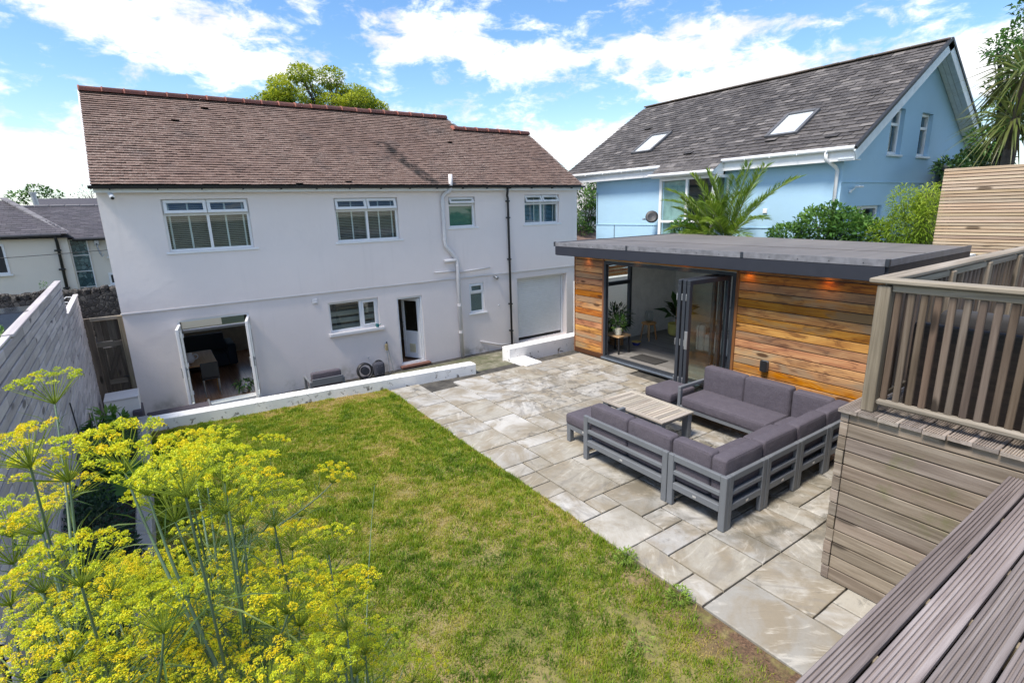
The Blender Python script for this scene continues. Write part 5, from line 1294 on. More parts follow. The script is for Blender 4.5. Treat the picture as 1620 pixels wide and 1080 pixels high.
# ------------------------------------------------------------------ blue neighbour house
struct(part('upper_terrace', MB().box(11.8, 40, -6, 9.0, -1.31, 1.15).box(13.5, 40, 9.001, 22, -1.31, 1.15), ground_mat()))
M_blue_r = render_mat('sky_blue_render', (.40,.61,.78), .05)
M_slate = tile_mat('grey_slates', [(.050,.044,.043), (.078,.069,.066), (.040,.035,.035), (.115,.103,.098), (.062,.055,.053), (.185,.168,.158)], (.22,.20,.18), .65, (.032,.028,.027), .42)
BX0, BX1, BY0, BY1 = 14.0, 22.4, 6.38, 14.85
bh = thing('blue_house', 'sky blue rendered house with grey slate roof and white eaves', 'house', (BX0, BY0, 1.15)); wb_ = wo(bh)
RGX, RGZ, EVX, EVZ = 18.2, 7.28, 13.66, 4.46
SB = (9.62, 11.35, 2.0, 4.10)
part('front_wall', holed_wall(BY0+.25, BY1, 1.15, 4.62, [(9.55, 11.4, 2.3, 4.25)], BX0, BX0+.25, 'X'), M_blue_r, bh)
# gable wall with window openings
GW = [(16.27, 17.05, 4.42, 5.56), (18.15, 18.93, 4.42, 5.56), (14.95, 16.4, 2.45, 3.13)]
part('gable_lower', holed_wall(BX0, BX1, 1.15, 4.40, [GW[2]], BY0, BY0+.25), M_blue_r, bh)
sl = (RGZ-EVZ)/(RGX-EVX)
zr = lambda x: EVZ+sl*(min(x, 2*RGX-x)-EVX)-.06
XL = EVX+(5.57-EVZ+.06)/sl; XR = 2*RGX-XL
part('gable_peak', MB().prism([(XL,5.571),(XR,5.571),(RGX,zr(RGX))], 'Y', BY0, BY0+.25), M_blue_r, bh)
part('gable_shoulder', MB().prism([(BX0,4.401),(XL-.001,4.401),(XL-.001,5.57),(BX0,zr(BX0))], 'Y', BY0, BY0+.25), M_blue_r, bh)
part('gable_shoulder', MB().prism([(XR+.001,4.401),(BX1,4.401),(BX1,zr(BX1)),(XR+.001,5.57)], 'Y', BY0, BY0+.25), M_blue_r, bh)
part('gable_mid', holed_wall(XL, XR, 4.401, 5.57, GW[:2], BY0, BY0+.25), M_blue_r, bh)
part('far_wall', MB().box(BX1-.25, BX1, BY0+.251, BY1, 1.15, 4.6).box(BX0+.251, BX1-.251, BY1-.25, BY1, 1.15, 4.6), M_blue_r, bh)
part('string_band', MB().box(BX0-.018, BX0-.001, BY0-.02, 9.5, 2.60, 2.625).box(BX0-.018, BX0-.001, 11.45, BY1, 2.65, 2.675).box(BX0, 19.0, BY0-.02, BY0-.001, 3.70, 3.725), M_blue_r, bh)
# slates
vS = Vector((RGX-EVX, 0, RGZ-EVZ)); LS = vS.length; vS.normalize(); nS = Vector((-vS.z, 0, vS.x)); RY0s, RY1s = 5.98, 16.4
W_ = RY1s-RY0s
def ulim_b(v): return (0.0, W_)
SKY = [((14.48,15.55), (7.82,8.72)), ((14.58,15.65), (12.82,13.72))]
def skipS(u_, v_):
    x = EVX+vS.x*v_; y = RY1s-u_
    return any(a[0]+.05 < x < a[1]-.05 and b[0]+.05 < y < b[1]-.05 for a, b in SKY)
def pickS(u_, v_): return RY1s-u_ < 8.9+.0*v_ and v_ > -1
tiles, picked = course_roof((EVX, RY1s, EVZ), (0,-1,0), vS, nS, ulim_b, LS-.05, .185, .30, .026, .010, .012, 1.25, skipS, pickS)
st_ = part('slate_field', tiles, M_slate, bh); st_['kind'] = 'stuff'
# the slates nearest the gable, each one its own piece
for P in picked[:300]:
    c = sum(P, Vector())/6
    me = MB().add([p-c for p in P], [(0,1,2,3), (4,5,1,0), (4,0,3), (5,2,1)]).mesh('slate'); me.materials.append(M_slate)
    link('slate', me, None, bh, c-wb_)
if len(picked) > 300:
    m = MB()
    for P in picked[300:]: m.add(P, [(0,1,2,3), (4,5,1,0), (4,0,3), (5,2,1)])
    o = part('slate_upper_field', m, M_slate, bh); o['kind'] = 'stuff'
rd = MB(); e0 = Vector((EVX+.0, 0, EVZ-.02)); r0_ = Vector((RGX, 0, RGZ-.02)); b0_ = Vector((2*RGX-EVX, 0, EVZ-.02))
Y = lambda v, y: (v.x, y, v.z)
rd.poly(Y(e0,RY1s), Y(e0,RY0s+.01), Y(r0_,RY0s+.01), Y(r0_,RY1s)); rd.poly(Y(b0_,RY0s+.01), Y(b0_,RY1s), Y(r0_,RY1s), Y(r0_,RY0s+.01))
part('roof_deck', rd, plain('slate_underlay', (.035,.034,.036), .8), bh)
M_rslate = tile_mat('ridge_slates', [(.10,.085,.075), (.13,.11,.10), (.085,.08,.08)], (.32,.17,.07), .8, (.05,.045,.045), .6)
for k in range(23):
    piece('ridge_tile', (.26, .445, .05), (RGX, RY0s+.235+.452*k, RGZ+.012+random.uniform(-.004,.004)), M_rslate, bh, .02)
def ridge_to_gable(sign, name, off, th, m, y0, y1, ext=0.0):
    a = Vector((RGX, 0, RGZ+.02)); b = Vector((RGX+sign*(RGX-EVX+.05), 0, EVZ-.02)); d = (b-a); L = d.length; d.normalize(); n = Vector((-d.z*sign, 0, d.x*sign)); n = n if n.z > 0 else -n
    ctr = (a+b)/2+n*off; ctr.y = (y0+y1)/2
    return part(name, MB().obox(ctr, d*(L/2+ext), Vector((0,(y1-y0)/2,0)), n*th), m, bh)
M_bluewhite = plain('pale_blue_white_paint', (.66,.72,.76), .5)
for s_ in (-1, 1):
    ridge_to_gable(s_, 'barge_board', -.16, .115, M_bluewhite, RY0s-.0, RY0s+.03, .06)
    ridge_to_gable(s_, 'verge_trim', -.005, .035, M_black, RY0s-.025, RY0s+.05)
    # boarded soffit under the verge
    a = Vector((RGX, 0, RGZ-.24)); b = Vector((RGX+s_*(RGX-EVX), 0, EVZ-.24)); d = (b-a); L = d.length; d.normalize()
    nb = 3
    for k in range(nb): part('soffit_board', MB().obox(Vector(((a.x+b.x)/2, RY0s+.045+.115*k+.055, (a.z+b.z)/2)), d*(L/2), Vector((0,.054,0)), Vector((0,0,.008))), M_bluewhite, bh)
# eaves
for y0, y1 in ((RY0s+.031, 9.42), (11.62, RY1s-.05)):
    part('fascia', MB().cbox(EVX+.02, EVX+.05, y0, y1, 4.17, 4.44, .005), M_white, bh)
    part('gutter', MB().tube([(EVX-.04, y0-.0, 4.44), (EVX-.04, y1, 4.44)], .055, 12), M_white, bh, True)
    part('eaves_soffit', MB().box(EVX+.051, BX0-.001, y0, y1, 4.18, 4.20), M_white, bh)
for y in (6.6, 7.3, 8.0, 8.7, 12.3, 13.2, 14.1, 15.0): part('gutter_bracket', MB().cbox(EVX-.105, EVX-.0, y-.015, y+.015, 4.385, 4.475, .006), M_white, bh)
pipe('downpipe', [(EVX-.04,6.62,4.40),(EVX-.04,6.62,4.24),(BX0-.12,6.50,4.06),(BX0-.07,6.47,3.98),(BX0-.07,6.47,1.2)], .042, M_white, bh)
# projecting bay with its own lean of slates
bay = part('bay_frame', MB().cbox(13.38, 13.46, 11.30, 11.40, 2.0, 4.08, .006).cbox(13.38, 13.46, 10.34, 10.42, 2.83, 4.08, .006).cbox(13.38, 13.46, 9.38, 9.52, 2.0, 4.08, .006).cbox(13.381, 13.459, 9.521, 11.299, 4.0, 4.08, .006).cbox(13.381, 13.459, 9.521, 11.299, 2.76, 2.83, .006).cbox(13.381, 13.459, 9.521, 11.299, 2.0, 2.06, .006).cbox(13.461, 13.99, 9.38, 9.44, 4.0, 4.08, .006).cbox(13.93, 13.99, 9.381, 9.439, 2.0, 3.999, .006).cbox(13.461, 13.99, 11.34, 11.40, 4.0, 4.08, .006), M_white, bh)
part('bay_base', MB().box(13.40, 13.99, 9.40, 11.38, 1.15, 1.99), M_blue_r, bay)
for y0, y1 in ((9.52,10.34), (10.42,11.30)): part('pane', MB().box(13.41, 13.425, y0, y1, 2.83, 4.0), M_glass, bay)
part('pane', MB().box(13.41, 13.425, 9.52, 11.30, 2.06, 2.76), M_glass, bay); part('pane', MB().box(13.46, 13.93, 9.40, 9.415, 2.0, 4.0), M_glass, bay)
part('net_curtain', MB().box(13.50, 13.51, 10.45, 11.30, 2.0, 4.0), plain('sea_green_curtain', (.30,.44,.43), .9, var=.2, scale=3), bay)
part('room_backdrop', MB().box(14.6, 14.62, 8.8, 12.0, 1.6, 4.5), plain('dim_room', (.11,.115,.12), .9), bay)
bl0 = Vector((13.20, 11.62, 4.19)); bv = Vector((EVX+.02-13.20, 0, 4.49-4.19)); bL = bv.length+.03
bt, _ = course_roof(bl0, (0,-1,0), bv, Vector((-bv.z,0,bv.x)), lambda v: (0, 2.24), bL, .185, .30, .014, .012, .006, 1.25)
o = part('bay_slates', bt, M_slate, bh); o['kind'] = 'stuff'
part('bay_roof', MB().prism([(13.20,4.17),(EVX+.05,4.175+.30*(EVX+.05-13.2)/bv.x),(EVX+.05,4.09),(13.24,4.09)], 'Y', 9.40, 11.60), M_white, bh)
part('bay_gutter', MB().tube([(13.16, 9.36, 4.165), (13.16, 11.66, 4.165)], .05, 12), M_white, bh, True)
# skylights
for (xa, xb), (ya_, yb_) in SKY:
    za, zb = EVZ+sl*(xa-EVX), EVZ+sl*(xb-EVX); d = Vector((xb-xa,0,zb-za)); L = d.length; d.normalize(); n = Vector((-d.z,0,d.x)); c = Vector(((xa+xb)/2,(ya_+yb_)/2,(za+zb)/2)); e = Vector((0,1,0)); hw = (yb_-ya_)/2
    m = MB()
    for s_ in (-1, 1): m.obox(c+e*s_*(hw-.045)+n*.045, d*L/2, e*.045, n*.045)
    m.obox(c+d*(L/2-.05)+n*.05, d*.05, e*(hw-.091), n*.05).obox(c-d*(L/2-.04)+n*.04, d*.04, e*(hw-.091), n*.04)
    sk_ = part('skylight', m, plain('skylight_grey', (.10,.10,.105), .5) if 'skylight_grey' not in bpy.data.materials else bpy.data.materials['skylight_grey'], bh)
    t = bpy.data.materials.get('skylight_glass')
    if t is None:
        q = NT('skylight_glass'); t = q.done((.55,.60,.64), .06, 0, 1.0)
    part('pane', MB().obox(c+n*.05, d*(L/2-.09), e*(hw-.095), n*.01), t, sk_)
# gable windows
for k, (x0, x1, z0, z1) in enumerate(GW):
    fr = frame_bars(MB(), x0, x1, z0, z1, BY0+.10, .08, .08)
    if k < 2: fr.cbox(x0+.08, x1-.08, BY0+.101, BY0+.179, z1-.42, z1-.35)
    if k == 2: fr.cbox(x0+.55, x0+.63, BY0+.101, BY0+.179, z0+.08, z1-.08)
    gwn = part('window', fr, M_white, bh)
    part('pane', MB().box(x0+.07, x1-.07, BY0+.14, BY0+.152, z0+.07, z1-.07), M_glass, gwn)
    part('sill', MB().cbox(x0-.05, x1+.05, BY0-.06, BY0+.10, z0-.06, z0-.002, .008), M_bluewhite, gwn)
    part('room_backdrop', MB().box(x0-.1, x1+.1, BY0+.45, BY0+.47, z0-.1, z1+.1), plain('dim_blind%d' % k, (.10,.12,.14), .9), gwn)
# dishes, lights, cables
dish = part('satellite_dish', MB().lathe([(.001,.0), (.12,.012), (.20,.045), (.205,.05), (.12,.018), (.001,.006)], (0,0,0), 20), plain('dark_mesh_dish', (.05,.05,.055), .5), bh, True, True)
dish.location = Vector((13.72, 11.95, 2.92))-wb_; dish.rotation_euler = (math.radians(40), math.radians(-65), 0)
part('dish_arm', MB().tube([(13.98,11.80,2.93),(13.74,11.93,2.92)], .02, 8).tube([(13.75,12.0,2.80),(13.48,12.08,2.86)], .012, 6).cbox(13.46,13.54,12.05,12.12,2.84,2.89,.01), M_steel, bh)
part('dish_lower', MB().lathe([(.001,.0), (.12,.012), (.20,.045), (.12,.02)], (13.80,14.3,2.12), 18), bpy.data.materials['dark_mesh_dish'], bh)
part('flood_light', MB().cbox(14.42,14.50,BY0-.05,BY0-.001,3.45,3.53,.01).tube([(14.46,BY0-.05,3.50),(14.50,BY0-.12,3.58)], .015, 6).cbox(14.46,14.70,BY0-.22,BY0-.10,3.57,3.62,.015), M_white, bh)
part('cable', MB().tube([(13.985,14.78,3.8),(13.985,14.78,2.66)], .008, 6).tube([(13.985,13.9,2.66),(13.985,13.9,1.6)], .008, 6), M_black, bh)
part('wall_vent', MB().cbox(13.97,13.999,8.18,8.30,3.0,3.12,.006), M_white, bh)
# slate lean-to on the gable
lt = MB(); lv = Vector((0, .95, .62)); 
part('lean_to_wall', MB().box(18.7, 22.0, 4.9, 6.379, 1.15, 3.42), M_dark, bh)
tl_, _ = course_roof((18.45, 5.0, 3.42), (1,0,0), (0,1.35,.85), (0,-.85,1.35), lambda v: (max(0, v*.75), 3.5), 1.58, .18, .30, .014, .012, .006, 1.25)
o = part('lean_to_slates', tl_, M_slate, bh); o['kind'] = 'stuff'
part('lean_to_deck', MB().add([(18.45,5.0,3.40),(22.0,5.0,3.40),(22.0,6.37,4.24),(19.6,6.37,4.24)], [(0,1,2,3)]), plain('lean_underlay', (.03,.03,.03), .9), bh)
part('lean_to_verge', MB().obox((19.03,5.68,3.84), (.58,.68,.42), (.0,.02,-.03), (.03,0,0)), M_black, bh)

# ------------------------------------------------------------------ far house and roof between the two
fh = thing('distant_house', 'small pale gabled house glimpsed between the two main houses', 'house', (24.6, 27, -1.3))
part('wall', MB().prism([(23.6,-1.3),(30,-1.3),(30,3.0),(26.9,5.2),(23.75,2.75)], 'Y', 27, 33), render_mat('pale_pink_render', (.62,.57,.53), .1), fh)
part('roof', MB().prism([(23.45,2.60),(26.9,5.3),(30.2,2.95),(30.2,3.12),(26.9,5.5),(23.4,2.74)], 'Y', 26.8, 33.2), plain('grey_roof_edge', (.30,.29,.28), .8), fh)
pr_ = thing('porch_roof', 'brown tiled porch roof low between the two houses', 'roof', (22.9, 23.5, -1.3))
tl2, _ = course_roof((19.6, 23.0, 1.15), (1,0,0), (0,2.2,1.1), (0,-1.1,2.2), lambda v: (0, 3.4), 2.3, .16, .30, .02)
tl2.v = tl2.v
part('roof_tiles', tl2, M_tile, pr_)['kind'] = 'stuff'
part('wall', MB().box(19.7, 22.9, 23.15, 26.0, -1.3, 1.15), M_house_trim, pr_)
part('roof_deck', MB().add([(19.6,23.0,1.12),(23.0,23.0,1.12),(23.0,25.1,2.16),(19.6,25.1,2.16)], [(0,1,2,3)]), M_dark, pr_)

# ------------------------------------------------------------------ cream neighbour on the left
M_cream = render_mat('cream_render', (.78,.71,.61), .06)
nb_ = thing('cream_house', 'cream rendered house with dark slate hipped roof behind the fence', 'house', (-6, 26, -1.3))
part('wall', MB().box(-13, -2.44, 26, 31, -1.3, 2.90), M_cream, nb_); part('wall', MB().box(-2.439, 2.2, 26.35, 34, -1.3, 2.72), M_cream, nb_)
M_purple = tile_mat('purple_slates', [(.050,.045,.058), (.065,.058,.07), (.04,.037,.046), (.085,.078,.09)], (.25,.23,.22), .7, (.03,.028,.033), .35)
ap = Vector((-4.3, 28.6, 4.22)); eL = Vector((-13.2, 25.75, 2.90)); eR = Vector((-2.25, 25.75, 2.78))
n_ = (eR-eL).cross(ap-eL).normalized()
hv = Vector((0, ap.y-eL.y, ap.z-eL.z)); hl = hv.length
def ulim_h(v):
    f_ = v/hl; return (0, 10.95-(2.05)*f_)
tl3, _ = course_roof(eL, (1,0,0), hv, n_ if n_.z > 0 else -n_, ulim_h, hl, .17, .28, .012, .008, .006, 1.2)
part('roof_slates', tl3, M_purple, nb_)['kind'] = 'stuff'
und = plain('dark_underlay', (.03,.028,.03), .9)
part('roof_deck', MB().poly(tuple(eL-Vector((0,0,.03))), tuple(eR-Vector((0,0,.03))), tuple(ap-Vector((0,0,.03))), (-13.2,28.6,4.19)).poly((-2.25,25.75,2.75), (-2.25,31.2,2.75), tuple(ap-Vector((0,0,.03)))), und, nb_)
d = (eR-ap); L = d.length; d.normalize()
for k in range(9): part('hip_tile', MB().obox(ap+d*(.2+.44*k)+Vector((0,0,.05)), d*.205, d.cross(Vector((0,0,1))).normalized()*.11, Vector((0,0,.03))), plain('grey_hip', (.20,.19,.20), .8) if k == 0 else bpy.data.materials['grey_hip'], nb_) if .44*k+.4 < L else None
bL_ = Vector((-4.6, 26.1, 2.70)); bV = Vector((0, 3.9, 1.28)); tl4, _ = course_roof(bL_, (1,0,0), bV, (0,-1.28,3.9), lambda v: (0, 7.2), bV.length, .17, .28, .012, .008, .006, 1.2)
part('roof_slates', tl4, M_purple, nb_)['kind'] = 'stuff'
part('roof_deck', MB().poly((-4.6,26.1,2.67), (2.6,26.1,2.67), (2.6,30.0,3.95), (-4.6,30.0,3.95)), und, nb_)
for k in range(14): piece('ridge_tile', (.50, .2, .10), (-4.4+.51*k, 30.0, 3.99), bpy.data.materials['grey_hip'], nb_, .03)
part('rear_roof', MB().prism([(31.5,3.6),(34.5,4.45),(37,3.4)], 'X', -4.0, .3), M_purple, nb_)
part('gutter', MB().tube([(-13.2,25.70,2.86),(-2.55,25.70,2.86)], .06, 8).tube([(-2.3,26.05,2.66),(2.5,26.05,2.66)], .06, 8), M_black, nb_)
pipe('downpipe', [(-2.74,25.72,2.82),(-2.74,25.93,2.6),(-2.78,25.93,-1.2)], .05, M_black, nb_)
for z in (2.3, 1.6, .9, .2): part('pipe_bracket', MB().cbox(-2.87,-2.67,25.88,25.99,z-.03,z+.03,.008), M_black, nb_)
sg = part('stair_window', frame_bars(MB(), -2.44, -1.88, .2, 2.68, 26.28, .06, .035), M_white, nb_)
t = NT('leaded_teal_glass'); p = t.coords('Position', rnd=False); vv = t.voro(p, 7.5, 'DISTANCE_TO_EDGE'); vc = t.voro(p, 7.5, 'F1', 'Color'); sp_ = t.n('ShaderNodeSeparateColor'); t.l(vc, sp_.inputs[0])
c = t.ramp(sp_.outputs[0], [(0, (.035,.07,.08)), (.5, (.07,.13,.14)), (1, (.18,.27,.27))]); c = t.mix(t.map(vv, .02, .05, 1, 0), c, (.02,.02,.022)); M_lead = t.done(c, .15)
for k in range(4):
    part('pane', MB().box(-2.40, -1.92, 26.30, 26.315, .25+.61*k, .82+.61*k), M_lead, sg)
    part('glazing_bar', MB().cbox(-2.40, -1.92, 26.285, 26.33, .825+.61*k, .853+.61*k, .004), M_white, sg) if k < 3 else None
for x0, x1, z0, z1 in ((-4.75,-4.22,1.55,2.62), (-1.32,-.9,1.95,2.35), (-1.45,-1.0,.85,1.30)):
    fy = 25.96 if x0 < -3 else 26.30
    wn_ = part('window', frame_bars(MB(), x0, x1, z0, z1, fy, .06, .07), M_white, nb_); part('pane', MB().box(x0+.06,x1-.06,fy+.02,fy+.03,z0+.06,z1-.06), M_black, wn_)
    part('sill', MB().cbox(x0-.06,x1+.06,fy-.06,fy+.0,z0-.06,z0-.001,.006), M_white, wn_)
part('flue', MB().tube([(-3.56,30.2,3.9),(-3.6,30.2,4.5)], .10, 12).tube([(-3.6,30.2,4.48),(-3.605,30.2,4.56)], .13, 12), M_steel, nb_)
cb = part('telephone_cable', MB().tube([(-9+.79*k, 25.6, 2.18-.07*math.sin(math.pi*k/10)+.006*k) for k in range(11)], .012, 5), M_black, nb_)
part('cable_bracket', MB().tube([(-1.62,26.3,2.55),(-1.6,26.15,2.4),(-1.55,26.1,2.1),(-1.5,26.12,1.98),(-1.44,26.12,2.06)], .03, 6).cbox(-1.68,-1.52,26.2,26.34,2.4,2.6,.01), M_steel, nb_)

# stone boundary wall with cock-and-hen coping
def rubble():
    t = NT('dark_rubble_stone'); p = t.coords('Position', rnd=False); ve = t.voro(p, 8.5, 'DISTANCE_TO_EDGE'); vc = t.voro(p, 8.5, 'F1', 'Color'); s2 = t.n('ShaderNodeSeparateColor'); t.l(vc, s2.inputs[0])
    c = t.ramp(s2.outputs[0], [(0, (.03,.028,.028)), (.5, (.06,.055,.055)), (1, (.12,.11,.10))]); c = t.mix(t.map(ve, .02, .06, 1, 0), c, (.022,.021,.02)); c = t.mix(t.map(t.noise(p, 9, 6, .7), .55, .7, 0, .5), c, (.16,.15,.13))
    t.bump(t.map(ve, 0, .12), .8, .03); return t.done(c, .95)
M_rub = rubble()
sw_ = thing('stone_wall', 'dark rubble stone wall topped with upright coping stones', 'wall', (-5, 22, -1.3))
part('wall_body', MB().box(-11, -.3, 22, 22.45, -1.31, .98), M_rub, sw_)
def stone_mesh(seed):
    rg = random.Random(seed); V, F = roundbox(.11, .16, .13, .07)
    me = MB().add([(x*(1+.3*rg.random()), y*(1+.2*rg.random()), z*(1+.35*rg.random())) for x, y, z in V], F).mesh('coping_stone', True); me.materials.append(M_rub); return me
sm_ = [stone_mesh(k) for k in range(5)]; ws = wo(sw_)
for k in range(42): link('coping_stone', sm_[k % 5], None, sw_, (-10.9+.25*k-ws.x, 22.2-ws.y, 1.04+random.uniform(-.04,.05)-ws.z), (random.uniform(-.2,.2), random.uniform(-.3,.3), random.uniform(-.5,.5)), )

# parked car beyond the fence
M_car = plain('black_car_paint', (.012,.012,.014), .18, var=.03); M_carglass = plain('tinted_car_glass', (.02,.024,.028), .06, spec=.8)
car = thing('parked_car', 'black car parked beyond the fence in front of the stone wall', 'car', (-3.05, 19.6, -.42))
CZ = -.42
prof = [(-2.1,.35), (-2.12,.75), (-1.95,.95), (-1.1,1.02), (-.55,1.44), (.2,1.52), (1.2,1.50), (1.85,1.08), (2.1,1.0), (2.14,.6), (2.08,.35)]
V = []; n = len(prof)
for sgn, ins in ((-1,0),(1,0)):
    for (y, z) in prof: V.append((-3.05+sgn*(.88-(.20 if z > 1.2 else (.03 if z > .9 else 0))), 19.6-y, CZ+z))
F = [tuple(range(n)), tuple(range(n, 2*n))[::-1]]+[(k, k+n, (k+1) % n+n, (k+1) % n) for k in range(n)]
part('body', MB().add(V, F), M_car, car)
part('rear_window', MB().obox((-3.05, 19.6-1.55, CZ+1.30), (.66,0,0), (0,.27,.17), (0,-.006,.010)), M_carglass, car); part('windscreen', MB().obox((-3.05, 19.6+.83, CZ+1.235), (.66,0,0), (0,.25,-.19), (0,.008,.010)), M_carglass, car)
for s_ in (-1, 1):
    part('side_window', MB().obox((-3.05+s_*.80, 19.6-.35, CZ+1.24), (.012*1,0,0), (0,.85,0), (-s_*.09,0,.15)), M_carglass, car)
    part('roof_bar', MB().tube([(-3.05+s_*.6, 19.6-1.2, CZ+1.55), (-3.05+s_*.6, 19.6+.1, CZ+1.57)], .022, 8), M_steel, car)
    for yy in (-1.3, 1.3):
        wh = part('wheel', MB().tube([(-3.05+s_*.74, 19.6+yy, CZ+.33), (-3.05+s_*.90, 19.6+yy, CZ+.33)], .33, 20), M_black, car); part('rim', MB().tube([(-3.05+s_*.895, 19.6+yy, CZ+.33), (-3.05+s_*.91, 19.6+yy, CZ+.33)], .20, 16), M_steel, wh)
part('tail_light', MB().cbox(-3.80,-3.62,19.6-2.13,19.6-2.08,CZ+.78,CZ+.95,.01).cbox(-2.48,-2.30,19.6-2.13,19.6-2.08,CZ+.78,CZ+.95,.01), plain('red_lens', (.3,.01,.01), .2), car)
struct(part('neighbour_drive', MB().box(-12, -1.4, 10, 21.9, -1.31, CZ), plain('drive_asphalt', (.055,.053,.052), .9, bump=.4)))
or_ = thing('white_scroll_trellis', 'white scrolled metal ornament behind the fence gap', 'ornament', (-2.05, 17.5, .2))
for k in range(7): part('scroll', MB().tube([(-2.25+.06*k+.12*math.cos(a*.7+k), 17.5, .55+.13*k+.12*math.sin(a*.7+k)) for a in range(9)], .012, 5), M_white, or_)
part('stake', MB().tube([(-2.15,17.52,CZ+.002),(-2.05,17.52,1.4)], .014, 6), M_white, or_)


# ------------------------------------------------------------------ fennel in the left foreground
FENNEL_HEADS = [(0.13, 0.983, 2.546, 0.147), (0.208, 0.895, 2.45, 0.131), (0.402, 1.127, 2.106, 0.134), (0.099, 0.802, 2.541, 0.131), (0.12, 1.391, 2.648, 0.146), (0.009, 1.657, 2.681, 0.144), (0.603, 1.75, 1.537, 0.145), (0.262, 1.239, 2.377, 0.142), (-0.223, 1.471, 2.963, 0.163), (-0.203, 1.035, 2.975, 0.133), (-0.177, 1.123, 2.911, 0.157), (-0.243, 1.199, 2.785, 0.127), (-0.088, 0.993, 2.947, 0.136), (-0.059, 0.9, 2.945, 0.153), (-0.011, 0.749, 2.988, 0.124), (0.033, 0.845, 2.904, 0.142), (-0.037, 1.027, 2.825, 0.149), (0.073, 1.689, 2.663, 0.146), (0.246, 1.945, 2.513, 0.142), (0.159, 1.507, 2.633, 0.126), (0.39, 1.697, 2.458, 0.15), (0.117, 1.02, 2.751, 0.128), (0.1, 1.329, 2.575, 0.122), (0.224, 1.087, 2.608, 0.146), (1.099, 3.487, 1.408, 0.141), (-0.148, 0.845, 2.856, 0.125), (-0.264, 1.199, 2.674, 0.147), (0.047, 1.092, 2.62, 0.135), (-0.068, 0.791, 2.778, 0.129), (-0.01, 0.944, 2.665, 0.144), (0.098, 0.855, 2.685, 0.152), (0.191, 0.858, 2.596, 0.141), (0.109, 0.718, 2.641, 0.143), (0.669, 2.06, 1.418, 0.124), (0.831, 2.388, 0.988, 0.16), (0.47, 1.166, 2.017, 0.117), (0.026, 1.256, 2.8, 0.147), (0.189, 1.35, 2.477, 0.131), (-0.146, 1.043, 2.717, 0.134), (-0.122, 0.871, 2.705, 0.144), (-0.191, 0.897, 2.718, 0.132), (-0.22, 0.845, 2.744, 0.134), (-0.153, 0.823, 2.701, 0.137), (-0.058, 0.834, 2.634, 0.142), (-0.001, 0.834, 2.611, 0.118), (0.043, 0.739, 2.65, 0.123), (0.226, 0.886, 2.491, 0.123), (0.273, 1.026, 2.25, 0.14), (0.045, 0.975, 2.561, 0.14), (0.114, 1.065, 2.425, 0.149), (-0.044, 0.876, 2.657, 0.116), (-0.159, 1.128, 2.608, 0.134), (0.169, 1.032, 2.453, 0.142), (0.094, 1.075, 2.501, 0.142), (0.047, 1.016, 2.869, 0.122), (0.188, 1.429, 2.59, 0.129), (0.295, 1.196, 2.361, 0.157), (0.011, 1.303, 2.5, 0.148), (-0.234, 1.006, 2.706, 0.119), (-0.093, 0.933, 2.61, 0.15), (0.171, 0.937, 2.468, 0.135), (-0.043, 1.303, 2.49, 0.138), (-0.131, 1.304, 2.547, 0.145), (0.183, 1.19, 2.473, 0.142), (0.48, 1.607, 1.696, 0.123), (-0.333, 1.371, 2.667, 0.163), (0.292, 1.771, 2.326, 0.138), (-0.007, 1.084, 2.813, 0.149), (0.068, 1.068, 2.753, 0.136), (-0.176, 1.215, 2.343, 0.142), (0.178, 1.126, 2.267, 0.146), (-0.069, 1.557, 2.405, 0.132), (-0.021, 1.601, 2.446, 0.162), (-0.195, 1.264, 2.525, 0.153), (0.07, 1.353, 2.117, 0.143), (-0.334, 1.416, 2.702, 0.149), (-0.115, 1.353, 2.408, 0.138), (-0.341, 1.746, 2.441, 0.127), (-0.113, 1.261, 2.555, 0.153), (-0.098, 1.125, 2.615, 0.138), (-0.181, 1.539, 2.418, 0.147), (-0.062, 1.322, 2.464, 0.142), (0.083, 1.497, 2.315, 0.128), (-0.106, 1.278, 2.57, 0.131), (-0.36, 1.448, 2.413, 0.156), (-0.191, 1.183, 2.43, 0.15), (0.129, 1.545, 2.21, 0.153), (-0.058, 0.977, 2.487, 0.132), (0.14, 0.951, 2.38, 0.132), (-0.247, 1.703, 2.345, 0.147), (-0.119, 1.492, 2.13, 0.128), (-0.065, 1.109, 2.546, 0.134), (0.086, 1.245, 2.482, 0.136), (-0.302, 1.166, 2.68, 0.122), (-0.291, 1.274, 2.583, 0.135), (-0.238, 1.168, 2.506, 0.128), (0.139, 1.377, 2.212, 0.131), (-0.004, 1.333, 2.204, 0.132), (-0.287, 1.782, 2.599, 0.152)]
M_umbel = leaf_mat('fennel_flowers', [(0,(.23,.31,.035)), (.35,(.42,.50,.025)), (.7,(.61,.62,.018)), (1,(.74,.58,.012))], .6, .25)
M_fstem = plain('fennel_stems', (.085,.135,.075), .5, var=.35, scale=5)
M_feather = leaf_mat('fennel_feathery_leaves', [(0,(.03,.07,.02)), (.5,(.07,.13,.03)), (1,(.15,.20,.05))], .6, .3)
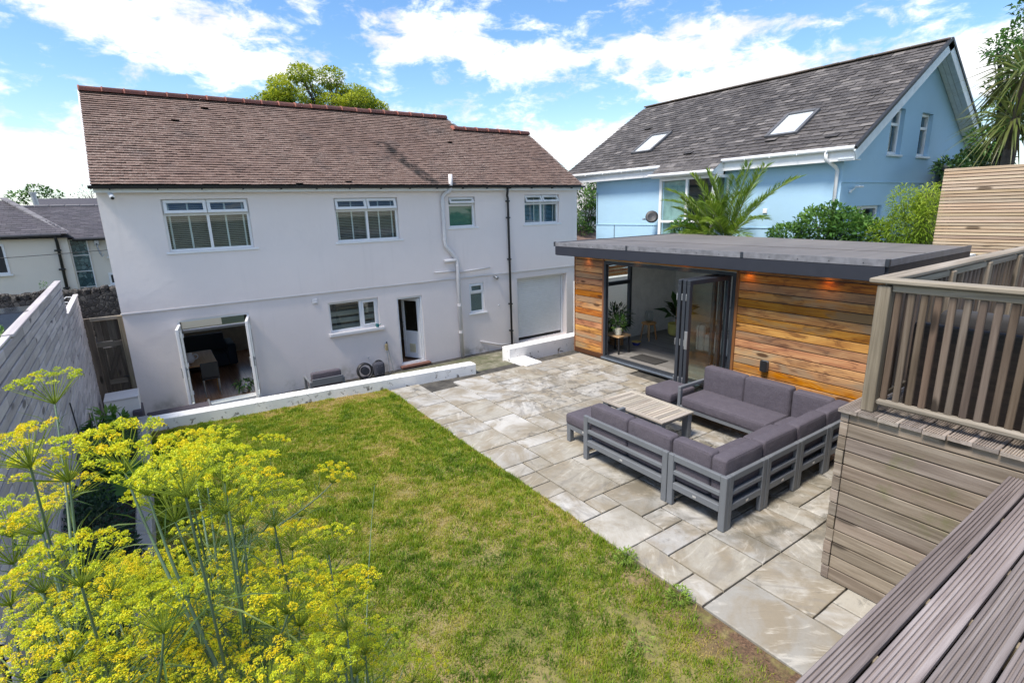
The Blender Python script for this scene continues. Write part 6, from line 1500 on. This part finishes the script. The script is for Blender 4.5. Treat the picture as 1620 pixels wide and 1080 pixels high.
def umbel_mesh(seed, dome=.5, hue=.6, nray=30, sparse=1.0):
    """unit umbel: diameter 1, rays spring from the origin, florets on a shallow dome"""
    rg = np.random.default_rng(seed); V = []; F = []; T = []
    octa = np.array([(1,0,0),(-1,0,0),(0,1,0),(0,-1,0),(0,0,1),(0,0,-1)], float); of = np.array([(0,2,4),(2,1,4),(1,3,4),(3,0,4),(2,0,5),(1,2,5),(3,1,5),(0,3,5)])
    for k in range(nray):
        rad = .5*math.sqrt((k+.5)/nray)*rg.uniform(.9,1.08); a = k*2.39996+rg.uniform(-.25,.25)
        c = np.array([rad*math.cos(a), rad*math.sin(a), .34+dome*.25*(1-(rad/.5)**2)+rg.uniform(-.03,.03)])
        d = c/np.linalg.norm(c); s = np.cross(d, [.3,.2,1]); s /= np.linalg.norm(s); t = np.cross(d, s); b = len(V); w = .006
        V += [s*w, -s*w*.5+t*w, -s*w*.5-t*w, c+s*w*.6, c-s*w*.3+t*w*.6, c-s*w*.3-t*w*.6]; F += [(b,b+1,b+4),(b,b+4,b+3),(b+1,b+2,b+5),(b+1,b+5,b+4),(b+2,b,b+3),(b+2,b+3,b+5)]; T += [.0]*3+[.1]*3
        nf = int(rg.integers(34, 46)*sparse); R_ = .062*rg.uniform(.75,1.2); h0 = np.clip(hue+rg.normal(0,.14), 0, 1)
        for q in range(nf):
            rr_ = R_*math.sqrt((q+.5)/nf); aa = q*2.39996+rg.uniform(-.3,.3); p = c+np.array([rr_*math.cos(aa), rr_*math.sin(aa), .045*(1-(rr_/R_)**2)+rg.uniform(-.012,.014)+.02])
            tt = np.clip(h0+rg.normal(0,.12)-.25*(rr_/R_ < .3), 0, 1)
            for _ in range(2):
                e1 = rg.normal(size=3); e1[2] *= .6; e1 /= np.linalg.norm(e1); e2 = np.cross(e1, rg.normal(size=3)); e2 /= np.linalg.norm(e2); sz = rg.uniform(.010,.019); b = len(V)
                V += [p-e1*sz, p+e1*sz*.9+e2*sz*.3, p+e2*sz]; F.append((b,b+1,b+2)); T += [tt, min(1, tt+.12), tt]
            if q % 4 == 0:
                b = len(V); V += [c, c+np.array([.004,0,0]), p]; F.append((b,b+1,b+2)); T += [.05]*3
    me = np_mesh('flower_head', np.array(V), np.array(F), np.array(T)); me.materials.append(M_umbel); return me
UM = [umbel_mesh(1,.5,.60), umbel_mesh(2,.3,.82,32), umbel_mesh(3,.7,.40,26), umbel_mesh(4,.4,.52,30), umbel_mesh(5,.6,.68,24), umbel_mesh(6,.5,.25,18,.6)]
bases = [(-.78,1.55), (-.35,1.15), (.02,1.35), (.30,1.75), (-.62,1.05), (.45,1.15)]
blabels = ['tall yellow flowering fennel against the board fence', 'dense yellow flowering fennel in the near left corner', 'yellow flowering fennel in the middle of the foreground clump', 'loose fennel with small heads leaning over the lawn', 'yellow fennel at the left picture edge below the fence', 'sparse green fennel lowest in the foreground beside the lawn']
BEDZ = .12
plants = [[] for _ in bases]
for h in FENNEL_HEADS:
    k = min(range(len(bases)), key=lambda i: (bases[i][0]-h[0])**2*2.2+(bases[i][1]-h[1])**2+(.12*len(plants[i])/12)); plants[k].append(h)
def bez(a, b, c, n):
    return [a*(1-t)**2+b*2*t*(1-t)+c*t*t for t in [i/n for i in range(n+1)]]
for k, (bx, by) in enumerate(bases):
    if not plants[k]: continue
    fp = thing('fennel_plant', blabels[k], 'plant', (bx, by, BEDZ), group='yellow fennel in the foreground'); w_ = wo(fp)
    stem = MB(); paths = []; leafC = []; leafD = []
    B = Vector((bx, by, BEDZ))
    heads = sorted(plants[k], key=lambda h: -h[2])
    for i, (x, y, z, dm_) in enumerate(heads):
        rg = random.Random(k*100+i); foot = Vector((x, y, z-.30*dm_))
        if i % 3 == 0 or not paths:
            bb = B+Vector((rg.uniform(-.08,.08), rg.uniform(-.08,.08), 0)); midp = Vector((bb.x*.45+x*.55+rg.uniform(-.12,.12), bb.y*.45+y*.55+rg.uniform(-.12,.12), BEDZ+(z-BEDZ)*.55))
            p = bez(bb, midp, foot, 14); paths.append(p); rad = [.0062-.0044*j/14 for j in range(15)]
        else:
            best = min((q for pth in paths for q in pth[5:13]), key=lambda q: (q-foot).length+(.8 if q.z > z-.12 else 0)+abs((foot.z-q.z)-.35)*.3)
            dirv = foot-best; midp = best+dirv*.5+Vector((dirv.x*.18, dirv.y*.18, -.06*dirv.length)); p = bez(best, midp, foot, 9); rad = [.0036-.0020*j/9 for j in range(10)]
        stem.tube(p, rad, 6, False)
        for j in range(1, len(p)-1):
            if rg.random() < .5:
                dd = rand_dirs(9, -.2, .9); leafC += [tuple(p[j])]*9; leafD += [tuple(q) for q in dd]
        me = UM[rg.choice((0,0,1,1,2,3,3,4)) if dm_*1 > .10 and z > 2.0 else 5]
        o = link('flower_head', me, None, fp, (foot.x-w_.x, foot.y-w_.y, foot.z-w_.z), (rg.uniform(-.3,.3), rg.uniform(-.3,.3), rg.uniform(0,6.28))); s_ = dm_*rg.uniform(.8,1.08); o.scale = (s_, s_, s_*rg.uniform(.8,1.1))
        WORLD_ORIGIN[o.name] = foot
    part('stems', stem, M_fstem, fp, True)
    # feathery foliage
    n = 900; zc = RNG.uniform(.3, 1.9, n); c = np.stack([bx+RNG.normal(0,.10,n)+.10*(zc-.3)*0, by+RNG.normal(0,.10,n), zc], 1)
    lc = np.array(leafC); ld_ = np.array(leafD); dd = rand_dirs(n, -.2, .9)
    C_ = np.concatenate([lc, c]); D_ = np.concatenate([ld_, dd]); m = len(C_)
    leaf_cloud('feathery_leaves', C_, D_, RNG.uniform(.04,.13,m), RNG.uniform(.0018,.0035,m), M_feather, fp, droop=.15)

# ------------------------------------------------------------------ plants in the bed
def bush(name, label, cat, blobs, n, L_, W_, mat, base, stem_r=.03, droop=.2, group=None, zlo=-.2, trunkm=None, dirbias=.35, tint=None, wood_pts=None):
    t_ = thing(name, label, cat, base, group=group)
    C_ = []; D_ = []; T_ = []
    tot = sum(b[1][0]*b[1][1]*b[1][2] for b in blobs)
    for c, r in blobs:
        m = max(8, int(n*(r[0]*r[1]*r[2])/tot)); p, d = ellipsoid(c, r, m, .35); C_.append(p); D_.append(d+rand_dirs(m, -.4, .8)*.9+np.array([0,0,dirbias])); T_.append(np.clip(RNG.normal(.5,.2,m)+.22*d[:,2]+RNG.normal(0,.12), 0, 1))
    C_ = np.concatenate(C_); D_ = np.concatenate(D_); T_ = np.concatenate(T_); m = len(C_)
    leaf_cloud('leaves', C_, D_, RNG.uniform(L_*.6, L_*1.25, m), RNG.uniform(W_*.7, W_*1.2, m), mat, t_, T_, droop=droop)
    st_ = MB(); root = Vector(base)
    if cat == 'tree':
        cen = sum((Vector(c) for c, r in blobs), Vector())/len(blobs); lowz = min(c[2]-r[2] for c, r in blobs); fork = Vector((root.x*.6+cen.x*.4, root.y*.6+cen.y*.4, root.z+(lowz-root.z)*.8))
        st_.tube(bez(root, (root+fork)*.5+Vector((.1,0,0)), fork, 8), [stem_r*(1-.35*j/8) for j in range(9)], 9, False); root = fork; stem_r *= .32
    for c, r in blobs:
        a = root; b = Vector(c); mid_ = a*.5+b*.5+Vector((random.uniform(-.1,.1)*(b-a).length, random.uniform(-.1,.1)*(b-a).length, .12*(b-a).length)); pth = bez(a, mid_, b, 8); st_.tube(pth, [stem_r*(1-.75*j/8) for j in range(9)], 7, False)
        for q in range(4):
            e = b+Vector((random.uniform(-.8,.8)*r[0], random.uniform(-.8,.8)*r[1], random.uniform(-.2,.8)*r[2])); st_.tube(bez(pth[5], (pth[6]+e)*.5+Vector((0,0,.05*r[2])), e, 5), [stem_r*.4*(1-.8*j/5) for j in range(6)], 5, False)
    part('trunk' if cat == 'tree' else 'stems', st_, trunkm or M_bark, t_, True)
    return t_
M_bark = plain('grey_brown_bark', (.075,.062,.05), .9, var=.3, scale=8, bump=.5)
M_gstem = plain('green_stems', (.06,.10,.03), .6, var=.2)
M_dkleaf = leaf_mat('dark_blue_green_leaves', [(0,(.008,.025,.016)), (.5,(.018,.05,.028)), (1,(.05,.10,.05))], .45, .15)
M_bright = leaf_mat('fresh_green_leaves', [(0,(0.037,0.100,0.013)), (.5,(0.088,0.213,0.025)), (1,(0.200,0.375,0.050))], .45, .3)
bush('bay_shrub', 'glossy green leafy shrub at the far end of the planting bed', 'shrub', [((-1.0,9.2,.38),(.16,.15,.15)), ((-.75,9.15,.42),(.15,.14,.15)), ((-.88,9.25,.52),(.13,.13,.12))], 190, .19, .055, M_leaf_mid, (-.88,9.2,.12), .012, trunkm=M_gstem)
bush('feathery_herb', 'dark feathery herb clump beside the concrete kerb', 'plant', [((-.82,8.75,.32),(.28,.35,.22)), ((-.70,8.2,.30),(.22,.35,.2)), ((-1.0,8.3,.3),(.2,.4,.2))], 5200, .13, .004, M_leaf_mid, (-.85,8.5,.12), .01, trunkm=M_gstem)
def big_leaf(lab, c, R_, n):
    t_ = thing('rhubarb_plant', lab, 'plant', (c[0], c[1], .12)); st_ = MB()
    for k in range(n):
        a = 2*math.pi*k/n+random.uniform(-.4,.4); rr_ = R_*random.uniform(.5,1.0); h = c[2]+random.uniform(-.08,.12); pos = Vector((c[0]+rr_*math.cos(a), c[1]+rr_*math.sin(a), h)); V = []; F = []; nr, ns = 4, 18; s = random.uniform(.20,.30)
        for i in range(nr+1):
            for j in range(ns):
                th = 2*math.pi*j/ns; rad = s*i/nr*(1+.12*math.sin(5*th)+.05*math.sin(13*th)*(i/nr)); x = rad*math.cos(th)*1.15; y = rad*math.sin(th); z = -.35*s*(i/nr)**2+.035*math.sin(6*th)*(i/nr)-.25*abs(y)*0
                V.append((x, y, z))
        for i in range(nr):
            for j in range(ns): F.append((i*ns+j, i*ns+(j+1) % ns, (i+1)*ns+(j+1) % ns, (i+1)*ns+j))
        Mx = Matrix.Rotation(a, 3, 'Z') @ Matrix.Rotation(random.uniform(.15,.6), 3, 'Y'); V = [pos+Mx @ Vector(p) for p in V]; w_ = wo(t_)
        me = np_mesh('leaf', np.array([tuple(p-w_) for p in V]), np.array(F), np.full(len(V), random.uniform(.4,.95)), True); me.materials.append(M_bright); link('leaf', me, None, t_)
        st_.tube(bez(Vector((c[0],c[1],.12)), Vector((c[0]+.3*rr_*math.cos(a), c[1]+.3*rr_*math.sin(a), h)), pos, 6), .011, 6, False)
    part('stalks', st_, M_gstem, t_, True)
big_leaf('broad crinkled bright green leaves beside the concrete kerb', (-.72,7.55,.36), .22, 6)
bush('dark_leafy_plant', 'dark blue green leafy plants low under the fennel', 'plant', [((-.9,6.2,.35),(.3,.5,.28)), ((-.72,5.3,.38),(.26,.5,.3)), ((-.95,4.4,.42),(.28,.5,.34)), ((-.75,3.5,.45),(.3,.5,.36)), ((-.95,7.0,.3),(.2,.35,.2))], 4200, .075, .035, M_dkleaf, (-.85,5.3,.12), .01, trunkm=M_gstem)
bush('seedling_herb', 'lighter green leafy herbs at the near end of the bed', 'plant', [((-.85,2.6,.5),(.3,.5,.4)), ((-.7,1.9,.55),(.3,.4,.4))], 2200, .09, .035, M_leaf_mid, (-.85,2.3,.12), .01, trunkm=M_gstem)
sk_ = thing('plant_canes', 'two thin dark canes standing in the bed by the fence', 'canes', (-1.0, 8.6, .12))
part('cane', MB().tube([(-1.12,8.55,.12),(-1.17,8.7,1.0)], .009, 6), M_black, sk_); part('cane', MB().tube([(-.92,8.35,.12),(-.94,8.5,.95)], .008, 6), M_steel, sk_)
M_weed = leaf_mat('weed_leaves', [(0,(.10,.17,.02)), (1,(.24,.36,.05))], .5, .3)
# weeds on the lawn edge
for k, (x, y) in enumerate(((3.28,2.42), (2.62,2.25), (3.30,3.05))):
    bush('lawn_weed', ('bright weed tuft at the lawn edge beside the big paving slab', 'small pale rosette weed in the worn near lawn', 'low weed tuft on the lawn edge by the sofa corner')[k], 'weed', [((x,y,.05),(.11,.10,.045))], 220 if k != 1 else 60, .05, .010, M_weed, (x,y,0), .003, trunkm=M_gstem, group='weeds in the lawn')

# ------------------------------------------------------------------ palm, shrubs and bamboo before the blue house
M_palm = leaf_mat('palm_leaflets', [(0,(0.063,0.119,0.017)), (.5,(0.140,0.238,0.031)), (1,(0.308,0.406,0.070))], .4, .25)
M_rachis = plain('palm_rachis', (.16,.19,.06), .5)
def frond_palm(label, base, fronds, leafL=.42, name='feather_palm', mat=None):
    p_ = thing(name, label, 'palm', base); w_ = wo(p_); mat = mat or M_palm
    part('trunk', MB().tube([base, (base[0], base[1], base[2]+.7)], [.17,.13], 10), M_bark, p_, True)
    crown = Vector((base[0], base[1], base[2]+.65))
    for az_, el_, L, dr in fronds:
        d = Vector((math.cos(az_)*math.cos(el_), math.sin(az_)*math.cos(el_), math.sin(el_)))
        pts = bez(crown, crown+d*L*.55+Vector((0,0,.12*L)), crown+d*L-Vector((0,0,dr*L)), 16)
        fr_ = part('frond', MB().tube(pts, [.016-.0125*j/16 for j in range(17)], 5, False), M_rachis, p_, True)
        C_ = []; D_ = []; LL = []
        for j in range(2, 17):
            t = (pts[min(j+1,16)]-pts[j-1]).normalized(); sd_ = t.cross(Vector((0,0,1))); sd_.normalize(); up_ = sd_.cross(t)
            for s_ in (-1, 1):
                for q in range(5):
                    f_ = (j+q/5)/17; pos = pts[j-1].lerp(pts[j], q/5); C_.append(pos); D_.append(t*.95+sd_*s_*.75+up_*random.uniform(.1,.5)); LL.append(leafL*(1-.55*abs(f_-.45)*1.6)*random.uniform(.85,1.1))
        leaf_cloud('leaflets', C_, [tuple(x) for x in D_], np.array(LL)*1.1, .021, mat, fr_, np.clip(RNG.normal(.55,.2,len(C_)), 0, 1), droop=.12, wo_=w_)
    return p_
frond_palm('green feather palm standing before the blue house bay window', (12.5, 8.35, 1.7), [(-1.9,1.0,2.2,.05), (-1.5,.8,2.35,.10), (-2.4,1.15,1.7,.02), (2.6,1.05,2.0,.05), (2.2,.8,2.2,.12), (1.7,.65,2.3,.15), (3.1,.9,1.5,.15), (-2.9,.6,1.6,.25), (.3,1.0,1.6,.1), (-.6,.9,1.6,.1), (1.2,.95,1.6,.1), (2.4,.3,1.5,.35), (-2.2,.35,1.4,.35), (2.0,1.25,1.8,.0), (-1.2,1.2,1.7,.05), (-2.0,.55,1.7,.2), (2.9,1.25,1.7,.05), (-1.7,1.3,1.9,.0)], .46)
frond_palm('low bushy palm offshoot left of the feather palm', (12.55, 8.95, 1.75), [(-2.2,.9,1.3,.1), (2.5,1.0,1.4,.1), (3.1,.7,1.3,.2), (-2.8,1.1,1.3,.1), (1.8,.8,1.4,.15), (2.2,.5,1.2,.3), (-1.7,1.1,1.3,.1), (2.9,.35,1.1,.35), (-2.5,.45,1.2,.3)], .36)
bush('small_green_shrub', 'small bushy shrub left of the palm under the bay window', 'shrub', [((12.3,9.6,2.62),(.25,.38,.30)), ((12.35,9.3,2.5),(.25,.3,.25))], 900, .11, .045, M_bright, (12.35,9.5,1.2), .03)
bush('climbing_shrub', 'broad glossy green shrub between palm and bamboo', 'shrub', [((12.3,6.6,2.5),(.4,.5,.32)), ((12.35,6.0,2.75),(.4,.5,.42)), ((12.35,5.4,2.7),(.4,.45,.40)), ((12.3,5.0,2.55),(.4,.4,.38)), ((12.4,5.75,3.05),(.25,.3,.18))], 3600, .13, .06, M_leaf_mid, (12.4,5.8,1.2), .04)
M_bamb = leaf_mat('bamboo_leaves', [(0,(0.081,0.149,0.014)), (.5,(0.189,0.297,0.027)), (1,(0.365,0.459,0.068))], .45, .35)
bush('bamboo_clump', 'bright yellow green bamboo clump beside the slatted screen', 'bamboo', [((12.1,4.55,2.55),(.3,.35,.4)), ((12.1,4.2,2.75),(.35,.35,.55)), ((12.2,3.98,2.85),(.35,.25,.55)), ((12.1,4.35,3.2),(.25,.25,.35)), ((12.25,4.0,3.25),(.3,.2,.3))], 5200, .13, .020, M_bamb, (12.2,4.2,1.2), .02, droop=.45, trunkm=M_gstem)

# ------------------------------------------------------------------ trees
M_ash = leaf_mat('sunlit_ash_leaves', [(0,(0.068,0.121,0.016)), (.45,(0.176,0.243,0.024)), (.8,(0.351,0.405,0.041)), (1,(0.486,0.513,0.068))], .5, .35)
M_bluebark = plain('limb_bark', (.06,.055,.05), .9, var=.3, bump=.4)
tb_ = []
for x, z, r in ((6.0,8.9,.7),(6.9,9.7,.9),(7.6,10.1,.8),(8.5,9.5,1.0),(8.2,10.5,.7),(9.2,10.2,.9),(9.9,9.7,.9),(10.4,9.0,1.0),(11.3,8.9,.8),(11.0,9.6,.6),(12.1,8.6,.6),(12.6,8.5,.4),(7.2,8.7,.8),(8.8,8.7,.9),(9.7,8.4,.9),(5.4,8.8,.4),(8.0,8.2,1.0),(10.6,8.0,1.1)):
    tb_.append(((x, 30+random.uniform(-1.2,1.2), z), (r*.80, r*.9, r*.56)))
for k in range(26):
    a = random.uniform(-1,1); tb_.append(((9.0+3.4*a, 30+random.uniform(-1.5,1.5), 8.0+random.uniform(0,1)*2.3*(1-a*a)**.7), (random.uniform(.45,.8), .7, random.uniform(.28,.45))))
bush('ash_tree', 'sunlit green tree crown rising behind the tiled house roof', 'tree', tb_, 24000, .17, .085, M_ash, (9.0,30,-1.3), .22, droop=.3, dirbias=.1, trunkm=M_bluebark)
tb_ = [((21.2+random.uniform(-.8,1.4), 24.4+random.uniform(-.5,.5), z), (.7,.6,.6)) for z in (2.0,2.6,3.2,3.8,4.4,4.9)]+[((23.0,24.6,z),(.7,.6,.6)) for z in (2.2,3.0,3.8)]
bush('boundary_tree', 'dark green tree filling the gap between the two houses', 'tree', tb_, 3200, .22, .10, M_leaf_mid, (21.8,24.4,-1.3), .16, droop=.3)
tb_ = [((17.6+.28*a, 4.9+random.uniform(-.5,.3), z), (.42,.4,.33)) for a, z in ((1.2,6.0),(2.2,6.4),(3.4,6.7),(1.8,5.3),(3.2,5.7),(.6,4.6),(2.0,4.7),(3.4,4.9),(4.6,7.2),(5.6,7.9),(4.8,6.0),(1.4,6.8),(5.4,5.2))]
bush('laurel_tree', 'dark leaved tree at the right edge behind the slatted screen', 'tree', tb_, 2300, .17, .07, M_leaf_mid, (19.4,4.8,1.15), .14, droop=.25, dirbias=.2)
bush('hedge_shrub', 'dark leafy shrub showing above the slatted screen', 'shrub', [((17.2,5.2,4.0),(.7,.4,.28)), ((18.6,5.2,4.15),(.8,.4,.35)), ((20.2,5.2,4.3),(.9,.4,.4))], 1500, .15, .07, M_leaf_deep, (18.6,5.2,1.2), .06)
# cabbage palm, spiky heads
cp = thing('cabbage_palm', 'spiky cabbage palm crown at the top right corner', 'palm', (14.6, 3.6, 1.15)); 
M_cord = leaf_mat('cordyline_leaves', [(0,(0.130,0.117,0.039)), (.4,(0.098,0.124,0.033)), (1,(0.195,0.247,0.078))], .4, .2)
part('trunk', MB().tube([(14.75,3.6,1.15),(14.8,3.6,3.2),(14.9,3.6,4.6)], [.16,.13,.10], 10), M_bark, cp, True)
for hx, hz, n in ((14.95,5.65,190), (14.75,4.75,190)):
    part('branch', MB().tube([(14.85,3.6,4.2),(hx,3.6,hz)], [.09,.06], 8), M_bark, cp, True)
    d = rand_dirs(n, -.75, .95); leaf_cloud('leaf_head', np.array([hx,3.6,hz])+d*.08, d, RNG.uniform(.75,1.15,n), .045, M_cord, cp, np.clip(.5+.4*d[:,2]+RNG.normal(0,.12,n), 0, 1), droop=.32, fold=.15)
# greenery left of the fence and behind the cream house
bush('drive_shrub', 'green shrub beyond the tall fence at the left edge', 'shrub', [((-2.6,12.4,1.2),(.4,.7,.45)), ((-2.3,13.2,.95),(.4,.5,.4)), ((-2.8,11.4,1.1),(.4,.6,.4))], 1300, .12, .05, M_leaf_mid, (-2.6,12.4,-.4), .04)
bush('garden_conifer', 'small conifer standing before the cream house wall', 'shrub', [((-3.05,23.2,1.15),(.12,.12,.35)), ((-3.05,23.2,.7),(.2,.2,.3))], 400, .07, .03, M_leaf_mid, (-3.05,23.2,-1.3), .03)
bush('distant_tree', 'small tree behind the cream house roof ridge near the flue', 'tree', [((-4.2,37,4.9),(.55,.5,.30)), ((-3.6,37,4.7),(.4,.4,.25)), ((-5.0,37,4.6),(.5,.5,.3))], 420, .2, .10, M_leaf_mid, (-4.3,37,-1.3), .12)
bush('bare_tree', 'sparse brown twiggy tree against the sky by the house corner', 'tree', [((-2.0,37,4.9),(.7,.5,.35)), ((-1.2,37,4.95),(.6,.5,.4)), ((-2.6,37,4.6),(.4,.4,.2))], 180, .14, .05, leaf_mat('brown_twigs', [(0,(.06,.045,.035)), (1,(.14,.10,.07))], .8, .1), (-1.8,37,-1.3), .12)
# distant tree line closing the horizon
tl_b = []
rgb = random.Random(5)
for k in range(46):
    a = math.radians(-40+3.4*k); R_ = rgb.uniform(120, 170); tl_b.append(((R_*math.sin(a), R_*math.cos(a), rgb.uniform(-.5,1.5)), (rgb.uniform(4,8), rgb.uniform(4,8), rgb.uniform(1.2,2.6))))
C_ = []; T_ = []
for c, r in tl_b:
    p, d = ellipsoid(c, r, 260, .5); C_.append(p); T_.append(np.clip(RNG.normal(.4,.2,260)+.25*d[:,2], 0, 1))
C_ = np.concatenate(C_); T_ = np.concatenate(T_)
o = leaf_cloud('far_wood', C_, rand_dirs(len(C_), -.5, 1), 1.4, .9, M_leaf_mid, None, T_); o['kind'] = 'stuff'
